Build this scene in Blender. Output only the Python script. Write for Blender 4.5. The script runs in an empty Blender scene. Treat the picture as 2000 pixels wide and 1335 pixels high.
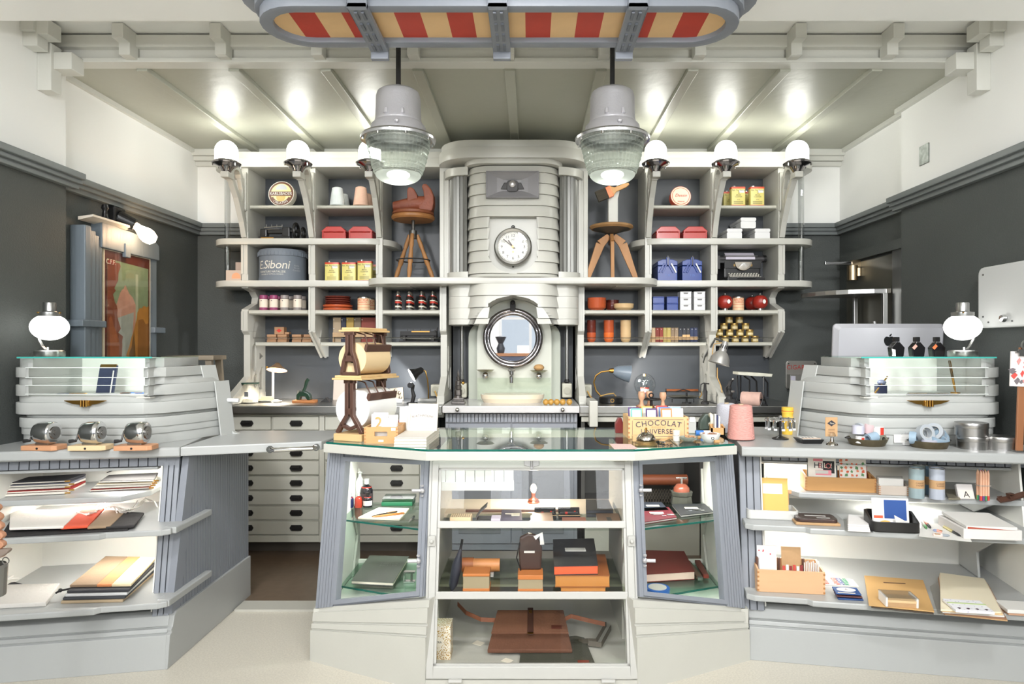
import bpy, bmesh, math, random
from mathutils import Vector, Matrix
from math import sin, cos, pi, radians as R
random.seed(7)
S = bpy.context.scene
C = S.collection
# ---- camera, world, lights, exposure
F, CX, CY, CH = 1300.0, 1036.0, 678.0, 1.48
cam = bpy.data.objects.new('camera', bpy.data.cameras.new('camera')); C.objects.link(cam)
cam.data.sensor_width = 36; cam.data.lens = F/2000*36
cam.data.shift_x = -(CX-1000)/2000; cam.data.shift_y = (CY-667.5)/2000
cam.location = (0, 0, CH); cam.rotation_euler = (pi/2, 0, 0)
cam.data.clip_start = .05
S.camera = cam
S.view_settings.view_transform = 'Standard'; S.view_settings.look = 'None'
S.view_settings.gamma = 1; S.view_settings.use_curve_mapping = False
S.view_settings.exposure = 0.03
w = bpy.data.worlds.new('world'); S.world = w; w.use_nodes = True
w.node_tree.nodes['Background'].inputs[0].default_value = (.80, .90, 1, 1)
w.node_tree.nodes['Background'].inputs[1].default_value = .85
def area(name, loc, rot, sx, sy, power, col=(1, 1, 1), spread=180):
    l = bpy.data.lights.new(name, 'AREA'); l.shape = 'RECTANGLE'; l.size = sx; l.size_y = sy
    l.energy = power; l.color = col; l.spread = R(spread)
    o = bpy.data.objects.new(name, l); C.objects.link(o); o.location = loc; o.rotation_euler = rot
    return o
DAY = (.95, .975, 1)
for i, x in enumerate((-1.7, 0, 1.7)):
    area('window_daylight', (x, -5.5, 3.1), (R(58), 0, 0), 1.5, 1.7, 110, DAY)
for x in (-1.5, 0, 1.5):
    for y in (-1.6, 1.2):
        area('ceiling_lamp', (x, y, 2.96), (R(60) if y > 0 else 0, 0, 0),   .3, .3, 17 if y > 0 else 40, (.99, .99, 1), 80 if y > 0 else 180)
for x in (-1.5, 1.5):
    l = bpy.data.lights.new('added_uplight', 'POINT'); l.energy = 125; l.shadow_soft_size = .18; l.color = (.97, .985, 1)  # unseen point lights added to brighten the ceiling and upper walls
    o = bpy.data.objects.new('added_uplight', l); C.objects.link(o); o.location = (x, -.5, 2.2)
for x in (-2.1, -1.35, -.13, 1.1, 1.85):
    area('cove_lamp', (x, 3.13, 3.06), (R(54), 0, 0), .4, .06, 1.2, (1, .99, .97), 66)
# ---- helpers
def W(px, py, Y): return Vector(((px-CX)/F*Y, Y, CH+(CY-py)/F*Y))
def PX(px, Y): return (px-CX)/F*Y
def PZ(py, Y): return CH+(CY-py)/F*Y
def PYz(py, z): return F*(CH-z)/(py-CY)
def lin(c):
    return tuple((x/255/12.92 if x/255 <= .04045 else ((x/255+.055)/1.055)**2.4) for x in c)
MATS = {}
def M(name, col, rough=.5, metal=0, emit=0, bump=0, bscale=60, var=0, vscale=8, stretch=None, col2=None, coat=0, spec=.5, dots=None):
    if name in MATS: return MATS[name]
    m = bpy.data.materials.new(name); m.use_nodes = True; nt = m.node_tree; n = nt.nodes; L = nt.links
    b = n['Principled BSDF']; c = lin(col)+(1,)
    b.inputs['Base Color'].default_value = c; b.inputs['Roughness'].default_value = rough; b.inputs['Metallic'].default_value = metal
    b.inputs['Specular IOR Level'].default_value = spec
    if coat: b.inputs['Coat Weight'].default_value = coat; b.inputs['Coat Roughness'].default_value = .08
    if emit: b.inputs['Emission Color'].default_value = c; b.inputs['Emission Strength'].default_value = emit
    tc = None
    def coord(sc):
        nonlocal tc
        if tc is None: tc = n.new('ShaderNodeTexCoord')
        mp = n.new('ShaderNodeMapping'); L.new(tc.outputs['Object'], mp.inputs[0])
        mp.inputs['Scale'].default_value = tuple(sc*k for k in (stretch or (1, 1, 1)))
        return mp.outputs[0]
    if var or col2:
        t = n.new('ShaderNodeTexNoise'); t.inputs['Scale'].default_value = 1; t.inputs['Detail'].default_value = 5
        L.new(coord(vscale), t.inputs[0])
        r = n.new('ShaderNodeValToRGB'); r.color_ramp.elements[0].position = .32; r.color_ramp.elements[1].position = .68
        c2 = lin(col2) if col2 else tuple(x*(1-var) for x in c[:3])
        r.color_ramp.elements[0].color = tuple(c2)+(1,); r.color_ramp.elements[1].color = c
        L.new(t.outputs[0], r.inputs[0]); L.new(r.outputs[0], b.inputs['Base Color'])
    if dots:
        t = n.new('ShaderNodeTexVoronoi'); L.new(coord(dots[1]), t.inputs[0]); t.inputs['Scale'].default_value = 1
        r = n.new('ShaderNodeValToRGB'); r.color_ramp.interpolation = 'CONSTANT'
        r.color_ramp.elements[0].color = lin(dots[0])+(1,); r.color_ramp.elements[1].position = dots[2]; r.color_ramp.elements[1].color = c
        L.new(t.outputs[0], r.inputs[0]); L.new(r.outputs[0], b.inputs['Base Color'])
    if bump:
        t = n.new('ShaderNodeTexNoise'); t.inputs['Scale'].default_value = 1; t.inputs['Detail'].default_value = 4
        L.new(coord(bscale), t.inputs[0])
        bp = n.new('ShaderNodeBump'); bp.inputs['Strength'].default_value = bump; bp.inputs['Distance'].default_value = .01
        L.new(t.outputs[0], bp.inputs['Height']); L.new(bp.outputs[0], b.inputs['Normal'])
    MATS[name] = m
    return m
def GL(name, tint=(255, 255, 255), rough=.0, ior=1.5, boost=1.0):
    """thin clear glass: transparent with a Fresnel reflection"""
    if name in MATS: return MATS[name]
    m = bpy.data.materials.new(name); m.use_nodes = True; nt = m.node_tree; n = nt.nodes; L = nt.links
    n.remove(n['Principled BSDF']); out = n['Material Output']
    t = n.new('ShaderNodeBsdfTransparent'); t.inputs[0].default_value = lin(tint)+(1,)
    g = n.new('ShaderNodeBsdfGlossy'); g.inputs['Roughness'].default_value = rough
    f = n.new('ShaderNodeFresnel'); f.inputs[0].default_value = ior
    mu = n.new('ShaderNodeMath'); mu.operation = 'MULTIPLY'; mu.inputs[1].default_value = boost; mu.use_clamp = True
    ge = n.new('ShaderNodeNewGeometry'); sb = n.new('ShaderNodeMath'); sb.operation = 'SUBTRACT'; sb.inputs[0].default_value = 1; L.new(ge.outputs['Backfacing'], sb.inputs[1])
    m2 = n.new('ShaderNodeMath'); m2.operation = 'MULTIPLY'; L.new(f.outputs[0], m2.inputs[0]); L.new(sb.outputs[0], m2.inputs[1])
    L.new(m2.outputs[0], mu.inputs[0])
    x = n.new('ShaderNodeMixShader'); L.new(mu.outputs[0], x.inputs[0]); L.new(t.outputs[0], x.inputs[1]); L.new(g.outputs[0], x.inputs[2])
    L.new(x.outputs[0], out.inputs[0]); MATS[name] = m
    return m
class MB:
    def __init__(s): s.v = []; s.f = []; s.m = []; s.mi = 0
    def add(s, vs, fs):
        k = len(s.v); s.v += [tuple(p) for p in vs]; s.f += [tuple(i+k for i in f) for f in fs]; s.m += [s.mi]*len(fs); return s
    def mat(s, i): s.mi = i; return s
    def box(s, x0, x1, y0, y1, z0, z1):
        if x0 > x1: x0, x1 = x1, x0
        if y0 > y1: y0, y1 = y1, y0
        if z0 > z1: z0, z1 = z1, z0
        return s.add([(x, y, z) for z in (z0, z1) for x, y in ((x0, y0), (x1, y0), (x1, y1), (x0, y1))],
                     [(3, 2, 1, 0), (4, 5, 6, 7), (0, 1, 5, 4), (1, 2, 6, 5), (2, 3, 7, 6), (3, 0, 4, 7)])
    def cbox(s, c, sz): return s.box(c[0]-sz[0]/2, c[0]+sz[0]/2, c[1]-sz[1]/2, c[1]+sz[1]/2, c[2], c[2]+sz[2])
    def hexa(s, q0, q1):
        """solid between two quads given in the same order"""
        return s.add(list(q0)+list(q1), [(3, 2, 1, 0), (4, 5, 6, 7), (0, 1, 5, 4), (1, 2, 6, 5), (2, 3, 7, 6), (3, 0, 4, 7)])
    def prism(s, poly, a, b, ax='z', poly2=None):
        P2 = poly2 or poly; n = len(poly)
        def m(p, h): return {'z': (p[0], p[1], h), 'y': (p[0], h, p[1]), 'x': (h, p[0], p[1])}[ax]
        ar = sum(poly[i][0]*poly[(i+1) % n][1]-poly[(i+1) % n][0]*poly[i][1] for i in range(n))
        fwd = (ar > 0) == (ax != 'y')
        if (a > b): fwd = not fwd
        vs = [m(p, a) for p in poly]+[m(p, b) for p in P2]
        fs = [tuple(range(n-1, -1, -1)), tuple(range(n, 2*n))]+[(i, (i+1) % n, n+(i+1) % n, n+i) for i in range(n)]
        if not fwd: fs = [f[::-1] for f in fs]
        return s.add(vs, fs)
    def lathe(s, prof, seg=20, c=(0, 0, 0), ax='z', a0=0, a1=2*pi):
        full = abs(a1-a0-2*pi) < 1e-6; k = seg if full else seg+1
        vs = []; fs = []; n = len(prof)
        for i in range(k):
            a = a0+(a1-a0)*i/seg
            for r, h in prof:
                x, y = r*cos(a), r*sin(a)
                p = {'z': (x, y, h), 'y': (x, -h, y), 'x': (h, x, y)}[ax]
                vs.append((p[0]+c[0], p[1]+c[1], p[2]+c[2]))
        for i in range(seg):
            j = (i+1) % k
            for q in range(n-1):
                fs.append((i*n+q, j*n+q, j*n+q+1, i*n+q+1))
        return s.add(vs, fs)
    def cyl(s, c, r, h, seg=16, r2=None, ax='z'):
        r2 = r if r2 is None else r2
        return s.lathe([(0, 0), (r, 0), (r2, h), (0, h)], seg, c, ax)
    def ball(s, c, r, seg=16, rz=None, rings=10):
        rz = rz or r
        return s.lathe([(r*sin(pi*i/rings), -rz*cos(pi*i/rings)) for i in range(rings+1)], seg, c)
    def torus(s, c, Rr, r, seg=24, rs=8, ax='z', a0=0, a1=2*pi):
        return s.lathe([(Rr+r*cos(2*pi*i/rs), r*sin(2*pi*i/rs)) for i in range(rs+1)], seg, c, ax, a0, a1)
    def tube(s, pts, r, seg=8, cap=True):
        pts = [Vector(p) for p in pts]; n = len(pts); vs = []; fs = []
        rr = r if isinstance(r, (list, tuple)) else [r]*n
        up = None
        for i, p in enumerate(pts):
            d = (pts[min(i+1, n-1)]-pts[max(i-1, 0)]).normalized()
            if up is None: up = d.orthogonal().normalized()
            up = (up-d*up.dot(d)).normalized() if (up-d*up.dot(d)).length > 1e-6 else d.orthogonal().normalized()
            q = d.cross(up)
            for k in range(seg):
                a = 2*pi*k/seg; vs.append(p+(up*cos(a)+q*sin(a))*rr[i])
        for i in range(n-1):
            for k in range(seg):
                fs.append((i*seg+k, i*seg+(k+1) % seg, (i+1)*seg+(k+1) % seg, (i+1)*seg+k))
        if cap: fs += [tuple(range(seg-1, -1, -1)), tuple(range((n-1)*seg, n*seg))]
        return s.add(vs, fs)
    def strip(s, pts, wid, th, wv=(0, 1, 0)):
        """flat band of width wid (along wv) and thickness th following pts"""
        pts = [Vector(p) for p in pts]; n = len(pts); wv = Vector(wv).normalized(); vs = []; fs = []
        for i, p in enumerate(pts):
            d = (pts[min(i+1, n-1)]-pts[max(i-1, 0)]).normalized(); nn = d.cross(wv).normalized()
            for a, b in ((-1, -1), (1, -1), (1, 1), (-1, 1)): vs.append(p+wv*a*wid/2+nn*b*th/2)
        for i in range(n-1):
            for k in range(4): fs.append((i*4+k, i*4+(k+1) % 4, i*4+4+(k+1) % 4, i*4+4+k))
        fs += [(3, 2, 1, 0), (n*4-4, n*4-3, n*4-2, n*4-1)]
        return s.add(vs, fs)
    def quad(s, a, b, c, d): return s.add([a, b, c, d], [(0, 1, 2, 3)])
    def xf(s, mtx):
        s.v = [tuple(mtx @ Vector(p)) for p in s.v]; return s
    def move(s, x=0, y=0, z=0): s.v = [(p[0]+x, p[1]+y, p[2]+z) for p in s.v]; return s
    def rot(s, ang, ax='Z', piv=(0, 0, 0)):
        t = Matrix.Translation(piv); return s.xf(t @ Matrix.Rotation(ang, 4, ax) @ t.inverted())
def offs(path, wd):
    """closed outline of a 2-D path of width wd"""
    n = len(path); l = []; r = []
    for i in range(n):
        a = Vector(path[max(i-1, 0)]); b = Vector(path[min(i+1, n-1)]); d = (b-a).normalized(); p = Vector(path[i]); q = Vector((-d.y, d.x))*wd/2
        l.append(tuple(p+q)); r.append(tuple(p-q))
    return l+r[::-1]
def arc(cx, cy, r, a0, a1, n, ry=None):
    ry = r if ry is None else ry
    return [(cx+r*cos(R(a0+(a1-a0)*i/n)), cy+ry*sin(R(a0+(a1-a0)*i/n))) for i in range(n+1)]
def rrect(x0, x1, y0, y1, r, n=4):
    return arc(x1-r, y0+r, r, -90, 0, n)+arc(x1-r, y1-r, r, 0, 90, n)+arc(x0+r, y1-r, r, 90, 180, n)+arc(x0+r, y0+r, r, 180, 270, n)
def build(mb, name, mats, parent=None, smooth=None, bevel=0, label=None, kind=None, fixn=False):
    me = bpy.data.meshes.new(name); me.from_pydata(mb.v, [], mb.f)
    for m in (mats if isinstance(mats, (list, tuple)) else [mats]): me.materials.append(m)
    if any(mb.m): me.polygons.foreach_set('material_index', mb.m)
    if bevel or fixn:
        bm = bmesh.new(); bm.from_mesh(me)
        bmesh.ops.remove_doubles(bm, verts=bm.verts, dist=1e-6)
        if fixn: bmesh.ops.recalc_face_normals(bm, faces=bm.faces)
        if bevel:
            es = [e for e in bm.edges if len(e.link_faces) == 2 and e.calc_face_angle(0) > .5]
            bmesh.ops.bevel(bm, geom=es, offset=bevel, segments=1 if bevel < .003 else 2, affect='EDGES', profile=.6, clamp_overlap=True)
        bm.to_mesh(me); bm.free()
    if smooth:
        me.polygons.foreach_set('use_smooth', [True]*len(me.polygons))
        me.set_sharp_from_angle(angle=R(smooth if smooth is not True else 40))
    o = bpy.data.objects.new(name, me); C.objects.link(o)
    if parent is not None: o.parent = parent
    if label: o['label'] = label
    if kind: o['kind'] = kind
    return o
def tag(o, label, cat, group=None, kind=None):
    if label: o['label'] = label
    if cat: o['category'] = cat
    if group: o['group'] = group
    if kind: o['kind'] = kind
    return o
def thing(name, label, cat, loc=(0, 0, 0), rz=0, group=None, rx=0, ry=0):
    o = bpy.data.objects.new(name, None); C.objects.link(o); o.location = loc; o.rotation_euler = (rx, ry, rz)
    o.empty_display_size = .05
    return tag(o, label, cat, group)
def one(name, label, cat, mb, mat, loc=(0, 0, 0), rz=0, group=None, rx=0, ry=0, **k):
    o = build(mb, name, mat, None, **k); o.location = loc; o.rotation_euler = (rx, ry, rz)
    return tag(o, label, cat, group)
def struct(name, mb, mat, **k): o = build(mb, name, mat, None, **k); o['kind'] = 'structure'; return o
def dup(root, loc, rz=None, label=None, group=None):
    kids = {}
    for o in C.objects:
        if o.parent is not None: kids.setdefault(o.parent.name, []).append(o)
    def cp(o, p):
        c = o.copy(); C.objects.link(c); c.parent = p
        for ch in kids.get(o.name, ()): cp(ch, c)
        return c
    c = cp(root, None); c.location = loc
    if rz is not None: c.rotation_euler.z = rz
    if label: c['label'] = label
    if group: c['group'] = group
    return c
def share(o, loc, name=None, parent=None, mat=None):
    """one more part that shares o's mesh"""
    c = o.copy(); C.objects.link(c); c.location = loc; c.parent = parent or o.parent
    return c
def text(parent, body, mat, size, o, right=(1, 0, 0), up=(0, 0, 1), align='CENTER', depth=.0008, name='lettering', sx=1, bend=None, spacing=1, shear=0, wrap=None, dx=0):
    cu = bpy.data.curves.new('t', 'FONT'); cu.body = body; cu.size = size; cu.align_x = align; cu.align_y = 'CENTER'; cu.space_character = spacing; cu.shear = shear
    cu.resolution_u = 3
    t = bpy.data.objects.new('t', cu); me0 = t.to_mesh()
    vs = [v.co.copy() for v in me0.vertices]; fs = [tuple(p.vertices) for p in me0.polygons]
    t.to_mesh_clear(); bpy.data.objects.remove(t); bpy.data.curves.remove(cu)
    rt = Vector(right).normalized(); u = Vector(up).normalized(); nn = rt.cross(u).normalized(); o = Vector(o); out = []
    for v in vs:
        x, y = v.x*sx+dx, v.y
        if bend:
            a = x/bend; x, y = (bend+y)*sin(a), (bend+y)*cos(a)-bend
        if wrap:
            a = x/wrap; p = o+rt*(wrap*sin(a))+u*y+nn*(wrap*(cos(a)-1)+depth)
        else: p = o+rt*x+u*y+nn*depth
        out.append(p)
    mb = MB(); mb.add(out, fs)
    return build(mb, name, mat, parent)
def holed(outer, holes, a, b, name, mat, parent):
    """plate with real cut-outs, (Y,Z) outline extruded from X=a to X=b"""
    cu = bpy.data.curves.new('t', 'CURVE'); cu.dimensions = '2D'; cu.fill_mode = 'BOTH'; cu.extrude = (b-a)/2
    for pl in [outer]+holes:
        sp = cu.splines.new('POLY'); sp.points.add(len(pl)-1); sp.use_cyclic_u = True
        for p, q in zip(sp.points, pl): p.co = (q[0], q[1], 0, 1)
    t = bpy.data.objects.new('t', cu); me0 = t.to_mesh()
    mb = MB().add([((a+b)/2+v.co.z, v.co.x, v.co.y) for v in me0.vertices], [tuple(p.vertices) for p in me0.polygons])
    t.to_mesh_clear(); bpy.data.objects.remove(t); bpy.data.curves.remove(cu)
    return build(mb, name, mat, parent)
# ---- materials
PAINT = M('sage_grey_paint', (193, 192, 184), .32, bump=.06, bscale=45, var=.05, vscale=3)
PAINTD = M('sage_paint_shelf', (188, 187, 176), .4, bump=.05, bscale=40, var=.04, vscale=3)
COUNTER = M('counter_paint', (170, 172, 171), .3, bump=.04, bscale=40)
SLAT = M('blue_grey_slat_paint', (136, 140, 148), .45, bump=.08, bscale=30, stretch=(1, 1, .1))
WHITE = M('white_wall_paint', (246, 246, 243), .7, bump=.05, bscale=50)
DARK = M('dark_grey_wall_paint', (77, 81, 79), .62, bump=.35, bscale=130, var=.12, vscale=3)
RAILM = M('rail_paint', (112, 117, 117), .4, bump=.04)
BACK = M('blue_grey_board_paint', (65, 69, 74), .42, bump=.12, bscale=9, stretch=(.2, 1, 1), var=.12, vscale=2)
SOFFIT = M('soffit_gloss_paint', (172, 173, 158), .40, bump=.22, bscale=14, var=.06, vscale=2, spec=1)
TRIMG = M('ceiling_trim_paint', (212, 212, 205), .4, bump=.05)
FLOORM = M('terrazzo_floor', (214, 208, 194), .35, bump=.03, bscale=80, var=.16, vscale=120)
WOODL = M('pale_wood', (205, 170, 124), .5, var=.18, vscale=14, stretch=(1, 1, .15))
WOODM = M('beech_wood', (190, 143, 92), .45, var=.2, vscale=16, stretch=(.15, 1, 1))
WOODD = M('brown_wood', (120, 76, 44), .45, var=.3, vscale=14, stretch=(1, 1, .2))
STEEL = M('brushed_steel', (170, 170, 168), .3, 1, bump=.02, bscale=90, stretch=(.05, 1, 1))
CHROME = M('chrome', (215, 215, 215), .12, 1)
ALU = M('cast_aluminium', (190, 189, 192), .42, .55, bump=.15, bscale=90)
BRASS = M('brass', (176, 136, 70), .3, 1)
BLACK = M('black_lacquer', (24, 24, 25), .3)
BLACKM = M('black_matt', (32, 31, 31), .6)
PAPER = M('white_paper', (224, 222, 217), .7)
CREAM = M('cream_paper', (232, 224, 205), .7)
KRAFT = M('kraft_paper', (193, 155, 112), .75, var=.1, vscale=30)
RED = M('red_enamel', (178, 44, 36), .28, coat=.2)
BLUE = M('blue_enamel', (18, 54, 132), .3, coat=.15)
WHITEE = M('white_enamel', (222, 222, 222), .25, coat=.4)
GLASS = GL('clear_glass')
GLASSG = GL('green_edge_glass', (238, 247, 243))
GEDGE = M('glass_edge_green', (20, 92, 80), .15, spec=.6)
OPAL = M('lit_opal_glass', (255, 255, 248), .3, emit=15)
OPALG = M('lit_opal_globe', (255, 255, 250), .3, emit=3.2)
WARMB = M('lit_warm_bulb', (255, 214, 170), .3, emit=40)
RED2 = M('printed_red', (205, 60, 44), .6)
INK = M('printed_ink', (40, 40, 52), .6)
# ---- room shell
struct('floor', MB().box(-4, 4, -5, 6, -.1, 0), FLOORM)
z1 = 2.40
mb = MB(); mb.box(-3.3, 3.3, 5.36, 5.6, 0, z1); mb.mat(1); mb.box(-3.3, 3.3, 5.36, 5.6, z1, 3.4); struct('wall_back', mb, [DARK, WHITE])
mb = MB(); mb.box(-3.2, -2.68, 3.74, 5.5, 0, z1); mb.box(-3.2, -2.61, -5, 3.74, 0, z1); mb.mat(1)
mb.box(-3.2, -2.68, 3.74, 5.5, z1, 3.4); mb.box(-3.2, -2.61, -5, 3.74, z1, 3.4); struct('wall_left', mb, [DARK, WHITE])
mb = MB(); mb.box(2.49, 3.2, 4.37, 5.5, 0, z1); mb.box(2.435, 3.2, -5, 4.37, 0, z1); mb.mat(1)
mb.box(2.49, 3.2, 4.37, 5.5, z1, 3.4); mb.box(2.435, 3.2, -5, 4.37, z1, 3.4); struct('wall_right', mb, [DARK, WHITE])
mb = MB(); xs = (-3.2, -2.4, -1.0, -.7, .7, 1.0, 2.4, 3.2)
for i in range(0, 8, 2): mb.box(xs[i], xs[i+1], -4.8, -4.6, 0, 3.4)
for i in (1, 3, 5): mb.box(xs[i], xs[i+1], -4.8, -4.6, 0, .55); mb.box(xs[i], xs[i+1], -4.8, -4.6, 2.85, 3.4)
struct('wall_front', mb, WHITE)
for i, k in enumerate((1, 3, 5)):
    a, b = xs[k], xs[k+1]; mb = MB()
    for x in (a, (a+b)/2-.03, b-.06): mb.box(x, x+.06, -4.72, -4.64, .55, 2.85)
    for z in (.55, 2.1, 2.79): mb.box(a, b, -4.71, -4.65, z, z+.06)
    fr = struct('window_%d' % (i+1), mb, WHITEE)
    build(MB().box(a, b, -4.69, -4.68, .56, 2.84), 'window_pane', GLASS, fr)
struct('ceiling', MB().box(-3.2, 3.2, -5, 3.1, 3.0, 3.4).box(-3.2, 3.2, 3.1, 5.6, 3.19, 3.4), WHITE)
ft = thing('front_table', 'pale work table in the front room, added for the porthole mirror reflection', 'table', (-.3, -3.2, 0))  # furniture behind the camera, invented to fill the round mirror's reflection
build(MB().box(-1.0, 1.0, -.4, .4, .72, .76), 'table_top', M('table_pale', (190, 180, 165), .5), ft)
for x in (-.9, .9):
    for y in (-.35, .35): build(MB().box(x-.03, x+.03, y-.03, y+.03, 0, .72), 'leg', M('table_dark', (60, 58, 56), .5), ft)
one('office_chair', 'dark office chair by the pale work table, added for the porthole mirror reflection', 'chair', MB().box(-.22, .22, -.03, .03, .5, 1.05).box(-.22, .22, -.4, 0, .44, .5).tube([(0, -.2, 0), (0, -.2, .45)], .03), M('chair_black', (36, 38, 44), .5), (-.62, -2.4, 0), bevel=.02)
sbd = thing('sideboard', 'dark blue-grey sideboard with brown top, added for the porthole mirror reflection', 'sideboard', (-.5, -3.7, 0))  # invented dark mass for the lower part of the mirror image
build(MB().box(-.8, .9, -.2, .2, 0, 1.3), 'carcass', M('sideboard_blue', (62, 68, 86), .5), sbd); build(MB().box(-.82, .92, -.22, .22, 1.3, 1.36), 'top', M('sideboard_top', (140, 96, 64), .5), sbd)
one('white_carton', 'white carton on the front room sideboard, added for the mirror reflection', 'box', MB().box(-.12, .12, -.1, .1, 0, .16), WHITE, (-.15, -3.7, 1.36))
one('dark_vase', 'tall dark vase on the front room sideboard, added for the mirror reflection', 'vase', MB().lathe([(0, 0), (.07, 0), (.09, .1), (.05, .2), (.12, .34), (0, .36)], 14), M('chair_black', (36, 38, 44), .5), (-.62, -3.7, 1.36), smooth=True)
sof = struct('ceiling_soffit', MB().box(-2.69, 2.49, 3.66, 5.36, 3.05, 3.12), SOFFIT)
build(MB().box(-2.7, 2.5, 3.63, 3.72, 3.035, 3.06), 'edge_board', TRIMG, sof, bevel=.004)
build(MB().box(-2.69, -2.655, 3.75, 5.36, 3.02, 3.05), 'edge_board', TRIMG, sof)
build(MB().box(2.46, 2.49, 4.4, 5.36, 3.02, 3.05), 'edge_board', TRIMG, sof)
build(MB().box(2.405, 2.435, 3.75, 4.4, 3.02, 3.05), 'edge_board', TRIMG, sof)
build(MB().box(-2.7, 2.5, 3.655, 3.75, 3.05, 3.115), 'lower_fascia', TRIMG, sof, bevel=.003)
build(MB().box(-2.7, 2.5, 3.615, 3.75, 3.112, 3.178), 'upper_fascia', TRIMG, sof, bevel=.003)
b0 = build(MB().box(-.03, .03, 3.72, 5.36, 3.022, 3.051), 'batten', SOFFIT, sof, bevel=.004)
b1 = build(MB().box(-.03, .03, 3.56, 3.64, 3.045, 3.112), 'lower_block', TRIMG, sof, bevel=.003)
b2 = build(MB().box(-.03, .03, 3.5, 3.64, 3.108, 3.186), 'upper_block', TRIMG, sof, bevel=.003)
for k in range(-4, 5):
    x = -.117+.514*k
    for b in (b0, b1, b2):
        if k == -4: b.location.x = x
        else: share(b, (x, 0, 0))
for s, xw in ((-1, -2.61), (1, 2.435)):
    def X(a): return xw-s*a
    for nm, a, b, y0, y1, z0, zz in (('bracket_post', 0, .075, 3.52, 3.6, 2.84, 3.09), ('bracket_block', 0, .07, 3.4, 3.47, 3.1, 3.18), ('bracket_block', .05, .13, 3.42, 3.52, 3.09, 3.17),
                                     ('bracket_block', 0, .075, 3.42, 3.5, 3.03, 3.1), ('bracket_block', .05, .17, 3.54, 3.64, 2.96, 3.05)):
        build(MB().box(X(a), X(b), y0, y1, z0, zz), nm, TRIMG, sof, bevel=.004)
build(MB().box(2.41, 2.435, 2.7, 3.4, 3.165, 3.185), 'cable_duct', WHITEE, sof)
def rail(name, pts):
    o = None
    for j, (zz, h, p) in enumerate(((2.432, .036, .075), (2.408, .026, .055), (2.38, .03, .035))):
        mb = MB()
        for (x0, y0, x1, y1, nx, ny) in pts:
            mb.box(min(x0, x1, x0+nx*p, x1+nx*p), max(x0, x1, x0+nx*p, x1+nx*p), min(y0, y1, y0+ny*p, y1+ny*p), max(y0, y1, y0+ny*p, y1+ny*p), zz, zz+h)
        if o is None: o = struct(name, mb, RAILM, bevel=.005)
        else: build(mb, 'moulding', RAILM, o, bevel=.004)
rail('trim_1', [(-2.68, 5.36, -2.17, 5.36, 0, -1)])
rail('trim_7', [(1.92, 5.36, 2.49, 5.36, 0, -1)])
rail('trim_2', [(-2.68, 3.73, -2.68, 5.36, 1, 0)])
rail('trim_3', [(-2.61, -4.6, -2.61, 3.8, 1, 0)])
rail('trim_4', [(2.49, 4.36, 2.49, 5.36, -1, 0)])
rail('trim_5', [(2.435, -4.6, 2.435, 4.42, -1, 0)])
mb = MB()
for zz, h, p in ((3.0, .05, .10), (2.965, .035, .07), (2.93, .035, .04)): mb.box(-2.68, 2.49, 5.36-p, 5.36, zz, zz+h)
struct('trim_6', mb, TRIMG, bevel=.004)
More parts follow.
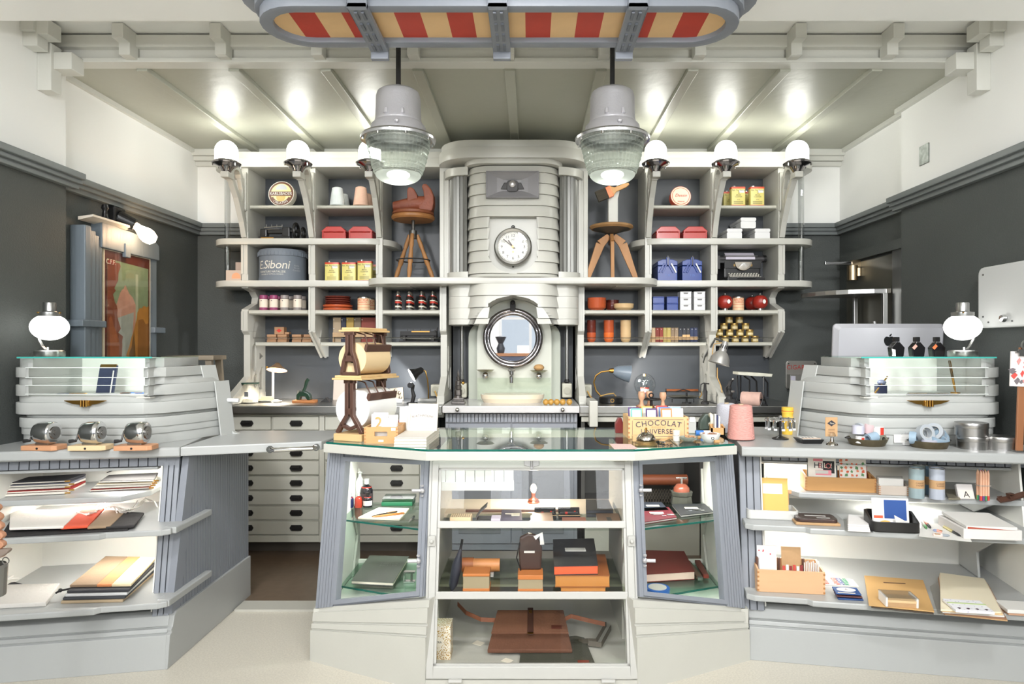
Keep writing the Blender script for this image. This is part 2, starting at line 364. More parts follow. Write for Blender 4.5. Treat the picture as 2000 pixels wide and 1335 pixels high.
# ---- wall shelving
YF, YB = 5.0, 5.33
def SX(px): return (px-CX)/260.0
DIV = [SX(p) for p in (478, 609.5, 741, 1266, 1394.5, 1526)]; FL = (SX(865.5), SX(1135))
def plan(x0, x1, y0, y1, rl=0, rr=0):
    p = []
    p += arc(x0+rl, y0+rl, rl, 180, 270, 6) if rl else [(x0, y0)]
    p += arc(x1-rr, y0+rr, rr, 270, 360, 6) if rr else [(x1, y0)]
    return p+[(x1, y1), (x0, y1)]
FULL_LOW = [(5.33, 1.98), (5.0, 1.98), (5.0, 1.6), (5.33, 1.6)]
SCUT = [(5.33, 1.98), (5.0, 1.98), (5.0, 1.925), (5.13, 1.905), (5.185, 1.865), (5.17, 1.82), (5.0, 1.765), (5.0, 1.6)]
def divider(parent, x, low, long=False, arm=True, scut=False, foot=4.75):
    t = .025; mb = MB()
    if arm: mb.box(x-t, x+t, 5.0, YB, 1.98, 2.83)
    lowp = {'partial': [(5.33, 1.98), (5.0, 1.98), (5.0, 1.6), (5.28, 1.405), (5.33, 1.405)], 'full': FULL_LOW}[low]
    if scut: lowp = SCUT+([(5.28, 1.405), (5.33, 1.405)] if low == 'partial' else [(5.33, 1.6)])
    mb.prism(lowp, x-t, x+t, 'x')
    d = build(mb, 'divider', PAINT, parent, bevel=.003)
    def strip_(*b): build(MB().box(*b), 'edge_strip', PAINT, d)
    for s in (-1, 1):
        xa, xb = sorted((x+s*.009, x+s*.0245))
        if arm: strip_(xa, xb, 4.992, 5.0, 2.03, 2.27); strip_(xa, xb, 4.992, 5.0, 2.35, 2.78)
        strip_(xa, xb, 4.992, 5.0, 1.61, 1.75 if scut else 1.96)
        if low == 'partial':
            q = [(x+s*.009, 5.0, 1.6), (x+s*.0245, 5.0, 1.6), (x+s*.0245, 5.28, 1.405), (x+s*.009, 5.28, 1.405)]
            if s < 0: q = q[::-1]
            build(MB().hexa([(a, b-.008, c-.008) for a, b, c in q], q), 'edge_strip', PAINT, d, fixn=True)
    if long:
        b = MB(); tt = .024
        outer = [(5.33, 1.6), (5.0, 1.6), (5.04, 1.575), (5.04, 1.26), (foot, 1.125), (foot, 1.072), (5.33, 1.072)]
        holes = [arc(5.115, 1.47, .036, 180, 0, 6)+arc(5.115, 1.33, .036, 0, -180, 6), [(5.215, 1.44), (5.285, 1.41), (5.215, 1.385)],
                 arc(5.145, 1.245, .034, 180, 0, 5)+arc(5.135, 1.2, .034, 0, -180, 5), [(5.215, 1.15), (5.215, 1.28), (5.25, 1.325), (5.285, 1.325), (5.285, 1.15)]]
        holed(outer, holes, x-tt, x+tt, 'bracket_leg', PAINT, parent)
        b.box(x-.027, x+.027, foot-.006, 5.33, 1.072, 1.125)
        build(b, 'bracket_foot', PAINT, parent)
    if arm:
        a = MB(); ta = .02
        a.prism(offs([(5.0, 2.31), (4.955, 2.42), (4.86, 2.58), (4.735, 2.715)], .042), x-ta, x+ta, 'x')
        a.prism(offs(arc(4.83, 2.70, .085, 200, 20, 8), .035), x-.022, x+.022, 'x')
        a.prism(offs([(4.91, 2.73), (4.945, 2.65), (4.93, 2.52), (4.97, 2.46), (5.0, 2.46)], .035), x-.016, x+.016, 'x')
        a.box(x-.028, x+.028, 4.665, 4.76, 2.675, 2.715)
        a.prism(rrect(4.965, 4.999, 2.5, 2.79, .015), x-.023, x+.023, 'x')
        build(a, 'lamp_arm', PAINT, parent, bevel=.004, fixn=True)
def shelf(parent, x0, x1, z, front, th=.032, lip=True):
    mb = MB().box(x0, x1, front+.012, YB, z-th, z)
    mb.prism([(front, z-th*.75), (front, z-th*.25), (front+.012, z), (front+.012, z-th)], x0+.006, x1-.006, 'x')
    build(mb, 'shelf', PAINTD, parent, fixn=True)
def rod(parent, x0, x1):
    build(MB().tube([(x0, 5.085, 1.552), (x1, 5.085, 1.552)], .006, 8), 'glass_rod', GL('rod_glass', (225, 225, 225), 0, 1.5, 4), parent)
def long_shelf(parent, x0, x1, z, y0, rl, rr, th=.046, nm='shelf'):
    build(MB().prism(plan(x0, x1, y0, YB, rl, rr), z-th, z), nm, PAINT, parent, smooth=35, bevel=.004)
def cornice(parent, x0, x1, rl, rr):
    build(MB().prism(plan(x0, x1, 4.97, 5.36, rl, rr), 2.826, 2.897), 'cornice', PAINT, parent, smooth=35, bevel=.004)
    build(MB().prism(plan(x0+.02 if rl else x0, x1-.02 if rr else x1, 4.985, 5.36, rl, rr), 2.897, 2.945), 'cornice_moulding', PAINT, parent, smooth=35, bevel=.004)
ul = thing('shelving_unit', 'grey-green painted shelving unit with drum box, plates and jars, beside the wall poster', 'shelf', (-1.5, 5.1, 1.07))
ur = thing('shelving_unit', 'grey-green painted shelving unit with typewriter and blue boxes, beside the steel door', 'shelf', (1.2, 5.1, 1.07))
def off(o):
    o.location = (0, 0, 0); return o
for u in (ul, ur): u.location = (0, 0, 0)
build(MB().box(-2.16, -.62, YB, 5.36, 1.07, 2.83), 'backboard', BACK, ul)
build(MB().box(.34, 1.91, YB, 5.36, 1.07, 2.83), 'backboard', BACK, ur)
divider(ul, DIV[0], 'full', long=True, scut=True)
divider(ul, DIV[1], 'partial'); divider(ul, DIV[2], 'partial')
divider(ur, DIV[3], 'partial'); divider(ur, DIV[4], 'full', long=True, foot=4.78); divider(ur, DIV[5], 'partial', scut=True)
ZA, ZB, ZC, ZS, ZL, ZM = 2.295, 1.98, 1.984, 2.553, 1.76, 1.52
long_shelf(ul, -2.408, -1.035, ZA, 4.97, .16, .2); long_shelf(ul, -2.408, -.9, ZB, 4.97, .16, 0)
long_shelf(ur, .777, 2.158, ZA, 4.97, .2, .16); long_shelf(ur, .64, 2.158, ZB, 4.97, 0, .16)
cornice(ul, -2.408, -.66, .16, 0); cornice(ur, .40, 2.158, 0, .16)
t = .025
for a, b in ((0, 1), (1, 2)): shelf(ul, DIV[a]+t, DIV[b]-t, ZS, 5.02, .026)
for a, b in ((3, 4), (4, 5)): shelf(ur, DIV[a]+t, DIV[b]-t, ZS, 5.02, .026)
L3 = [(DIV[0]+.03, DIV[1]-t), (DIV[1]+t, DIV[2]-t), (DIV[2]+t, FL[0]-t)]
R3 = [(FL[1]+t, DIV[3]-t), (DIV[3]+t, DIV[4]-t), (DIV[4]+t, DIV[5]-t)]
for u, cells in ((ul, L3), (ur, R3)):
    for a, b in cells: shelf(u, a, b, ZL, 4.985, .032); shelf(u, a, b, ZM, 5.11, .03); rod(u, a, b)
for u, px in ((ul, 436), (ur, 1572)):
    x = PX(px, 4.99); gm = GL('tube_glass', (232, 234, 234), 0, 1.5, 5)
    build(MB().lathe([(.022, 1.98), (.022, 2.25)], 16, (x, 5.06, 0)), 'glass_tube', gm, u); build(MB().lathe([(.022, 2.295), (.022, 2.83)], 16, (x, 5.06, 0)), 'glass_tube', gm, u)
cs = one('long_shelf', 'thick rounded shelf under the clock column carrying both wooden stools', 'shelf', MB().prism(plan(-1.206, .945, 4.78, 5.33, .2, .2), 1.938, 1.984), PAINT, smooth=35, bevel=.004)
# ---- clock column
cc = thing('clock_column', 'streamlined banded centre column with round clock, horn loudspeaker and mirror niche', 'cabinet')
XC = -.125
def bow(hw, yf, r, d, xin=None, side=0, yb=5.3):
    """plan outline of a bowed band, pushed out by d; xin cuts it at that distance from the axis on one side"""
    h = hw+d; y = yf-d
    lft = arc(XC-h+r, y+r, r, 180, 270, 8); rgt = arc(XC+h-r, y+r, r, 270, 360, 8)
    if side < 0: return [(XC-h, yb)]+lft+[(XC-xin, y), (XC-xin, yb)]
    if side > 0: return [(XC+xin, yb), (XC+xin, y)]+rgt+[(XC+h, yb)]
    return [(XC-h, yb)]+lft+rgt+[(XC+h, yb)]
def band(z0, z1, cut=None, hw=.334, yf=4.775, r=.165, nm='band', yb=5.3, mat=PAINT):
    ns = 4 if cut else 1
    for side in ((-1, 1) if cut else (0,)):
        mb = MB()
        for i in range(ns):
            a, b = z0+(z1-z0)*i/ns, z0+(z1-z0)*(i+1)/ns
            da, db = .010-.012*i/ns, .010-.012*(i+1)/ns
            mb.prism(bow(hw, yf, r, da, cut(a) if cut else None, side, yb), a+(.0015 if i == 0 else 0), b, 'z', bow(hw, yf, r, db, cut(b) if cut else None, side, yb))
        build(mb, nm, mat, cc, smooth=35, fixn=True)
zr = [2.782, 2.734, 2.657, 2.578, 2.496, 2.417, 2.336, 2.255, 2.174, 2.093, 2.011, 1.984]
def clockcut(z): return .187 if z > 2.196 else max(.02, math.sqrt(max(0, .187**2-(z-2.196)**2)))
for i in range(11):
    band(zr[i+1], zr[i], clockcut if 5 <= i <= 9 else None)
build(MB().box(XC-.2, XC+.2, 4.835, 4.9, 1.99, 2.417), 'recess_panel', PAINT, cc)
def archcut(z): return math.sqrt(max(.0001, .29**2-(z-1.563)**2))
def archcut2(z): return archcut(z) if z > 1.6 else .288
for a, b, c in ((1.853, 1.938, None), (1.768, 1.853, archcut), (1.688, 1.768, archcut), (1.646, 1.688, archcut)):
    band(a, b, c)
    for s in (-1, 1):
        mb = MB(); xa = XC+s*.30; xb = XC+s*.485
        p = (arc(min(xa, xb)+.1, 4.97, .1, 180, 270, 6)+[(xa, 4.87), (xa, 5.3), (xb, 5.3)]) if s < 0 else ([(xa, 4.87)]+arc(xb-.1, 4.97, .1, 270, 360, 6)+[(xb, 5.3), (xa, 5.3)])
        mb.prism(p, a+.0015, b); build(mb, 'side_band', PAINT, cc, smooth=35, fixn=True)
ZINC = M('reeded_zinc', (128, 128, 124), .42, .6)
for s in (-1, 1):
    o = []
    for i in range(13):
        a = R(8+i*80/12); rr_ = .135 if i % 2 else .123
        o.append((XC+s*(.335+1.05*rr_*cos(a)), 4.985-rr_*sin(a)))
    o += [(XC+s*.335, 5.2), (XC+s*.47, 5.2)]
    build(MB().prism(o, 2.03, 2.735, 'z'), 'reeded_column', ZINC, cc, fixn=True)
    for nm, z0, z1, e in (('lobe_moulding', 1.984, 2.032, .012), ('lobe_cornice', 2.732, 2.79, .03)):
        p = [(XC+s*(.33+(.155+e)*cos(R(k*11.25))), 4.985-(.125+e)*sin(R(k*11.25))) for k in range(9)]+[(XC+s*.33, 5.2), (XC+s*(.485+e), 5.2)]
        build(MB().prism(p, z0, z1), nm, PAINT, cc, smooth=35, fixn=True)
    xo = XC+s*.515
    build(MB().box(xo-.042, xo+.042, 5.0, 5.3, 1.99, 2.83), 'flank_post', PAINT, cc, bevel=.003)
    build(MB().box(xo-s*.02-.008, xo-s*.02+.008, 4.985, 5.0, 1.99, 2.80), 'flank_bead', PAINT, cc)
    build(MB().box(xo+s*.022-.012, xo+s*.022+.012, 4.988, 5.0, 1.99, 2.80), 'flank_bead', PAINT, cc)
build(MB().prism(bow(.36, 4.735, .17, .0), 2.79, 2.825), 'sub_cornice', PAINT, cc, smooth=35, bevel=.004)
build(MB().prism(bow(.556, 4.72, .26, .0, yb=5.36), 2.825, 2.905), 'column_cornice', PAINT, cc, smooth=35, bevel=.004)
build(MB().prism(bow(.54, 4.735, .25, .0, yb=5.36), 2.905, 2.958), 'column_cornice', PAINT, cc, smooth=35, bevel=.006)
for x in FL: divider(cc, x, 'full', long=True, arm=False, foot=4.86)
build(MB().box(PX(1149, 4.7), PX(1165, 4.7), 4.6, 4.9, .93, 1.11), 'bracket_block', PAINT, cc, bevel=.006)
for x in FL: build(MB().box(x-.026, x+.026, 4.84, 4.9, .97, 1.08), 'bracket_foot', PAINT, cc, bevel=.004)
build(MB().box(FL[0], FL[1], YB, 5.36, 1.07, 2.0), 'backboard', BACK, cc)
SAGE = M('sage_arch_paint', (176, 181, 168), .35, bump=.04)
build(MB().prism([(XC-.36, 1.075), (XC+.36, 1.075)]+arc(XC+.24, 1.56, .12, 0, 90, 6)+arc(XC-.24, 1.56, .12, 90, 180, 6), 5.22, 5.3, 'y'), 'arch_slab', SAGE, cc, smooth=35, fixn=True)
build(MB().prism([(XC-.288, 1.075), (XC+.288, 1.075)]+arc(XC, 1.563, .288, 0, 180, 20), 5.15, 5.23, 'y'), 'arch_panel', M('arch_panel_paint', (206, 208, 196), .3), cc, smooth=35, fixn=True)
build(MB().box(XC-.285, XC+.285, 5.14, 5.15, 1.075, 1.245), 'splash_glass', GL('splash', (246, 249, 245), 0, 1.5, 1.3), cc)
for s in (-1, 1):
    x = XC+s*.41
    build(MB().tube([(x, 5.2, 1.66), (x, 5.2, 1.2)], .012, 10), 'conduit', STEEL, cc, smooth=True)
    sk = build(MB().box(x-.038, x+.038, 5.17, 5.33, 1.09, 1.2), 'socket', M('socket_ivory', (190, 188, 172), .4), cc, bevel=.008)
    build(MB().cyl((x, 5.17, 1.145), .027, .012, 14, ax='y'), 'socket_lid', M('socket_lid', (170, 168, 152), .4), sk, smooth=True)
    build(MB().lathe([(.016, 1.2), (.022, 1.21), (.016, 1.232)], 10, (x, 5.2, 0)), 'conduit_gland', BLACKM, sk)
mr = thing('round_mirror', 'round porthole mirror in a heavy chromed ring above the washbasin', 'mirror', (PX(1001.5, 5.08), 5.09, 1.55))
build(MB().torus((0, 0, 0), .212, .018, 40, 10, 'y').torus((0, .012, 0), .19, .016, 40, 10, 'y'), 'chrome_ring', M('dark_chrome', (150, 146, 148), .12, 1), mr, smooth=True)
build(MB().cyl((0, .02, 0), .192, .01, 40, ax='y'), 'mirror_glass', M('mirror_glass', (245, 246, 248), .015, 1), mr)
build(MB().box(-.02, .02, -.03, .04, .205, .265).ball((0, -.02, .27), .02, 10), 'ring_clamp', BLACKM, mr, bevel=.004)
dish = thing('soap_dish', 'empty chromed soap dish on glass knob beside the tap', 'soap dish', (PX(948, 5.06), 5.06, PZ(723, 5.06)))
build(MB().lathe([(0, -.012), (.05, -.008), (.07, .006), (.066, .006), (.048, -.003), (0, -.006)], 20), 'dish', M('worn_chrome', (168, 158, 138), .25, 1), dish, smooth=True)
build(MB().ball((0, .01, -.04), .026, 12), 'glass_knob', CHROME, dish, smooth=True)
build(MB().tube([(0, .01, -.04), (0, .09, -.04)], .01, 8), 'arm', CHROME, dish)
dup(dish, (PX(1052.5, 5.06), 5.06, PZ(724, 5.06)), label='chromed soap dish holding a natural sponge, beside the tap')
one('sponge', 'tan bath sponge lying in the soap dish beside the mirror', 'sponge', MB().ball((0, 0, .018), .04, 12, .026), M('sponge', (196, 156, 104), .9, bump=.8, bscale=120), (PX(1052.5, 5.06), 5.06, PZ(722, 5.06)), smooth=True)
tp = thing('water_tap', 'chromed cross-handle water tap mounted over the washbasin', 'tap', (PX(999, 5.05), 5.05, PZ(738, 5.05)))
build(MB().tube([(0, .1, .02), (0, -.01, .02), (0, -.03, .005), (0, -.032, -.035)], [.014, .016, .016, .014], 10), 'spout', CHROME, tp, smooth=True)
build(MB().cyl((0, 0, .02), .018, .03, 10).tube([(-.025, 0, .068), (.025, 0, .052)], .008, 8).tube([(-.025, 0, .052), (.025, 0, .068)], .008, 8), 'cross_handle', CHROME, tp, smooth=True)
bs = thing('washbasin', 'shallow cream ceramic washbasin under the porthole mirror', 'basin', (PX(1001, 4.95), 4.95, 1.075))
mb = MB(); o = [(.238*abs(cos(R(a)))**.7*(1 if cos(R(a)) > 0 else -1), .15*abs(sin(R(a)))**.8*(1 if sin(R(a)) > 0 else -1)) for a in range(0, 360, 8)]
mb.prism([(x*.9, y*.88) for x, y in o], 0, .03, 'z', [(x*.98, y*.98) for x, y in o]).prism([(x*.98, y*.98) for x, y in o], .03, .06, 'z', o)
build(mb, 'bowl', M('cream_ceramic', (230, 216, 190), .15, coat=.5), bs, smooth=35)
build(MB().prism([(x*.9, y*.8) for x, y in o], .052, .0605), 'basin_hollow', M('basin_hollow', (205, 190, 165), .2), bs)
# ---- worktops and base cabinets
one('worktop', 'steel edged worktop behind the paper roll stand, carrying the desk lamp and green punch', 'worktop', MB().box(-2.2, -.62, 4.66, 5.33, 1.045, 1.069).box(-2.2, -.62, 4.65, 4.68, 1.02, 1.069).box(-2.18, -.62, 4.68, 4.7, 1.005, 1.02), STEEL, bevel=.003)
one('worktop', 'steel edged worktop under the gooseneck lamp and black kitchen scale', 'worktop', MB().box(.345, 1.93, 4.66, 5.33, 1.045, 1.069).box(.345, 1.93, 4.65, 4.68, 1.02, 1.069).box(.345, 1.93, 4.68, 4.7, .995, 1.02), STEEL, bevel=.003)
wc = thing('washstand', 'grey panelled washstand with ridged frieze under the round mirror', 'cabinet')
build(MB().box(-.61, .34, 4.6, 5.33, 1.027, 1.075), 'top_slab', M('white_marble', (205, 204, 204), .2, var=.1, vscale=5), wc, bevel=.006)
build(MB().box(-.6, .33, 4.7, 5.3, .05, 1.027), 'carcass', SLAT, wc)
s0 = None
for i in range(36):
    x = -.585+i*.0258
    if s0 is None: s0 = build(MB().box(-.0105, .0105, 4.675, 4.7, .955, 1.012), 'frieze_slat', SLAT, wc); s0.location.x = x
    else: share(s0, (x, 0, 0))
for x0, x1 in ((-.575, -.14), (-.13, .305)):
    d = build(MB().box(x0, x1, 4.685, 4.7, .1, .94), 'door', SLAT, wc, bevel=.003)
    build(MB().box(x0+.07, x1-.07, 4.68, 4.69, .17, .87), 'door_panel', M('slat_dark', (118, 121, 126), .5), d, bevel=.003)
for px in (893, 1099): build(MB().ball((PX(px, 4.57), 4.575, PZ(800, 4.57)), .015, 12), 'chrome_knob', CHROME, wc, smooth=True)
dc = thing('drawer_cabinet', 'grey plan chest of shallow drawers with black cup handles behind the hinged counter flap', 'cabinet')
build(MB().box(-2.25, -.72, 4.735, 5.3, .1, 1.045), 'carcass', PAINTD, dc)
build(MB().box(-2.25, -.72, 4.715, 4.735, .1, .148).box(-2.25, -.72, 4.72, 4.735, .99, 1.02), 'rail', PAINTD, dc, bevel=.004)
build(MB().box(-2.25, -.72, 4.83, 5.3, 0, .1), 'plinth', M('dark_plinth', (78, 72, 64), .6), dc)
HB = M('black_cup_handle', (30, 29, 28), .35)
def cup_handle(x, y, z, parent):
    mb = MB().prism([(-.047, 0), (-.035, -.02), (.035, -.02), (.047, 0), (.035, .02), (-.035, .02)], -.004, .003, 'y')
    mb.prism(rrect(-.03, .03, .0, .014, .005, 2), -.016, -.004, 'y')
    mb.torus((0, -.006, 0), .0, .0, 4, 4)
    mb.tube([(-.035, -.006, -.014), (-.025, -.014, -.015), (.025, -.014, -.015), (.035, -.006, -.014)], .004, 6)
    mb.move(x, y, z); return build(mb, 'handle', HB, parent)
def drawer(x, z, wd, hs):
    d = build(MB().box(x-wd/2, x+wd/2, 4.715, 4.74, z-.046, z+.046), 'drawer', PAINTD, dc, bevel=.003)
    for hx in hs: cup_handle(hx, 4.712, z, d)
for xc in (-1.833, -1.122):
    for j in range(8):
        z = .943-j*.1058
        if j == 0:
            for s in (-1, 1): drawer(xc+s*.17, z, .325, [xc+s*.175])
        else: drawer(xc, z, .667, [xc-.175, xc+.175])
    build(MB().box(xc+.337, xc+.374, 4.712, 4.735, .1, 1.0), 'stile', PAINTD, dc, bevel=.002)
struct('floor_strip', MB().box(-1.66, 1.1, 3.73, 3.86, 0, .012), M('threshold', (186, 184, 174), .5))  # thin grey strip along the near edge of the brown floor
struct('floor_covering', MB().box(-2.6, 2.0, 3.86, 4.9, 0, .006), M('brown_linoleum', (112, 94, 78), .28, var=.2, vscale=20))
oc = thing('open_cabinet', 'dark open cabinet under the worktop beside the washstand, holding a leather roll', 'cabinet')
build(MB().box(.36, 1.95, 5.2, 5.3, .0, 1.0).box(.36, 1.95, 4.72, 5.2, .32, .345).box(.36, .385, 4.72, 5.2, 0, 1.0).box(1.2, 1.22, 4.72, 5.2, 0, 1.0), 'carcass', M('cabinet_dark', (70, 69, 66), .6), oc)
build(MB().box(.36, 1.95, 4.7, 4.73, .955, .99).box(.36, 1.95, 4.72, 4.75, 0, .3), 'front_rail', PAINTD, oc)
# ---- bowed counters with lit shelves
def cbasis(s, O):
    c, sn = cos(R(10.6)), sin(R(10.6)); u = Vector((s*c, -sn, 0)); n = Vector((s*sn, c, 0)); O = Vector(O)
    return lambda a, d, z: O+u*a+n*d+Vector((0, 0, z))
LIGHTIN = M('counter_inside_white', (236, 235, 228), .5)
def counter(s, O, dtop, label, Lc):
    """s=-1: runs towards the poster wall; s=+1: runs towards the steel door. Local frame: a along the front, d inwards, z up"""
    P = cbasis(s, O); t = thing('shop_counter', label, 'counter', O)
    o3 = Vector(O)
    def lb(name, a0, a1, prof, mat, bevel=.004, parent=None, kind=None):
        mb = MB(); n = len(prof)
        vs = [P(a0, d, z)-o3 for d, z in prof]+[P(a1, d, z)-o3 for d, z in prof]
        mb.add(vs, [tuple(range(n)), tuple(range(2*n-1, n-1, -1))]+[(i, n+i, n+(i+1) % n, (i+1) % n) for i in range(n)])
        return build(mb, name, mat, parent or t, bevel=bevel, fixn=True)
    D = .80
    lb('counter_top', -.02 if s < 0 else -.03, Lc, [(dtop, .952), (dtop-.008, .96), (dtop-.008, .992), (dtop, 1.0), (D+.12, 1.0), (D+.12, .952)], COUNTER)
    lb('base', 0, Lc, [(0, 0), (.02, .15), (.035, .153), (.03, .158), (.035, .175), (.05, .178), (.045, .183), (.06, .225), (.09, .24), (D, .24), (D, 0)], COUNTER)
    lean = lambda z: .06+.155*(z-.24)/.677+(0 if s < 0 else -.03)
    fd = lean(.93)+(.0 if s < 0 else .11); ae = .80 if s < 0 else 1.25
    lb('frieze', .0, Lc, [(fd+.014, .952), (fd+.010, .9), (fd+.05, .9), (fd+.05, .952)], M('slat_gap', (70, 74, 80), .6))
    q = MB(); k = int(Lc/.043)
    f0 = None
    for i in range(k):
        a = .02+i*.043
        if f0 is None: f0 = lb('frieze_slat', a, a+.038, [(fd, .951), (fd-.004, .902), (fd+.01, .902), (fd+.014, .951)], SLAT, 0)
        else: share(f0, P(.043*i, 0, 0)-Vector(O))
    lb('lamp_rail', .1, ae, [(fd-.01, .885), (fd-.01, .898), (fd+.04, .898), (fd+.04, .885)], COUNTER)
    lb('back_panel', .16, Lc, [(.62, .24), (.62, .95), (.64, .95), (.64, .24)], LIGHTIN)
    for i in range(3):
        pw = .025 if s < 0 else .034; ps = .004 if s < 0 else -.028; a = ps+i*pw
        lb('pilaster_slat', a, a+pw-.004, [(lean(.24), .225), (lean(.952), .952), (lean(.952)+.05, .952), (lean(.24)+.05, .225)], SLAT, .003)
    pe = ps+3*pw
    lb('pilaster_core', ps-.002, pe, [(lean(.24)+.01, .225), (lean(.952)+.01, .952), (.64, .952), (.64, .225)], M('slat_gap', (70, 74, 80), .6), 0)
    lb('inner_wall', pe, pe+.008, [(lean(.24)+.02, .24), (lean(.952)+.02, .952), (.63, .952), (.63, .24)], LIGHTIN, 0)
    lb('end_wall', ae, ae+.01, [(.12, .24), (.24, .952), (.63, .952), (.63, .24)], LIGHTIN, 0)
    if s > 0:
        for pr in ([(.62, .327), (.40, .327), (.42, .45), (.14, .61), (.62, .61)], [(.62, .645), (.45, .645), (.24, .732), (.62, .732)]): lb('end_bracket', ae-.10, ae-.088, pr, COUNTER, .004)
    for nm, z, d0, a0, a1, jog in (('upper_shelf', .762, .2, .26, Lc, 0), ('middle_shelf', .642, .0, -.005, Lc, .022), ('lower_shelf', .325, -.05, -.005, Lc, .022)):
        th = .028; mb = MB()
        if nm == 'upper_shelf': pl = [(a0-.09, .33), (a0-.09, .62), (a1, .62), (a1, d0), (a0, d0)]
        else: pl = [(a0-.015, d0+.02), (a0-.015, .33), (.10, .33), (.10, .62), (a1, .62), (a1, d0-jog), (a0+.27, d0-jog), (a0+.25, d0), (a0+.02, d0)]
        vs = [P(a, d, z-th)-o3 for a, d in pl]+[P(a, d, z)-o3 for a, d in pl]; n = len(pl)
        mb.add(vs, [tuple(range(n)), tuple(range(2*n-1, n-1, -1))]+[(i, n+i, n+(i+1) % n, (i+1) % n) for i in range(n)])
        sh = build(mb, nm, COUNTER, t, bevel=.006, fixn=True)
    for a, d, z, pw in ((.26, .42, .88, 2.6), (Lc*.55, .42, .72, 2.6), (.30, .3, .60, 2.6)):
        l = bpy.data.lights.new('counter_lamp', 'AREA'); l.shape = 'RECTANGLE'; l.size = .30; l.size_y = .05; l.energy = pw; l.color = (1, .97, .9)
        lo = bpy.data.objects.new('counter_lamp', l); C.objects.link(lo); lo.location = P(a, d, z); lo.rotation_euler = (0, 0, -s*R(10.6))
    lb('lamp_holder', pe+.01, pe+.05, [(.36, .87), (.36, .905), (.4, .905), (.4, .87)], WHITEE, .008)
    return t, P
OL = (-1.68, 3.058, 0); OR = (1.04, 3.154, 0)
cl, PL = counter(-1, OL, .145, 'long grey counter with lit cloth pouch shelves, below the three pencil sharpeners', 1.0)
cr, PR = counter(1, OR, .07, 'long grey counter with lit stationery shelves, below the metal tins and tape pans', 1.45)
e = cl; o3 = Vector(OL); xs = -1.68; yb_ = 3.97
mb = MB().prism([(3.058+.0, 0), (3.08, .15), (3.095, .155), (3.09, .17), (3.105, .18), (3.12, .225), (3.14, .24), (yb_, .24), (yb_, 0)], xs-.05, xs+.012, 'x').move(*(-o3))
build(mb, 'end_base', COUNTER, e, bevel=.004, fixn=True)
n = 30
for i in range(n):
    y0 = 3.14+i*(yb_-3.14)/n; y1 = y0+(yb_-3.14)/n-.005; f = lambda y: .24+(y-3.14)/.155*.677
    zt = .952
    pts = [(y0, .235), (y1, .235), (y1, min(zt, f(y1))), (y0, min(zt, f(y0)))]
    if pts[3][1]-.235 < .01: pts = [pts[0], pts[1], pts[2]]
    build(MB().prism(pts, xs-.03, xs, 'x').move(*(-o3)), 'end_slat', SLAT, e, fixn=True)
build(MB().prism([(3.16, .24), (yb_, .24), (yb_, .95), (3.31, .95)], xs-.06, xs-.012, 'x').move(*(-o3)), 'end_core', M('slat_gap', (70, 74, 80), .6), e, fixn=True)
mb = MB(); q = lambda z, d: 3.058+.985*(.06+.155*(z-.24)/.677)+d
mb.hexa([(-1.712, q(.235, .0), .235), (-1.678, q(.235, -.003), .235), (-1.678, q(.235, .07), .235), (-1.712, q(.235, .07), .235)], [(-1.712, q(.952, .0), .952), (-1.678, q(.952, -.003), .952), (-1.678, q(.952, .07), .952), (-1.712, q(.952, .07), .952)])
build(mb.move(*(-o3)), 'corner_post', SLAT, e, fixn=True)
for z in (.642, .325): build(MB().box(xs-.03, xs+.03, 3.04 if z < .5 else 3.1, 3.45, z-.029, z+.0015).move(*(-o3)), 'shelf_rail', COUNTER, e, bevel=.006)
fl = thing('counter_flap', 'hinged grey counter flap with chrome grip bridging the passage', 'counter')
fp = [W(352, 872.5, PYz(872.5, 1.0)), W(628, 861, PYz(861, 1.0)), Vector((-1.0, 3.85, 1)), Vector((-1.72, 3.85, 1))]
fp = [(p.x, p.y) for p in fp]
build(MB().prism(fp, .955, 1.0), 'flap_board', COUNTER, fl, bevel=.006)
a = W(528, 877, 3.29); b = W(618, 873, 3.36); dv = (b-a).normalized(); nn = Vector((dv.y, -dv.x, 0))*-1
nn = Vector((dv.y, -dv.x, 0)); nn = nn if nn.y < 0 else -nn
build(MB().tube([a, a+nn*.03+dv*.02, b+nn*.03-dv*.02, b], .011, 10).cyl(tuple(a), .018, .008, 10, ax='y').cyl(tuple(b), .018, .008, 10, ax='y'), 'grip', CHROME, fl, smooth=True)
for p in ((436, 832), (453, 836)): build(MB().cyl(tuple(W(p[0], p[1], PYz(p[1], 1.0))), .012, .03, 8).ball(tuple(W(p[0], p[1]-6, PYz(p[1], 1.0))), .012, 8), 'bolt_knob', CHROME, fl)
# ---- central glass case
gc = thing('display_case', 'angled glass display case with hinged front door in the middle of the shop', 'display case')
ZT = 1.03
TOP = [(-.985, 3.17), (-.46, 2.93), (.46, 2.93), (.965, 3.11), (.965, 3.74), (-.985, 3.74)]
BAS = [(-1.042, 3.144), (-.453, 2.859), (.46, 2.859), (1.04, 3.15), (1.04, 3.74), (-1.042, 3.74)]
def inset(poly, d):
    cx = sum(p[0] for p in poly)/len(poly); cy = sum(p[1] for p in poly)/len(poly)
    return [(cx+(x-cx)*(1-d), cy+(y-cy)*(1-d)) for x, y in poly]
mb = MB(); inn = inset(TOP, .09)
for i in range(6):
    j = (i+1) % 6
    mb.hexa([(*TOP[i], ZT-.05), (*TOP[j], ZT-.05), (*inn[j], ZT-.05), (*inn[i], ZT-.05)], [(*TOP[i], ZT-.009), (*TOP[j], ZT-.009), (*inn[j], ZT-.009), (*inn[i], ZT-.009)])
build(mb, 'top_frame', PAINT, gc, bevel=.004, fixn=True)
tp2 = inset(TOP, .012)
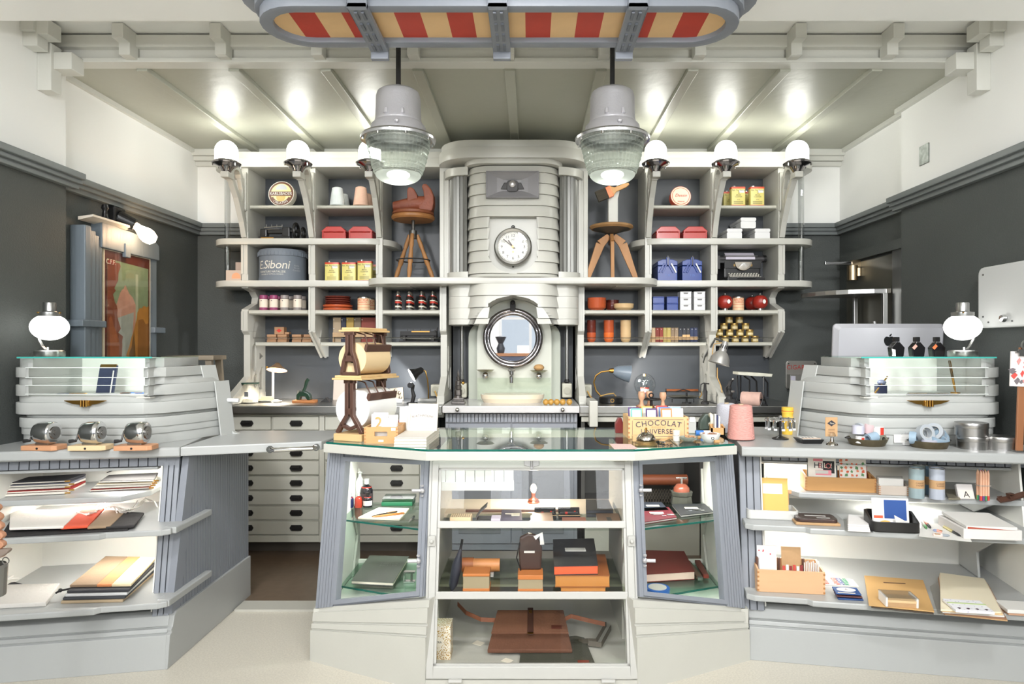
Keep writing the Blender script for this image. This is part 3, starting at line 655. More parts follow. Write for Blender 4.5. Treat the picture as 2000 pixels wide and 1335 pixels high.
pane = build(MB().prism(tp2, ZT-.008, ZT), 'top_pane', GL('counter_glass', (242, 248, 244), 0, 1.5, 1.2), gc)
mb = MB()
for i in (0, 1, 2): mb.strip([(*tp2[i], ZT-.004), (*tp2[i+1], ZT-.004)], .004, .0085, (0, 1, 0))
build(mb, 'pane_edge', GEDGE, gc)
BZ = [.24, .385, .385, .24]
PB = BAS
for i in range(3):
    mb = MB()
    a, b = Vector((*PB[i], 0)), Vector((*PB[i+1], 0)); dv = (b-a).normalized(); nn = Vector((-dv.y, dv.x, 0))
    if i == 1: continue
    za, zb = BZ[i], BZ[i+1]
    def pt(p, d, z): return p+nn*d+Vector((0, 0, z))
    lay = [(0, 0, .60), (.012, .60, .63), (.008, .63, .72), (.02, .72, .75), (.016, .75, .92), (.03, .92, 1.0)]
    for d, f0, f1 in lay:
        mb.hexa([pt(a, d, za*f0), pt(b, d, zb*f0), pt(b, .09, zb*f0), pt(a, .09, za*f0)], [pt(a, d+.003, za*f1), pt(b, d+.003, zb*f1), pt(b, .09, zb*f1), pt(a, .09, za*f1)])
    build(mb, 'base_panel', PAINT, gc, fixn=True)
build(MB().box(-.453, .46, 2.862, 2.9, 0, .05).box(-1.03, -1.0, 3.16, 3.74, 0, .24).box(1.0, 1.035, 3.16, 3.74, 0, .24), 'plinth', PAINT, gc)
build(MB().prism(inset(BAS, .03), .05, .08), 'floor_panel', PAINTD, gc)
def wing(s):
    if s < 0: q = [Vector((-1.02, 3.165, .24)), Vector((-.472, 2.925, .385)), Vector((-.462, 3.07, .985)), Vector((-.985, 3.25, .985))]; us, ue, bs0, be = .19, .925, .2, .945
    else: q = [Vector((.478, 2.925, .385)), Vector((1.02, 3.165, .24)), Vector((.985, 3.25, .985)), Vector((.468, 3.07, .985))]; us, ue, bs0, be = .085, .80, .065, .79
    nn = (q[1]-q[0]).cross(q[3]-q[0]).normalized()
    if nn.y > 0: nn = -nn
    def P(u, v, d=0): return (q[0]*(1-u)+q[1]*u)*(1-v)+(q[3]*(1-u)+q[2]*u)*v+nn*d
    def slab(name, u0, u1, v0, v1, d0, d1, mat, us2=None, parent=gc, bevel=.0):
        a0, a1 = us2 or (u0, u1)
        lo = [P(u0, v0, d0), P(u1, v0, d0), P(a1, v1, d0), P(a0, v1, d0)]; hi = [P(u0, v0, d1), P(u1, v0, d1), P(a1, v1, d1), P(a0, v1, d1)]
        return build(MB().hexa(lo, hi), name, mat, parent, fixn=True, bevel=bevel)
    slab('wing_core', 0, bs0, 0, 1, -.03, -.006, SLAT, (0, us)); slab('wing_core', be, 1, 0, 1, -.03, -.006, SLAT, (ue, 1))
    slab('wing_core', us, ue, .935, 1, -.03, -.006, SLAT); slab('wing_core', bs0, be, 0, .035, -.03, -.006, SLAT)
    wd = .028
    def strips(u0, u1, t0, t1):
        k = max(1, round((u1-u0)/wd))
        for i in range(k):
            f0, f1 = i/k, (i+.86)/k
            slab('wing_slat', u0+(u1-u0)*f0, u0+(u1-u0)*f1, 0, 1, -.006, .004, SLAT, (t0+(t1-t0)*f0, t0+(t1-t0)*f1))
    strips(.0, bs0-.025, 0, us-.025); strips(be+.025, 1, ue+.025, 1)
    k = 18
    for i in range(k): slab('wing_slat', us+(ue-us)*i/k, us+(ue-us)*(i+.86)/k, .958, 1, -.006, .004, SLAT)
    fr = build(MB().hexa([P(bs0-.03, .015, -.02), P(bs0, .015, -.02), P(us, .94, -.02), P(us-.03, .94, -.02)], [P(bs0-.03, .015, .008), P(bs0, .015, .008), P(us, .94, .008), P(us-.03, .94, .008)])
               .hexa([P(be, .015, -.02), P(be+.03, .015, -.02), P(ue+.03, .94, -.02), P(ue, .94, -.02)], [P(be, .015, .008), P(be+.03, .015, .008), P(ue+.03, .94, .008), P(ue, .94, .008)])
               .hexa([P(us-.03, .925, -.02), P(ue+.03, .925, -.02), P(ue+.03, .955, -.02), P(us-.03, .955, -.02)], [P(us-.03, .925, .008), P(ue+.03, .925, .008), P(ue+.03, .955, .008), P(us-.03, .955, .008)])
               .hexa([P(bs0-.03, .012, -.02), P(be+.03, .012, -.02), P(be+.03, .04, -.02), P(bs0-.03, .04, -.02)], [P(bs0-.03, .012, .008), P(be+.03, .012, .008), P(be+.03, .04, .008), P(bs0-.03, .04, .008)]), 'wing_frame', SLAT, gc, fixn=True)
    slab('wing_pane', bs0, be, .035, .935, -.004, -.001, GLASS, (us, ue), fr)
    for v in (.25, .74):
        u = be+.02 if s < 0 else bs0-.02
        c = P(u, v, .02)
        build(MB().ball(tuple(c), .012, 8).tube([c+Vector((-.045*(1 if s < 0 else -1), -.01, .002)), c], .008, 8).cyl(tuple(c+Vector((0, 0, .02))), .008, .006, 8).cyl(tuple(c+Vector((0, 0, -.026))), .008, .006, 8), 'wing_bolt', ALU, gc, smooth=True)
wing(-1); wing(1)
dr = []
D0, D1 = Vector((0, 2.868, .055)), Vector((0, 3.06, .957)); dz = D1-D0; nd = Vector((0, -dz.z, dz.y)).normalized()
XL, XR = PX(832, 2.868), PX(1245, 2.868)
def DP(x, v, d=0): return Vector((x, 0, 0))+D0+dz*v+nd*d
def dslab(name, x0, x1, v0, v1, d0, d1, mat, parent, bevel=0):
    return build(MB().hexa([DP(x0, v0, d0), DP(x1, v0, d0), DP(x1, v1, d0), DP(x0, v1, d0)], [DP(x0, v0, d1), DP(x1, v0, d1), DP(x1, v1, d1), DP(x0, v1, d1)]), name, mat, parent, fixn=True, bevel=bevel)
def dbars(mb, bars, d0, d1):
    for x0, x1, v0, v1 in bars: mb.hexa([DP(x0, v0, d0), DP(x1, v0, d0), DP(x1, v1, d0), DP(x0, v1, d0)], [DP(x0, v0, d1), DP(x1, v0, d1), DP(x1, v1, d1), DP(x0, v1, d1)])
    return mb
w1 = .030; DPAINT = M('door_paint', (184, 183, 178), .35); DGLASS = GL('door_glass', (255, 255, 255), 0, 1.5, .5)
door = build(dbars(MB(), [(XL, XL+w1, 0, 1), (XR-w1, XR, 0, 1), (XL+w1, XR-w1, 0, .055), (XL+w1, XR-w1, .965, 1)], -.012, .012), 'case_door', DPAINT, gc, bevel=.004, fixn=True)
build(dbars(MB(), [(XL+w1, XL+w1+.012, .05, .97), (XR-w1-.012, XR-w1, .05, .97), (XL+w1, XR-w1, .05, .065), (XL+w1, XR-w1, .955, .97)], -.01, .004), 'glazing_bead', DPAINT, door, fixn=True)
for v in (.367, .695): build(dbars(MB(), [(XL+w1, XR-w1, v-.017, v+.017)], -.01, .008), 'crossbar', DPAINT, door, bevel=.004, fixn=True)
for v0, v1 in ((.06, .352), (.383, .68), (.711, .96)): dslab('pane', XL+w1, XR-w1, v0, v1, -.006, -.003, DGLASS, door)
c = DP((XL+XR)/2, .995, .012)
build(MB().prism([(-.035, -.014), (-.012, -.02), (0, -.034), (.012, -.02), (.035, -.014), (.035, .014), (.012, .016), (-.012, .016), (-.035, .014)], -.008, .006, 'y').tube([(0, -.014, -.02), (0, -.014, .028)], .006, 8).move(*c), 'latch', ALU, door, bevel=.002)
for x in (XL+.01, XR-.01): build(MB().box(-.016, .016, -.012, .01, -.022, .022).ball((0, -.014, 0), .01, 8).move(*DP(x, .62, .014)), 'side_latch', DPAINT, door, bevel=.003)
for px in (890, 1187): build(MB().box(-.028, .028, -.01, .006, -.01, .006).tube([(-.03, -.01, .0), (.03, -.01, .0)], .009, 8).move(*DP(PX(px, 2.868), -.005, .012)), 'hinge', DPAINT, door, bevel=.002)
for x0, x1 in ((XL-.012, XL-.002), (XR+.002, XR+.012)): build(dbars(MB(), [(x0, x1, -.05, 1.02)], -.05, .0), 'door_jamb', DPAINT, gc, fixn=True)
SHB = M('case_shelf_board', (222, 206, 184), .4)
build(MB().box(-.42, .43, 3.12, 3.40, .622, .63), 'glass_shelf', GL('shelf_glass', (236, 240, 236), 0, 1.45, .6), gc)
build(MB().box(-.46, .47, 3.40, 3.735, .61, .63), 'shelf_board', SHB, gc, bevel=.003)
build(MB().box(-.46, .47, 3.03, 3.56, .342, .352), 'glass_shelf', GL('shelf_glass2', (225, 228, 218), .0, 1.45, .6), gc)
build(MB().box(-.46, .47, 3.2, 3.73, .33, .341), 'shelf_board', PAINTD, gc)
for x in (-.45, .45):
    build(MB().prism(offs([(3.0, .08), (3.2, .34), (3.18, .47), (3.06, .62), (3.2, .86), (3.2, .96)], .05), x-.012, x+.012, 'x'), 'upright', PAINT, gc, fixn=True)
    build(MB().box(x-.01, x+.01, 3.2, 3.735, .08, .97), 'partition', GL('partition', (232, 234, 226), 0, 1.45, .8) if 0 else PAINTD, gc)
for s in (-1, 1):
    for z, y0, y1 in ((.614, 3.36, 3.17), (.282, 3.35, 3.16)):
        xo, xi = s*.955, s*.50; nd_ = .01
        pl = [(xo, y0), (xi, y1), (xi, 3.72), (xo, 3.72)]
        gs = build(MB().prism(pl, z-.008, z), 'wing_shelf', GL('shelf_glass3', (222, 236, 228), 0, 1.45, .8), gc, fixn=True)
        build(MB().strip([(xo, y0-.001, z-.004), (xi, y1-.001, z-.004)], .003, .009, (0, 1, 0)), 'shelf_edge', GEDGE, gs)
    build(MB().prism([(s*.52, 3.70), (s*.96, 3.70), (s*.96, 3.72), (s*.52, 3.72)], .08, .30), 'wing_back', LIGHTIN, gc, fixn=True)
    build(MB().prism([(s*.49, 3.0), (s*.97, 3.22), (s*.97, 3.72), (s*.49, 3.72)], .22, .235), 'wing_floor', LIGHTIN, gc, fixn=True)
    build(MB().box(s*.97, s*.985, 3.27, 3.74, .24, .975), 'side_wall', LIGHTIN, gc)
    build(MB().prism([(3.735, .24), (3.6, .24), (3.7, .44), (3.6, .62), (3.7, .62), (3.735, .8)], s*.962-.006, s*.962+.006, 'x'), 'side_bracket', PAINT, gc, fixn=True)
for s in (-1, 1):
    l = bpy.data.lights.new('case_lamp', 'AREA'); l.shape = 'RECTANGLE'; l.size = .35; l.size_y = .04; l.energy = 5; l.color = (.97, 1, .95)
    o = bpy.data.objects.new('case_lamp', l); C.objects.link(o); o.location = (s*.72, 3.45, .955)
    build(MB().tube([(s*.9, 3.5, .945), (s*.55, 3.5, .945)], .014, 10), 'lamp_tube', M('tube_holder', (190, 205, 190), .3), gc, smooth=True)
# ---- lamps on the shelf brackets
lamp0 = None
for i, x in enumerate(DIV):
    nm = ('first', 'second', 'third')
    lb_ = ['lit opal dome lamp above the end bracket near the poster wall', 'lit opal dome lamp on the bracket between tin and yarn cones', 'lit opal dome lamp half hidden behind the pendant over the leather stool',
           'lit opal dome lamp on the bracket beside the brush stool', 'lit opal dome lamp on the bracket between round tin and yellow cans', 'lit opal dome lamp above the end bracket near the steel door'][i]
    if lamp0 is None:
        lamp0 = thing('bracket_lamp', lb_, 'lamp', (x, 4.70, 2.712), 0, 'opal lamps along the shelf front')
        build(MB().lathe([(.07, .07), (.077, .09), (.077, .15)]+[(.077*cos(R(a)), .15+.077*sin(R(a))) for a in range(10, 91, 10)], 24), 'opal_dome', OPAL, lamp0, smooth=True)
        col = build(MB().lathe([(0, 0), (.028, 0), (.034, .015), (.05, .04), (.095, .058), (.098, .066), (.08, .072), (.079, .082), (.06, .082)], 24), 'chrome_cup', M('dark_chrome', (150, 146, 148), .12, 1), lamp0, smooth=35)
        for a in (30, 150, 210, 330): build(MB().cyl((.09*cos(R(a)), .09*sin(R(a)), .04), .005, .02, 6), 'screw', CHROME, col)
    else: dup(lamp0, (x, 4.70, 2.712), label=lb_)
# ---- pendant lamps
def pris(name, k=.34):
    if name in MATS: return MATS[name]
    m = GL(name, (235, 240, 236), .06, 1.5, 2.2); nt = m.node_tree; out = nt.nodes['Material Output']; src = out.inputs[0].links[0].from_socket
    d = nt.nodes.new('ShaderNodeBsdfTranslucent'); d.inputs[0].default_value = (.8, .85, .8, 1); x = nt.nodes.new('ShaderNodeMixShader'); x.inputs[0].default_value = k
    nt.links.new(src, x.inputs[1]); nt.links.new(d.outputs[0], x.inputs[2]); nt.links.new(x.outputs[0], out.inputs[0]); return m
pen = thing('pendant_lamp', 'industrial pendant lamp with aluminium hood and ribbed glass over the leather stool', 'pendant lamp', (PX(778, 3.476), 3.476, 2.33), 0, 'industrial pendants')
build(MB().tube([(0, 0, .5), (0, 0, .86)], .013, 10), 'rod', BLACKM, pen, smooth=True)
hd = build(MB().lathe([(0, .515), (.022, .515), (.024, .495), (.09, .488), (.108, .475), (.115, .45), (.118, .335), (.121, .33), (.121, .32), (.14, .30), (.147, .262), (.15, .255)], 36), 'hood', ALU, pen, smooth=35)
for a in (250, 290, 70, 110): build(MB().lathe([(0, .33), (.012, .335), (.009, .36), (0, .366)], 8, (.12*cos(R(a)), .12*sin(R(a)), 0)), 'hood_lug', ALU, hd, smooth=True)
build(MB().ball((.02, -.148, .285), .012, 8), 'screw', ALU, hd, smooth=True)
rg = build(MB().lathe([(.145, .255), (.188, .248), (.195, .238), (.193, .226), (.17, .222), (.155, .226)], 36), 'flange_ring', M('polished_aluminium', (190, 190, 192), .22, 1), pen, smooth=35)
for k in range(8): build(MB().cyl((.182*cos(k*pi/4+.4), .182*sin(k*pi/4+.4), .214), .007, .012, 6), 'ring_screw', CHROME, rg)
mb = MB(); pr = [(.162, .236), (.158, .20), (.148, .155), (.136, .105), (.125, .07), (.118, .05)]; seg = 88; vs = []; fs = []
rows = []
for i in range(len(pr)-1):
    for k in range(5):
        f = k/5; rows.append((pr[i][0]*(1-f)+pr[i+1][0]*f+(.004 if k % 2 else -.0), pr[i][1]*(1-f)+pr[i+1][1]*f))
for i in range(seg):
    a = 2*pi*i/seg
    for r, h in rows: vs.append((r*cos(a)*(1.022 if i % 2 else .985), r*sin(a)*(1.022 if i % 2 else .985), h))
n = len(rows)
for i in range(seg):
    j = (i+1) % seg
    for q in range(n-1): fs.append((i*n+q, j*n+q, j*n+q+1, i*n+q+1))
mb.add(vs, fs); build(mb, 'ribbed_glass', pris('prismatic_glass'), pen, smooth=25)
build(MB().lathe([(.1*cos(R(a))*1.18, .052-.05*sin(R(a))) for a in range(0, 91, 9)], 36), 'glass_bowl', pris('bowl_glass', .6), pen, smooth=True)
build(MB().ball((0, 0, .05), .06, 18, .022), 'bulb', M('pendant_bulb', (255, 255, 250), .3, emit=5), pen, smooth=True)
dup(pen, (PX(1196, 3.476), 3.476, 2.33), label='industrial pendant lamp with aluminium hood and ribbed glass over the brush stool')
# ---- striped ceiling sign
XS, YS = -.131, 2.86
sg = thing('ceiling_sign', 'long rounded grey ceiling canopy with red and cream striped underside and three straps', 'canopy', (0, 0, 0))
def stad(r, hl, n=12): return arc(XS+hl-r, YS, r, -90, 90, n)+arc(XS-hl+r, YS, r, 90, 270, n)
SIGN = M('canopy_grey', (128, 133, 142), .45, bump=.05)
def ringp(name, r0, hl0, r1, hl1, z0, z1):
    a, b = stad(r0, hl0), stad(r1, hl1); k = len(a); mb = MB()
    vs = [(x, y, z) for z in (z0, z1) for p in (a, b) for x, y in p]; fs = []
    for i in range(k):
        j = (i+1) % k
        fs += [(i, k+i, k+j, j), (2*k+i, 2*k+j, 3*k+j, 3*k+i), (k+i, 3*k+i, 3*k+j, k+j), (i, j, 2*k+j, 2*k+i)]
    mb.add(vs, fs); return build(mb, name, SIGN, sg, smooth=35, bevel=.004, fixn=True)
ringp('lower_ring', .132, .965, .187, 1.02, 2.85, 2.9); ringp('upper_ring', .15, .985, .205, 1.04, 2.9, 2.955)
build(MB().prism(stad(.25, 1.10), 2.955, 3.0), 'ceiling_plate', SIGN, sg, smooth=35, bevel=.004)
RED1 = M('stripe_red', (186, 62, 46), .6, var=.08, vscale=12); CRM = M('stripe_cream', (226, 188, 138), .6, var=.06, vscale=12)
def yh(x):
    x = abs(x-XS); e = .965-.132
    return .135 if x <= e else math.sqrt(max(0, .135**2-(x-e)**2))
xb = [XS+.1095*k for k in range(-9, 10)]
for i in range(18):
    x0, x1 = max(xb[i], XS-.965), min(xb[i+1], XS+.965)
    if x1 <= x0: continue
    xs = [x0+(x1-x0)*k/6 for k in range(7)]
    pl = [(x, YS-yh(x)) for x in xs]+[(x, YS+yh(x)) for x in xs[::-1]]
    build(MB().prism(pl, 2.872, 2.88), 'stripe_panel', RED1 if i % 2 == (1 if i < 9 else 0) else CRM, sg, fixn=True)
for dx in (-.56, 0, .56):
    x = XS+dx; mb = MB()
    mb.box(x-.04, x+.04, YS-.215, YS+.2, 2.83, 2.852).box(x-.04, x+.04, YS+.185, YS+.215, 2.80, 2.96).box(x-.04, x+.04, YS-.215, YS-.19, 2.83, 2.96)
    st = build(mb, 'strap', SIGN, sg, bevel=.004)
    for k in range(4):
        for s in (-1, 1): build(MB().box(x+s*.014-.006, x+s*.014+.006, YS-.18+k*.095, YS-.12+k*.095, 2.824, 2.832), 'strap_rib', M('canopy_dark', (100, 104, 112), .5), st)
# ---- poster wall
def YW(px, X): return X*F/(px-CX)
def WW(px, py, X): Y = YW(px, X); return (Y, CH+(CY-py)/F*Y)
pf = thing('poster_frame', 'tall blue-grey stepped poster frame with landscape print on the dark wall', 'poster')
FR = M('poster_frame_paint', (112, 122, 130), .45, bump=.2, bscale=40, stretch=(1, 1, .08), var=.1, vscale=10)
for i, (a, b, tz, xo) in enumerate(((163, 175, 438, -2.59), (175, 187, 448, -2.60), (187, 197, 458, -2.61), (197, 206, 466, -2.62))):
    y0, y1 = YW(a, -2.6), YW(b, -2.6); build(MB().box(-2.68, xo, y0, y1, 1.0, CH+(CY-tz)/F*y0), 'frame_rib', FR, pf, bevel=.006)
y0, y1, y2 = YW(206, -2.62), YW(297, -2.62), YW(309, -2.62)
build(MB().box(-2.68, -2.63, y1, y2, 1.0, 2.17), 'frame_stile', FR, pf, bevel=.006)
build(MB().prism([(y0-.05, 2.09), (y2, 2.09), (y2, 2.19), (y2-.06, 2.22), (y0-.05, 2.25)], -2.68, -2.61, 'x'), 'frame_head', FR, pf, bevel=.006)
build(MB().box(-2.68, -2.575, YW(160, -2.58), YW(207, -2.58), 1.60, 1.64), 'frame_collar', FR, pf, bevel=.006)
build(MB().box(-2.68, -2.6, y1, y2+.06, 1.58, 1.62), 'frame_collar', FR, pf, bevel=.006)
build(MB().box(-2.625, -2.6, YW(246, -2.6), YW(256, -2.6), 2.06, 2.15), 'frame_clip', FR, pf, bevel=.006)
lb_ = build(MB().prism([(-2.66, 2.23), (-2.57, 2.25), (-2.57, 2.262), (-2.66, 2.25)], YW(172, -2.6), YW(252, -2.6), 'y'), 'reflector_ledge', M('ledge_cream', (220, 210, 196), .5), pf, fixn=True)
build(MB().box(-2.66, -2.632, y0, y1, 1.0, 2.1), 'poster_mount', M('mount_cream', (220, 206, 178), .6), pf)
def poly(pts, col, lay, nm='print_area'):
    ya, yb = y0+.012, y1-.012; za, zb = 1.24, 2.085
    P_ = [(ya+(yb-ya)*u, za+(zb-za)*v) for u, v in pts]
    build(MB().add([(-2.6315+lay*.0006, y, z) for y, z in P_], [tuple(range(len(P_)))]), nm, M('print_%d_%d_%d' % col, col, .45, var=.16, vscale=22), pf, fixn=True)
random.seed(3)
def jag(a, b, n, amp):
    return [(a[0]+(b[0]-a[0])*k/n+(random.uniform(-amp, amp) if 0 < k < n else 0), a[1]+(b[1]-a[1])*k/n+(random.uniform(-amp, amp)*.4 if 0 < k < n else 0)) for k in range(n+1)]
poly([(0, 0), (1, 0), (1, 1), (0, 1)], (92, 42, 30), 0)
poly([(.04, .2), (.97, .2), (.97, .92), (.04, .94)], (132, 148, 112), 1)
poly([(.12, .52), (.25, .62)]+jag((.3, .68), (.42, .76), 4, .02)+jag((.44, .76), (.66, .62), 5, .02)+[(.8, .55), (.8, .3), (.12, .3)], (196, 146, 122), 2)
poly([(.22, .50), (.62, .56), (.55, .20), (.3, .18)], (168, 172, 158), 3)
poly(jag((.66, .86), (.72, .86), 2, .0)+[(.72, .42), (.66, .42)], (176, 182, 150), 3)
poly([(.04, .18), (.04, .92), (.3, .92)]+jag((.32, .9), (.16, .68), 7, .05)+jag((.2, .62), (.36, .3), 9, .05)+[(.34, .18)], (134, 70, 42), 4)
poly([(.1, .18), (.08, .5)]+jag((.12, .52), (.3, .3), 5, .03)+[(.28, .18)], (164, 92, 50), 5)
poly(jag((.42, .2), (.7, .56), 7, .04)+jag((.76, .6), (.97, .62), 5, .03)+[(.97, .16), (.4, .16)], (186, 128, 54), 4)
poly(jag((.5, .2), (.62, .42), 5, .02)+[(.66, .2)], (120, 84, 40), 5)
poly(jag((.72, .5), (.97, .48), 4, .04)+[(.97, .2), (.7, .2)], (150, 98, 40), 5)
poly([(.04, .03), (.97, .03), (.97, .17)]+jag((.9, .18), (.1, .18), 8, .02)+[(.04, .18)], (150, 62, 36), 6)
poly([(.04, .02), (.97, .02), (.97, .12), (.04, .11)], (148, 120, 84), 7)
poly([(.35, .02), (.48, .02), (.46, .14), (.36, .14)], (168, 174, 150), 8)
poly([(.1, .04), (.3, .05), (.28, .1), (.1, .11)], (124, 70, 38), 8); poly([(.6, .03), (.9, .04), (.92, .1), (.6, .09)], (132, 92, 48), 8)
poly([(.04, .935), (.2, .935), (.2, .9), (.04, .9)], (150, 58, 38), 8)
text(pf, 'C.F.F.', CREAM, .042, (-2.6255, y0+.062, 1.24+.845*.915), right=(0, 1, 0), name='lettering')
build(MB().box(-2.622, -2.619, y0, y1, 1.0, 2.1), 'glazing', GLASS, pf)
wl = thing('wall_lamp', 'black porcelain wall lamp with bare glowing bulb over the framed poster', 'lamp', (-2.68, 4.27, 2.315))
build(MB().box(0, .05, -.06, .06, -.05, .06).tube([(.03, 0, 0), (.12, .045, -.045)], [.05, .042], 12), 'socket', BLACK, wl, bevel=.01)
build(MB().lathe([(0, 0), (.02, 0), (.024, .03), (.045, .08), (.047, .11), (.035, .145), (0, .16)], 16).rot(R(132), 'Y').rot(R(25), 'Z').move(.115, .04, -.04), 'bulb', WARMB, wl, smooth=True)
one('wall_hook', 'small black clip standing on top of the poster frame', 'hook', MB().lathe([(.03, 0), (.018, .03), (.012, .06), (.022, .08), (.016, .1), (0, .105)], 10), BLACK, (-2.62, YW(205, -2.62), 2.258), smooth=True)
st = thing('wooden_step', 'old wooden step stool with worn plank top behind the striped wall counter display', 'stool', (-2.3, 4.55, 0), R(8))
build(MB().box(-.16, .17, -.14, .14, 1.395, 1.425), 'plank', M('grey_wood', (142, 130, 112), .7, var=.3, vscale=10, stretch=(.2, 1, 1)), st, bevel=.005)
for x in (-.13, .13):
    for y in (-.1, .1): build(MB().hexa([(x*1.7-.02, y-.02, 0), (x*1.7+.02, y-.02, 0), (x*1.7+.02, y+.02, 0), (x*1.7-.02, y+.02, 0)], [(x-.02, y-.02, 1.4), (x+.02, y-.02, 1.4), (x+.02, y+.02, 1.4), (x-.02, y+.02, 1.4)]), 'leg', M('grey_wood', (142, 130, 112), .7), st)
# ---- door wall
d = struct('door_1', MB().box(2.47, 2.52, 4.5, 5.2, 0, 2.12), M('dark_steel_door', (104, 102, 92), .38, .6))
build(MB().box(2.455, 2.49, 4.40, 4.52, 0, 2.14), 'frame', STEEL, d, bevel=.004)
build(MB().box(2.44, 2.49, 4.38, 5.25, 2.135, 2.2), 'frame', DARK, d)
cz = thing('door_closer', 'chrome arm door closer fixed above the steel door', 'door closer', (2.36, 5.0, PZ(516, 5.0)))
build(MB().box(-.15, .06, -.012, .012, -.004, .02), 'arm', CHROME, cz, bevel=.003)
build(MB().cyl((.06, 0, -.12), .038, .11, 16).cyl((.1, -.01, -.09), .03, .06, 12).box(.05, .11, -.02, .03, -.02, .03), 'body', M('aged_nickel', (170, 152, 124), .3, 1), cz, smooth=35)
rk = thing('wall_rack', 'aluminium quarter-round wall rack with tilted dark flap beside the steel door', 'rack', (0, 0, 0))
z = PZ(568, 4.6)
build(MB().prism([(2.45, 4.52)]+arc(2.45, 4.97, .42, 180, 268, 8)[::-1]+[(2.03, 5.0), (2.45, 5.0)], z-.02, z+.012), 'plate', M('mill_aluminium', (176, 176, 174), .35, 1), rk, bevel=.003, fixn=True)
for y in (4.54, 4.95): build(MB().box(2.40, 2.43, y-.015, y+.015, 1.2, z-.02), 'upright', M('mill_aluminium', (176, 176, 174), .35, 1), rk, bevel=.003)
build(MB().box(2.14, 2.4, 4.6, 4.62, 1.33, 1.6).rot(R(-10), 'Y', (2.3, 4.6, 1.5)), 'flap', M('dark_flap', (66, 72, 68), .4), rk)
build(MB().tube([(2.1, 4.57, 1.58), (2.2, 4.57, 1.3)], .012, 8).tube([(2.36, 4.57, 1.66), (2.42, 4.57, 1.32)], .012, 8).tube([(2.32, 4.57, 1.5), (2.42, 4.57, 1.5)], .01, 8).ball((2.33, 4.57, 1.5), .03, 10), 'hinge_arms', M('mill_aluminium', (176, 176, 174), .35, 1), rk)
wb = thing('wall_cabinet', 'pale grey metal wall box with rounded corners and small knob', 'cabinet', (2.435, 3.2, 1.58))
build(MB().prism(rrect(-.34, .335, 0, .32, .04), -.06, -.002, 'x'), 'case', M('pale_grey_enamel', (196, 197, 196), .35), wb, bevel=.01, fixn=True)
build(MB().lathe([(0, -.03), (.016, -.028), (.02, -.012), (.012, -.004), (.012, .01)], 12, (-.06, .12, .045), 'x'), 'knob', CHROME, wb, smooth=True)
for y, z in ((.29, .28), (.29, .06), (.25, .03), (.14, .03), (.08, .03)): build(MB().cyl((-.064, y, z), .005, .004, 6, ax='x'), 'rivet', M('rivet_dark', (80, 80, 80), .5), wb)
one('cover_plate', 'small galvanised cover plate screwed to the white upper wall', 'plate', MB().box(-.006, 0, -.05, .05, -.06, .06), M('galvanised', (150, 155, 150), .4, 1, var=.4, vscale=40), (2.435, 4.11, 2.67), bevel=.002)
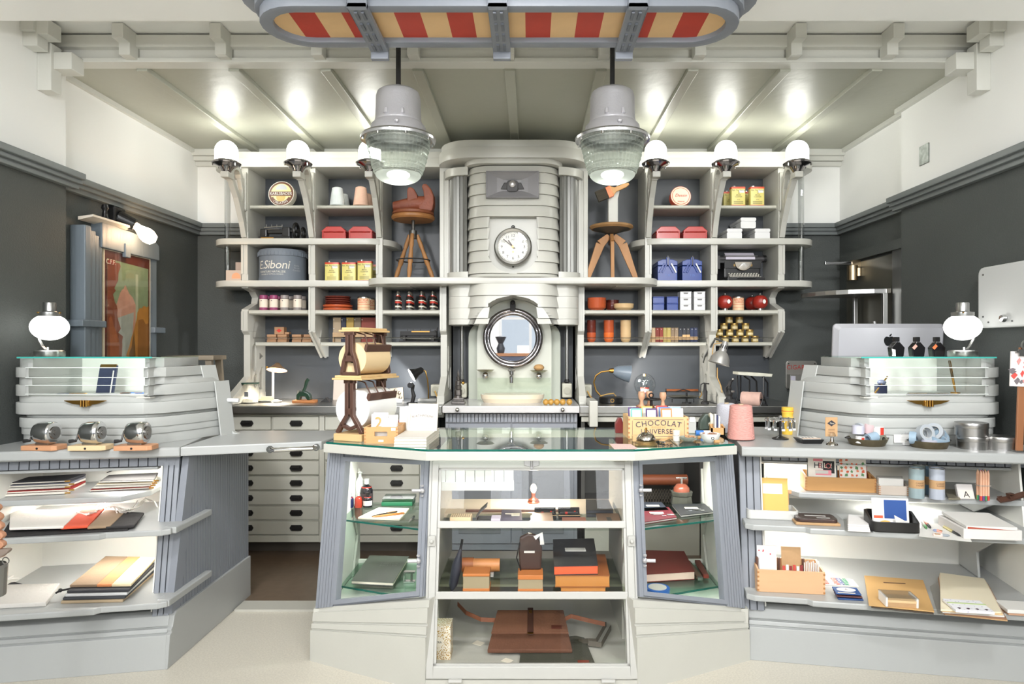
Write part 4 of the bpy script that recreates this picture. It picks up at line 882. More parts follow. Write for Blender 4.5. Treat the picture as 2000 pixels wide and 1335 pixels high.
# ---- ship-shaped counter displays
def display(s, label):
    t = thing('counter_display', label, 'display case')
    def mx(x): return x if s < 0 else -.23-x
    def pl(pts): return [(mx(x), y) for x, y in pts]
    GX0, GX1 = -2.465, -1.868
    DP_ = M('display_paint', (180, 182, 179), .32, bump=.04)
    def side(o, sx): return [(-1.97, 3.275-o), (-1.9, 3.29-o), (-1.85+o, 3.35-o*.5), (-1.80+(sx+1.75)*.5+o, 3.48), (sx+o, 3.68)]
    def leftarc(o): return arc(-2.56-o+.13, 3.275-o+.13, .13, 180, 270, 7)
    zs = [1.0, 1.05, 1.085, 1.133, 1.151, 1.209, 1.242, 1.295, 1.333, 1.381, 1.427]
    oo = [.0, .006, .012, -.008, .022, .012, .022, .012, .022, .010]
    STERN = lambda z: -1.70-.035*(z-1.0)/.296 if z < 1.296 else (-1.79-.02*(z-1.296)/.085 if z < 1.382 else -1.846)
    for i in range(10):
        z0, z1, o = zs[i], zs[i+1], oo[i]; zc = (z0+z1)/2
        s0, s1 = STERN(z0+.001), STERN(z1-.001)
        if z0 < 1.235:
            A = [(-2.56-o, 3.7)]+leftarc(o)+side(o, s0)+[(s0+o-.02, 3.72)]; B = [(-2.56-o, 3.7)]+leftarc(o)+side(o, s1)+[(s1+o-.02, 3.72)]
            build(MB().prism(pl(A), z0, z1, 'z', pl(B)), 'hull_band', DP_, t, smooth=30, bevel=.003, fixn=True)
        else:
            A = [(-2.56-o, 3.7)]+leftarc(o)+[(GX0, 3.275-o), (GX0, 3.7)]
            build(MB().prism(pl(A), z0, z1), 'hull_band', DP_, t, smooth=30, bevel=.003, fixn=True)
            A = [(GX1, 3.275-o)]+side(o, s0)[1:]+[(s0+o-.02, 3.72), (GX1, 3.72)]; B = [(GX1, 3.275-o)]+side(o, s1)[1:]+[(s1+o-.02, 3.72), (GX1, 3.72)]
            build(MB().prism(pl(A), z0, z1, 'z', pl(B)), 'hull_band', DP_, t, smooth=30, bevel=.003, fixn=True)
    for z0, z1 in ((1.0, 1.296), (1.296, 1.382)):
        mb = MB(); a, b = STERN(z0+.001)+.02, STERN(z1-.001)+.02
        mb.hexa([(mx(a), 3.62, z0), (mx(a+.03), 3.72, z0), (mx(b+.03), 3.72, z1), (mx(b), 3.62, z1)], [(mx(a-.006), 3.62, z0), (mx(a+.024), 3.73, z0), (mx(b+.024), 3.73, z1), (mx(b-.006), 3.62, z1)])
        build(mb, 'stern_frame', DP_, t, fixn=True)
    x0, x1 = sorted((mx(GX0), mx(GX1)))
    build(MB().box(x0, x1, 3.27, 3.69, 1.23, 1.238), 'inner_floor', LIGHTIN, t)
    build(MB().box(x0, x1, 3.66, 3.69, 1.238, 1.425), 'inner_back', LIGHTIN, t)
    gp = build(MB().box(x0+.001, x1-.001, 3.262, 3.266, 1.24, 1.424), 'front_pane', GLASS, t)
    for z0, z1 in ((1.333, 1.381), (1.242+.01, 1.295)):
        build(MB().box(x0, x1, 3.248, 3.25, z0, z1), 'glass_strip', GLASS, gp)
        for zz in (z0, z1): build(MB().box(x0, x1, 3.247, 3.252, zz-.0015, zz+.0015), 'strip_edge', M('strip_edge', (228, 234, 230), .2), gp)
    tg = build(MB().box(x0-.03, x1+.03, 3.235, 3.69, 1.428, 1.434), 'top_pane', GLASSG, t)
    build(MB().box(x0-.03, x1+.03, 3.232, 3.235, 1.427, 1.4345), 'pane_edge', M('turquoise_edge', (70, 168, 158), .2), tg)
    xc = (x0+x1)/2; y = 3.245
    em = build(MB().box(xc-.022, xc+.022, y-.016, y+.01, 1.194, 1.222), 'emblem', BRASS, t, bevel=.004)
    for k in (-1, 1):
        build(MB().prism([(xc+k*.02, 1.2), (xc+k*.02, 1.222), (xc+k*.1, 1.222), (xc+k*.1, 1.219), (xc+k*.06, 1.206)], y-.01, y, 'y'), 'emblem_wing', BRASS, em, fixn=True)
    for k in (-1, 0, 1): build(MB().cyl((xc+k*.013, y-.018, 1.192), .005, .032, 8), 'emblem_rib', BRASS, em)
    l = bpy.data.lights.new('display_lamp', 'AREA'); l.size = .05; l.energy = .9; l.color = (1, .98, .95)
    lo = bpy.data.objects.new('display_lamp', l); C.objects.link(lo); lo.location = (mx(-1.9), 3.45, 1.41); lo.rotation_euler = (0, R(35)*(1 if s < 0 else -1), 0)
    if s < 0: build(MB().tube([(mx(-1.73), 3.7, 1.19), (mx(-1.62), 3.7, 1.185)], .012, 10), 'roller', WHITEE, t, smooth=True)
    if s < 0: build(MB().prism([(mx(-1.74), 1.0), (mx(-1.62), 1.0)]+[(mx(-1.62-.1*sin(R(k*15))), 1.0+.2*(1-cos(R(k*15)))) for k in range(1, 6)]+[(mx(-1.745), 1.2)], 3.7, 3.73, 'y'), 'fin', DP_, t, fixn=True)
    return mx
mxl = display(-1, 'ship-shaped counter showcase with winged emblem, holding a navy notepad, near the poster')
mxr = display(1, 'ship-shaped counter showcase with winged emblem, holding a standing gold pen, before the computer')
def globe_lamp(x, y, z, k, label):
    t = thing('globe_lamp', label, 'table lamp', (x, y, z))
    build(MB().lathe([(0, 0), (.066, 0), (.068, .004), (.068, .026), (.062, .031), (0, .033)], 24), 'base', STEEL, t, smooth=35)
    build(MB().ball((0, 0, .15), .086, 28, .068, 16), 'opal_globe', OPALG, t, smooth=True)
    build(MB().lathe([(.05, .2), (.052, .212), (.052, .226), (.034, .228), (.03, .232), (.03, .272), (.028, .276), (0, .277)], 20), 'cap', STEEL, t, smooth=35)
    for a in (0, 120, 240): build(MB().cyl((.054*cos(R(a)), .054*sin(R(a)), .22), .005, .006, 6), 'screw', BRASS, t)
    build(MB().strip([(k*.02, .0, .034), (k*.036, .0, .05), (k*.055, .0, .085), (k*.075, .02, .13)], .02, .005, (0, 1, 0)), 'arm', STEEL, t)
    build(MB().cyl((-k*.012, -.03, .03), .005, .018, 8), 'switch', WHITEE, t)
    return t
globe_lamp(PX(97, 3.42), 3.42, 1.434, -1, 'lit opal globe table lamp on the glass top by the poster')
globe_lamp(PX(1880, 3.42), 3.42, 1.434, 1, 'lit opal globe table lamp on the glass top by the perfume bottles')
def pen(name, label, cat, p0, p1, r, mats, cut=(.0, .45, .55, 1), group=None):
    p0, p1 = Vector(p0), Vector(p1); t = thing(name, label, cat, p0, 0, group); d = p1-p0
    build(MB().tube([d*0, d*.12, d*cut[1]], [r*.25, r*.9, r], 8), 'tip_section', mats[0], t, smooth=True)
    build(MB().tube([d*cut[1], d*.96, d], [r*1.1, r*1.1, r*.7], 8), 'cap_section', mats[1], t, smooth=True)
    build(MB().strip([d*.62+Vector((0, -r, r*.8)), d*.95+Vector((0, -r, r*.8))], r*.6, r*.4, (0, 1, 0)), 'clip', BRASS, t)
    return t
zf = 1.2385
nb = thing('notepad', 'navy spiral notepad propped upright inside the showcase near the poster', 'notepad', (PX(205, 3.5), 3.5, zf), 0)
NAVY = M('navy_cover', (48, 56, 84), .45)
build(MB().box(-.045, .045, -.006, .006, 0, .15).rot(R(-14), 'X'), 'cover', NAVY, nb)
build(MB().box(-.042, .042, -.007, .004, .135, .155).rot(R(-14), 'X'), 'binding_strip', BRASS, nb)
for k in range(9): build(MB().torus((-.036+k*.009, 0, .15), .006, .0012, 8, 4, 'x').rot(R(-14), 'X'), 'spiral_ring', CHROME, nb)
build(MB().box(.03, .035, -.01, -.006, 0, .12).rot(R(-14), 'X'), 'elastic', PAPER, nb)
pen('fountain_pen', 'dark pen with gold barrel lying in front of the navy notepad', 'pen', (PX(108, 3.36), 3.36, zf+.006), (PX(170, 3.38), 3.38, zf+.006), .005, (NAVY, BRASS))
pen('ballpoint_pen', 'white and blue pen lying at the lit end of the showcase', 'pen', (PX(235, 3.36), 3.36, zf+.006), (PX(282, 3.40), 3.40, zf+.006), .006, (BLACK, M('pen_blue', (58, 120, 200), .3)))
pen('ballpoint_pen', 'copper and blue pen lying behind the white and blue pen', 'pen', (PX(234, 3.43), 3.43, zf+.005), (PX(280, 3.43), 3.43, zf+.005), .005, (M('copper', (190, 110, 80), .3, 1), M('pen_blue', (58, 120, 200), .3)))
one('ink_bottle', 'small square bottle standing at the dark end of the showcase by the poster', 'bottle', MB().box(-.012, .012, -.012, .012, 0, .11).cyl((0, 0, .11), .007, .018, 8), M('ink_blue_glass', (70, 80, 112), .2), (PX(77, 3.5), 3.5, zf), bevel=.003)
one('pen_tray', 'flat white pen sleeve lying under the gold barrel pen', 'tray', MB().box(-.07, .07, -.02, .02, 0, .004), PAPER, (PX(140, 3.45), 3.45, zf))
pen('standing_pen', 'gold and black pen standing upright on a holder in the showcase', 'pen', (PX(1866, 3.42), 3.42, zf+.012), (PX(1854, 3.42), 3.42, zf+.175), .006, (BRASS, M('tortoise_resin', (92, 74, 46), .2, var=.6, vscale=60)))
one('pen_stand', 'small brass disc holder under the standing gold pen', 'stand', MB().cyl((0, 0, 0), .022, .012, 16), BRASS, (PX(1866, 3.42), 3.42, zf), smooth=35)
pen('fountain_pen', 'long black fountain pen with gold trim lying along the front of the showcase', 'pen', (PX(1873, 3.33), 3.33, zf+.006), (PX(1770, 3.33), 3.33, zf+.006), .006, (BLACK, BLACK))
pen('ballpoint_pen', 'slim gold pen lying behind the long black fountain pen', 'pen', (PX(1858, 3.38), 3.38, zf+.006), (PX(1772, 3.38), 3.38, zf+.006), .005, (BRASS, BRASS))
iw = thing('inkwell', 'dark blue inkwell with dip pen at the stern end of the showcase', 'inkwell', (PX(1722, 3.45), 3.45, zf))
build(MB().prism(rrect(-.03, .02, -.025, .025, .01), 0, .05), 'well', M('ink_blue', (40, 46, 70), .2), iw, bevel=.004)
build(MB().tube([(-.05, -.03, .008), (.03, .0, .09)], .004, 6), 'dip_pen', BRASS, iw)
build(MB().ball((.0, 0, .06), .022, 10, .014), 'lid', M('slate_ceramic', (112, 118, 140), .3), iw, smooth=True)
ic = thing('computer', 'silver desktop computer seen from behind, standing behind the showcase', 'computer', (PX(1728, 3.95), 3.95, 1.0))
ALUC = M('satin_aluminium', (196, 196, 202), .34, .35)
mb = MB(); pp = rrect(-.325, .325, .0, .52, .022);
mb.prism(pp, .0, .012, 'y'); mb.prism(pp, -.022, .0, 'y', None) if 0 else mb.prism([(x*.93, .03+z*.9) for x, z in pp], -.03, 0, 'y', pp)
build(mb.rot(R(5), 'X').move(0, 0, .1), 'shell', ALUC, ic, smooth=30, fixn=True)
LOGO = M('logo_black', (26, 28, 30), .15)
zl = PZ(664, 3.9)-1.0; xl = PX(1733, 3.9)-PX(1728, 3.95)
def heart(k): return [(k*x, k*z) for x, z in ((0, -.95), (.28, -1.0), (.55, -.88), (.8, -.5), (.93, -.2), (.66, .02), (.6, .3), (.7, .55), (.86, .7), (.55, .86), (.28, .82), (0, .72), (-.28, .82), (-.58, .84), (-.85, .62), (-.98, .2), (-.9, -.3), (-.62, -.8), (-.3, -1.0))]
lg = build(MB().prism(heart(.03), -.033, -.029, 'y').move(xl, 0, zl-.1).rot(R(5), 'X').move(0, 0, .1), 'emblem', LOGO, ic, fixn=True)
build(MB().prism([(.0, .026), (.004, .036), (.013, .043), (.014, .035), (.007, .027)], -.033, -.029, 'y').move(xl, 0, zl-.1).rot(R(5), 'X').move(0, 0, .1), 'emblem_leaf', LOGO, lg, fixn=True)
build(MB().prism([(-.1, 0), (.1, 0), (.1, .004), (-.1, .004)], -.1, .08, 'y').box(-.1, .1, .02, .03, 0, .25), 'foot', ALUC, ic)
LAB = [('white', (236, 234, 230)), ('rose', (206, 160, 146)), ('orange', (236, 120, 72))]
for i, (px, (cn, cc_)) in enumerate(zip((1750, 1790, 1829), LAB)):
    t = thing('perfume_bottle', 'faceted black perfume bottle with %s label on the glass top' % cn, 'bottle', (PX(px, 3.36), 3.36, 1.434), 0, 'three perfume bottles on the glass top')
    build(MB().prism([(-.028, 0), (.028, 0), (.034, .045), (.01, .072), (-.01, .072), (-.034, .045)], -.02, .02, 'y'), 'flask', M('black_glass', (14, 13, 16), .08, spec=.8), t, bevel=.003, fixn=True)
    build(MB().box(-.0125, .0125, -.0125, .0125, .074, .098), 'cap', BLACK, t, bevel=.002)
    build(MB().cyl((0, 0, .07), .008, .006, 8), 'neck', CHROME, t)
    q = [(-.034, -.0205, .045), (-.016, -.0205, .062), (-.006, -.0205, .052), (-.022, -.0205, .034)] if i else [(-.033, -.0205, .04), (-.014, -.0205, .034), (-.012, -.0205, .002), (-.027, -.0205, .002)]
    build(MB().add(q, [(0, 1, 2, 3)]), 'label', M('label_'+cn, cc_, .4), t)
# ---- things on the wall shelves
def at(px, Y, z): return (PX(px, Y), Y, z)
def wp(n, Y=5.1): return n/F*Y
def round_tin(px, r, Y, z, label, rim, face):
    t = thing('round_tin', label, 'tin', (PX(px, Y), Y, z+r))
    build(MB().lathe([(0, -.03), (r, -.03), (r, .03), (0, .03)], 40, (0, 0, 0), 'y').rot(R(-9), 'X'), 'tin_body', rim, t, smooth=35)
    return t
TILT = Matrix.Rotation(R(-9), 4, 'X')
r = wp(25); t = round_tin(552, r, 5.12, ZS, 'round wafer tin with brown and cream lid standing on edge', M('tin_rim_white', (232, 228, 214), .3), None)
def tin_face(mb, nm, col, d): build(mb.move(0, -d, 0).rot(R(-9), 'X'), nm, M('tin_%d_%d_%d' % col, col, .35), t)
tin_face(MB().cyl((0, 0, 0), r*.95, .0008, 40, ax='y'), 'lid_print', (104, 62, 40), .0305)
tin_face(MB().cyl((0, 0, 0), r*.8, .0008, 40, ax='y'), 'lid_print', (226, 214, 156), .0312)
tin_face(MB().prism(arc(0, .03, r*.45, 0, 180, 12), -.0004, .0004, 'y'), 'lid_print', (188, 192, 196), .0322)
tin_face(MB().cyl((0, 0, -.028), r*.36, .0008, 24, ax='y'), 'lid_print', (196, 170, 96), .0322)
tin_face(MB().box(-r*.93, r*.93, -.0004, .0004, -.02, .014), 'lid_print', (104, 62, 40), .0328)
tin_face(MB().prism(arc(0, 0, r*.95, 205, 335, 18)+arc(0, 0, r*.66, 335, 205, 18), -.0004, .0004, 'y'), 'lid_print', (104, 62, 40), .0330)
text(t, 'KARLSBADER', PAPER, .031, TILT @ Vector((0, -.0345, -.003)), up=TILT @ Vector((0, 0, 1)), sx=.92)
text(t, 'OBLATEN', PAPER, .026, TILT @ Vector((0, -.0345, -r*.8)), up=TILT @ Vector((0, 0, 1)), bend=-r*.8)
r = wp(20); t = round_tin(1328, r, 5.12, ZS, 'round white sweets tin with red script standing on edge', M('tin_rim_red', (208, 84, 58), .35), None)
tin_face(MB().cyl((0, 0, 0), r*.96, .0008, 40, ax='y'), 'lid_print', (232, 220, 196), .0305)
for f, c in ((.86, (214, 110, 80)), (.8, (232, 220, 196))): tin_face(MB().cyl((0, 0, 0), r*f, .0008, 32, ax='y'), 'lid_print', c, .031+.0006*(.9-f)*10)
text(t, 'Dessin', RED2, .034, TILT @ Vector((0, -.034, .004)), up=TILT @ Vector((0, 0, 1)), shear=.3)
text(t, 'Wiener', RED2, .018, TILT @ Vector((0, -.034, -.045)), up=TILT @ Vector((0, 0, 1)))
def cone_yarn(px, Y, z, w, h, mat, label, taper=.68, group=None):
    r = w/2; t = thing('yarn_cone', label, 'yarn', (PX(px, Y), Y, z), 0, group); k = 26
    pr = [(0, .003), (r*.9, .003)]+[(r*(1-(1-taper)*i/k)+(.0012 if i % 2 else 0), .006+(h-.012)*i/k) for i in range(k+1)]+[(r*taper*.7, h), (r*.2, h-.004), (r*.2, h-.02), (0, h-.02)]
    build(MB().lathe(pr, 28), 'wound_thread', mat, t, smooth=50)
    build(MB().lathe([(r*.12, h-.02), (r*.2, h-.02), (r*.2, h+.004), (r*.12, h+.004)], 14), 'paper_core', M('core_card', (190, 170, 140), .7), t)
    return t
YW1 = M('white_yarn', (214, 220, 220), .85, bump=.4, bscale=200, stretch=(.1, .1, 1)); YP1 = M('pale_pink_yarn', (226, 186, 164), .85, bump=.4, bscale=200, stretch=(.1, .1, 1))
cone_yarn(659, 5.08, ZS, wp(29), wp(37), YW1, 'white cone of yarn on the top shelf beside the pink cone')
cone_yarn(671, 5.24, ZS, wp(26), wp(34), YW1, 'white cone of yarn half hidden behind the front white cone')
cone_yarn(705, 5.08, ZS, wp(30), wp(38), YP1, 'pale pink cone of yarn on the top shelf beside the white cone')
cone_yarn(717, 5.24, ZS, wp(26), wp(34), YP1, 'pale pink cone of yarn half hidden behind the front pink cone')
CANY = M('can_yellow', (216, 204, 122), .35, 0); CANR = M('can_red', (204, 78, 48), .35)
can0 = [None]
def can(px, Y, z, label, h=1.0):
    g = 'yellow brass cleaner cans'
    if can0[0] is None:
        t = thing('polish_can', label, 'can', (PX(px, Y), Y, z), 0, g); can0[0] = t
        w_, d_, hh = .054, .03, .145
        o = rrect(-w_, w_, -d_, d_, .01, 2)
        build(MB().prism(o, .008, hh-.012), 'can_body', CANY, t, smooth=35)
        for z0_, z1_ in ((hh-.014, hh), (0, .008)): build(MB().prism([(x*1.02, y*1.02) for x, y in o], z0_, z1_), 'can_rim', CANR, t, smooth=35)
        build(MB().cyl((-.025, 0, hh), .012, .012, 10), 'screw_cap', STEEL, t)
        build(MB().box(.004, .044, -d_-.0012, -d_, hh-.045, hh-.024), 'price_label', PAPER, t)
        text(t, 'Ren. Fourbisseur', M('can_green_ink', (70, 84, 40), .5), .0165, (0, -d_-.0006, hh-.026), shear=.35, sx=.9)
        text(t, '2', INK, .024, (.002, -d_-.002, hh-.045))
        text(t, 'BRASS\nCLEANER', M('can_brown_ink', (74, 60, 40), .5), .0135, (0, -d_-.0006, hh-.07))
        text(t, '250 ML', M('can_brown_ink', (74, 60, 40), .5), .008, (0, -d_-.0006, hh-.098))
        mb = MB()
        for k in range(3): mb.box(-.036, .036, -d_-.001, -d_, .016+k*.008, .0185+k*.008)
        build(mb, 'print_lines', M('can_brown_ink', (74, 60, 40), .5), t, kind='stuff')
    else:
        t = dup(can0[0], (PX(px, Y), Y, z), label=label)
    t.scale = (1, 1, h)
can(1440, 5.08, ZS, 'yellow cleaner can on the top shelf, nearer the round white tin')
can(1477, 5.08, ZS, 'yellow cleaner can on the top shelf, nearer the steel door')
can(1425, 5.24, ZS, 'yellow cleaner can half hidden behind the can nearer the round white tin'); can(1463, 5.24, ZS, 'yellow cleaner can half hidden between the two top shelf cans')
can(650, 5.08, ZB, 'yellow cleaner can beside the grey drum box'); can(683, 5.08, ZB, 'yellow cleaner can in the middle of its row beside the drum'); can(713.5, 5.06, ZB, 'yellow cleaner can at the stool end of its row', 1.05)
can(729, 5.22, ZB, 'yellow cleaner can peeping out behind the row beside the drum')
sm = thing('sewing_machine', 'black gilt-lined antique sewing machine head on the shelf', 'sewing machine', at(553, 5.08, ZA))
w_ = .165
build(MB().box(-w_, w_*.45, -.06, .06, 0, .022), 'bed', BLACK, sm, bevel=.004)
build(MB().box(-w_, -w_+.05, -.03, .03, .022, .085).box(-w_+.05, .02, -.02, .02, .05, .082).box(.0, .06, -.03, .03, .022, .1), 'arm', BLACK, sm, bevel=.008)
build(MB().torus((.1, 0, .07), .055, .012, 20, 8, 'x').cyl((.06, 0, .07), .014, .06, 10, ax='x'), 'hand_wheel', BLACK, sm, smooth=True)
build(MB().torus((.155, 0, .055), .038, .01, 18, 8, 'x'), 'bobbin_wheel', BLACK, sm, smooth=True)
build(MB().tube([(-w_+.03, -.02, .095), (.0, -.02, .105)], .004, 6).tube([(-w_+.05, -.02, .082), (-.02, -.02, .085)], .003, 6), 'thread_rod', STEEL, sm)
for k in range(4): build(MB().cyl((-.12+k*.04, -.02, .096), .0025, .022, 6), 'thread_pin', STEEL, sm)
build(MB().box(-.145, -.05, -.0615, -.06, .006, .014), 'gilt_line', BRASS, sm)
rb = None
for px, Y, lb_ in ((652, 5.03, 'red enamelled toolbox above the row of yellow cans, beside the sewing machine'), (704, 5.03, 'red enamelled toolbox at the stool end of the sewing machine shelf'),
                (1305, 5.03, 'red enamelled toolbox above the blue toolbox nearer the brush stool'), (1358, 5.03, 'red enamelled toolbox beside the stacked white boxes')):
    if rb is None:
        rb = thing('red_toolbox', lb_, 'toolbox', at(px, Y, ZA), 0, 'red toolboxes')
        h = wp(25); q = wp(23)
        build(MB().prism([(-q, .0), (q, .0), (q, h*.56), (-q, h*.56)], 0, .26, 'y'), 'box_body', RED, rb, bevel=.004)
        build(MB().prism([(-q*1.02, h*.58), (q*1.02, h*.58), (q*1.02, h*.66), (q*.6, h), (-q*.6, h), (-q*1.02, h*.66)], -.004, .264, 'y'), 'lid', RED, rb, bevel=.004, fixn=True)
        for s in (-1, 1): build(MB().box(s*q*.9-.004, s*q*.9+.004, -.006, 0, .01, h*.7), 'edge_bead', RED, rb)
    else: dup(rb, at(px, Y, ZA), label=lb_)
wbx = None
for px, z, lb_ in ((1434.5, ZA, 'white enamel storage box under the stack, nearer the red toolbox'), (1489, ZA, 'white enamel storage box under the stack, nearer the steel door'), (1461.5, ZA+.083, 'white enamel storage box lying across the two lower ones')):
    if wbx is None:
        wbx = thing('white_box', lb_, 'box', at(px, 5.02, z), 0, 'white storage boxes')
        q = wp(14.5)
        build(MB().prism(rrect(-q, q, 0, .055, .012), 0, .27, 'y'), 'box_body', WHITEE, wbx, smooth=35, fixn=True)
        build(MB().prism(rrect(-q*1.03, q*1.03, .054, .08, .01), -.003, .273, 'y'), 'lid', WHITEE, wbx, smooth=35, fixn=True)
        build(MB().tube([(-q-.004, .1, .03), (-q-.012, .12, .03), (-q-.012, .16, .03), (-q-.004, .18, .03)], .003, 6), 'clasp', CHROME, wbx)
    else: dup(wbx, at(px, 5.02, z), label=lb_)
one('kraft_box', 'flat beige box with orange print at the open end of the shelf', 'box', MB().box(-.058, .058, 0, .06, 0, .082), M('beige_card', (196, 176, 160), .7), at(456, 5.02, ZB), bevel=.002)
pb = C.objects['kraft_box']
build(MB().prism(arc(.02, .03, .033, -20, 200, 10), -.0008, -.0002, 'y'), 'print', M('orange_print', (232, 160, 120), .6), pb, fixn=True)
one('kraft_box', 'narrow taller beige box standing behind the flat beige box', 'box', MB().box(-.025, .025, 0, .06, 0, .155), M('beige_card2', (186, 166, 152), .7), at(466, 5.12, ZB), bevel=.002)
DRUM = M('drum_grey_blue', (112, 120, 130), .6, bump=.2, bscale=30, stretch=(1, 1, .1), var=.12, vscale=8)
db = thing('drum_box', 'large grey-blue round drum box with white script lettering', 'box', at(553, 5.155, ZB)); r = .174
build(MB().lathe([(0, 0), (r, 0), (r, .215), (0, .215)], 48), 'drum_body', DRUM, db, smooth=35)
build(MB().lathe([(r+.001, .19), (r+.006, .192), (r+.008, .225), (r*.98, .243), (0, .246)], 48), 'lid', DRUM, db, smooth=50)
build(MB().lathe([(r, 0), (r+.004, 0), (r+.004, .028), (r, .028)], 48), 'bottom_band', DRUM, db, smooth=35)
mb = MB()
for k in range(40):
    a = k*2*pi/40; mb.box(-.002, .002, -r-.0105, -r-.006, .194, .222);
    mb.v[-8:] = [tuple(Matrix.Rotation(a, 3, 'Z') @ Vector(p)) for p in mb.v[-8:]]
build(mb, 'lid_crimps', DRUM, db, kind='stuff')
DW = M('drum_lettering', (216, 212, 200), .6)
text(db, 'E.Siboni', DW, .088, (0, -r-.0005, .118), wrap=r, dx=-.022, shear=.18, spacing=.95)
text(db, 'FORNITURE NATALIZIE', DW, .021, (0, -r-.0005, .067), wrap=r, dx=-.03)
text(db, 'ADDOBBI DI TUTTO IL MONDO', DW, .013, (0, -r-.0005, .048), wrap=r, dx=-.03)
text(db, 'Roma\nVia dei\nCondotti', M('drum_lettering2', (160, 162, 164), .6), .018, (r*sin(.95), -r*cos(.95)-.0005, .1), right=(cos(.95), sin(.95), 0), wrap=r)
bt = None
for px, lb_ in ((1304, 'blue enamelled hinged toolbox nearer the brush stool'), (1352, 'blue enamelled hinged toolbox nearer the typewriter')):
    if bt is None:
        bt = thing('blue_toolbox', lb_, 'toolbox', at(px, 5.03, ZB), 0, 'blue toolboxes'); q = wp(19)
        build(MB().box(-q, q, 0, .22, 0, .115), 'box_body', BLUE, bt, bevel=.005)
        build(MB().prism([(-q, .118), (q, .118), (q, .15), (q*.5, .165), (-q*.5, .165), (-q, .15)], -.003, .223, 'y'), 'lid', BLUE, bt, bevel=.004, fixn=True)
        build(MB().box(-.012, .012, -.012, 0, .125, .18), 'hasp', BLUE, bt, bevel=.002)
        build(MB().box(-.003, .003, -.016, -.012, .12, .19), 'hasp_pin', BLACK, bt)
        for s in (-1, 1):
            for k in (0, 1): build(MB().box(-.006, .006, -.008, 0, -.04, .04).rot(R(s*-28), 'Y').move(s*(.045-k*.022), 0, .098), 'hinge_arm', BLUE if s < 0 or k else STEEL, bt, bevel=.002)
        text(bt, 'T 25', M('emboss_blue', (70, 110, 190), .4), .02, (0, -.0008, .045))
    else: dup(bt, at(px, 5.03, ZB), label=lb_)
tw = thing('typewriter', 'black antique typewriter with round keys and paper in the roller', 'typewriter', at(1450, 5.09, ZB))
w_ = .14
build(MB().box(-w_, w_, -.09, .17, 0, .03), 'base', BLACK, tw, bevel=.006)
build(MB().box(-w_, w_, .0, .17, .03, .15), 'frame', BLACK, tw, bevel=.01)
build(MB().prism([(0, .105), (w_, .105), (w_, .155), (-w_, .155), (-w_, .105)], -.012, .0, 'y'), 'front_plate', BLACK, tw, fixn=True)
build(MB().prism(arc(0, .15, .062, 180, 360, 16), -.02, -.012, 'y').torus((0, -.018, .15), .06, .006, 24, 6, 'y', pi, 2*pi), 'type_basket', M('type_basket', (150, 142, 130), .35, .8), tw, fixn=True)
mb = MB()
for k in range(19):
    a = R(190+k*160/18); mb.tube([(0, -.021, .145), (.055*cos(a), -.021, .15+.055*sin(a))], .0012, 4)
build(mb, 'type_bars', STEEL, tw, kind='stuff')
mb = MB(); m2 = MB()
for r_ in range(4):
    for k in range(11):
        x = -.108+k*.021+(r_ % 2)*.008; y = -.022-.018*r_; z = .062-.011*r_
        mb.cyl((x, y, z), .0072, .003, 8).cyl((x, y, z-.025), .002, .025, 4)
build(mb, 'keys', M('key_ivory', (216, 212, 200), .35), tw, kind='stuff')
build(MB().box(-.07, .07, -.105, -.095, .016, .026), 'space_bar', BLACK, tw, bevel=.003)
build(MB().tube([(-.19, .07, .185), (.19, .07, .185)], .022, 14), 'platen_roller', M('rubber_grey', (60, 58, 60), .5), tw, smooth=True)
build(MB().box(-.17, .17, .05, .15, .15, .175), 'carriage', BLACK, tw, bevel=.004)
for s in (-1, 1): build(MB().cyl((s*.185-.0, .07, .185), .028, .018*s, 14, ax='x'), 'platen_knob', BLACK, tw, smooth=35)
build(MB().tube([(-.17, .05, .2), (-.23, .0, .19), (-.25, -.01, .175)], .005, 6).box(-.21, -.17, .0, .08, .1, .2), 'return_lever', BLACK, tw)
build(MB().strip([(0, .046, .178), (0, .046, .195), (0, .062, .21), (0, .09, .235)], .225, .0015, (1, 0, 0)), 'paper_sheet', M('lilac_paper', (206, 200, 212), .7), tw)
build(MB().tube([(-.13, .04, .204), (.13, .04, .204)], .003, 6), 'paper_bail', STEEL, tw)
text(tw, 'M A S T E R', BRASS, .016, (0, -.0135, .118))
for s in (-1, 1): build(MB().box(s*.06-.011, s*.06+.011, -.0135, -.012, .118, .136), 'gilt_emblem', M('gilt', (150, 120, 70), .4, .6), tw)
ZT0 = 1.984
sl = thing('wooden_stool', 'turned-leg wooden swivel stool carrying the brown leather form', 'stool', at(807, 5.05, ZT0))
k = 5.05/F; HS = (541-420)*k
build(MB().lathe([(0, 0), (.15, .0), (.162, .012), (.162, .026), (.155, .034), (0, .034)], 32).move(0, 0, HS-.012), 'seat', M('stool_oak', (166, 112, 62), .45, var=.3, vscale=12), sl, smooth=35)
build(MB().lathe([(.15, 0), (.156, .006), (.156, .02), (.15, .026), (0, .03)], 32).move(0, 0, HS+.024), 'leather_pad', M('saddle_leather', (126, 70, 42), .5, bump=.2), sl, smooth=35)
build(MB().cyl((0, 0, HS-.12), .012, .12, 12).cyl((0, 0, HS-.15), .03, .06, 14), 'screw_shaft', M('iron_grey', (96, 94, 90), .4, .8), sl, smooth=35)
LEGW = M('leg_wood', (172, 122, 74), .5, var=.25, vscale=16, stretch=(1, 1, .15))
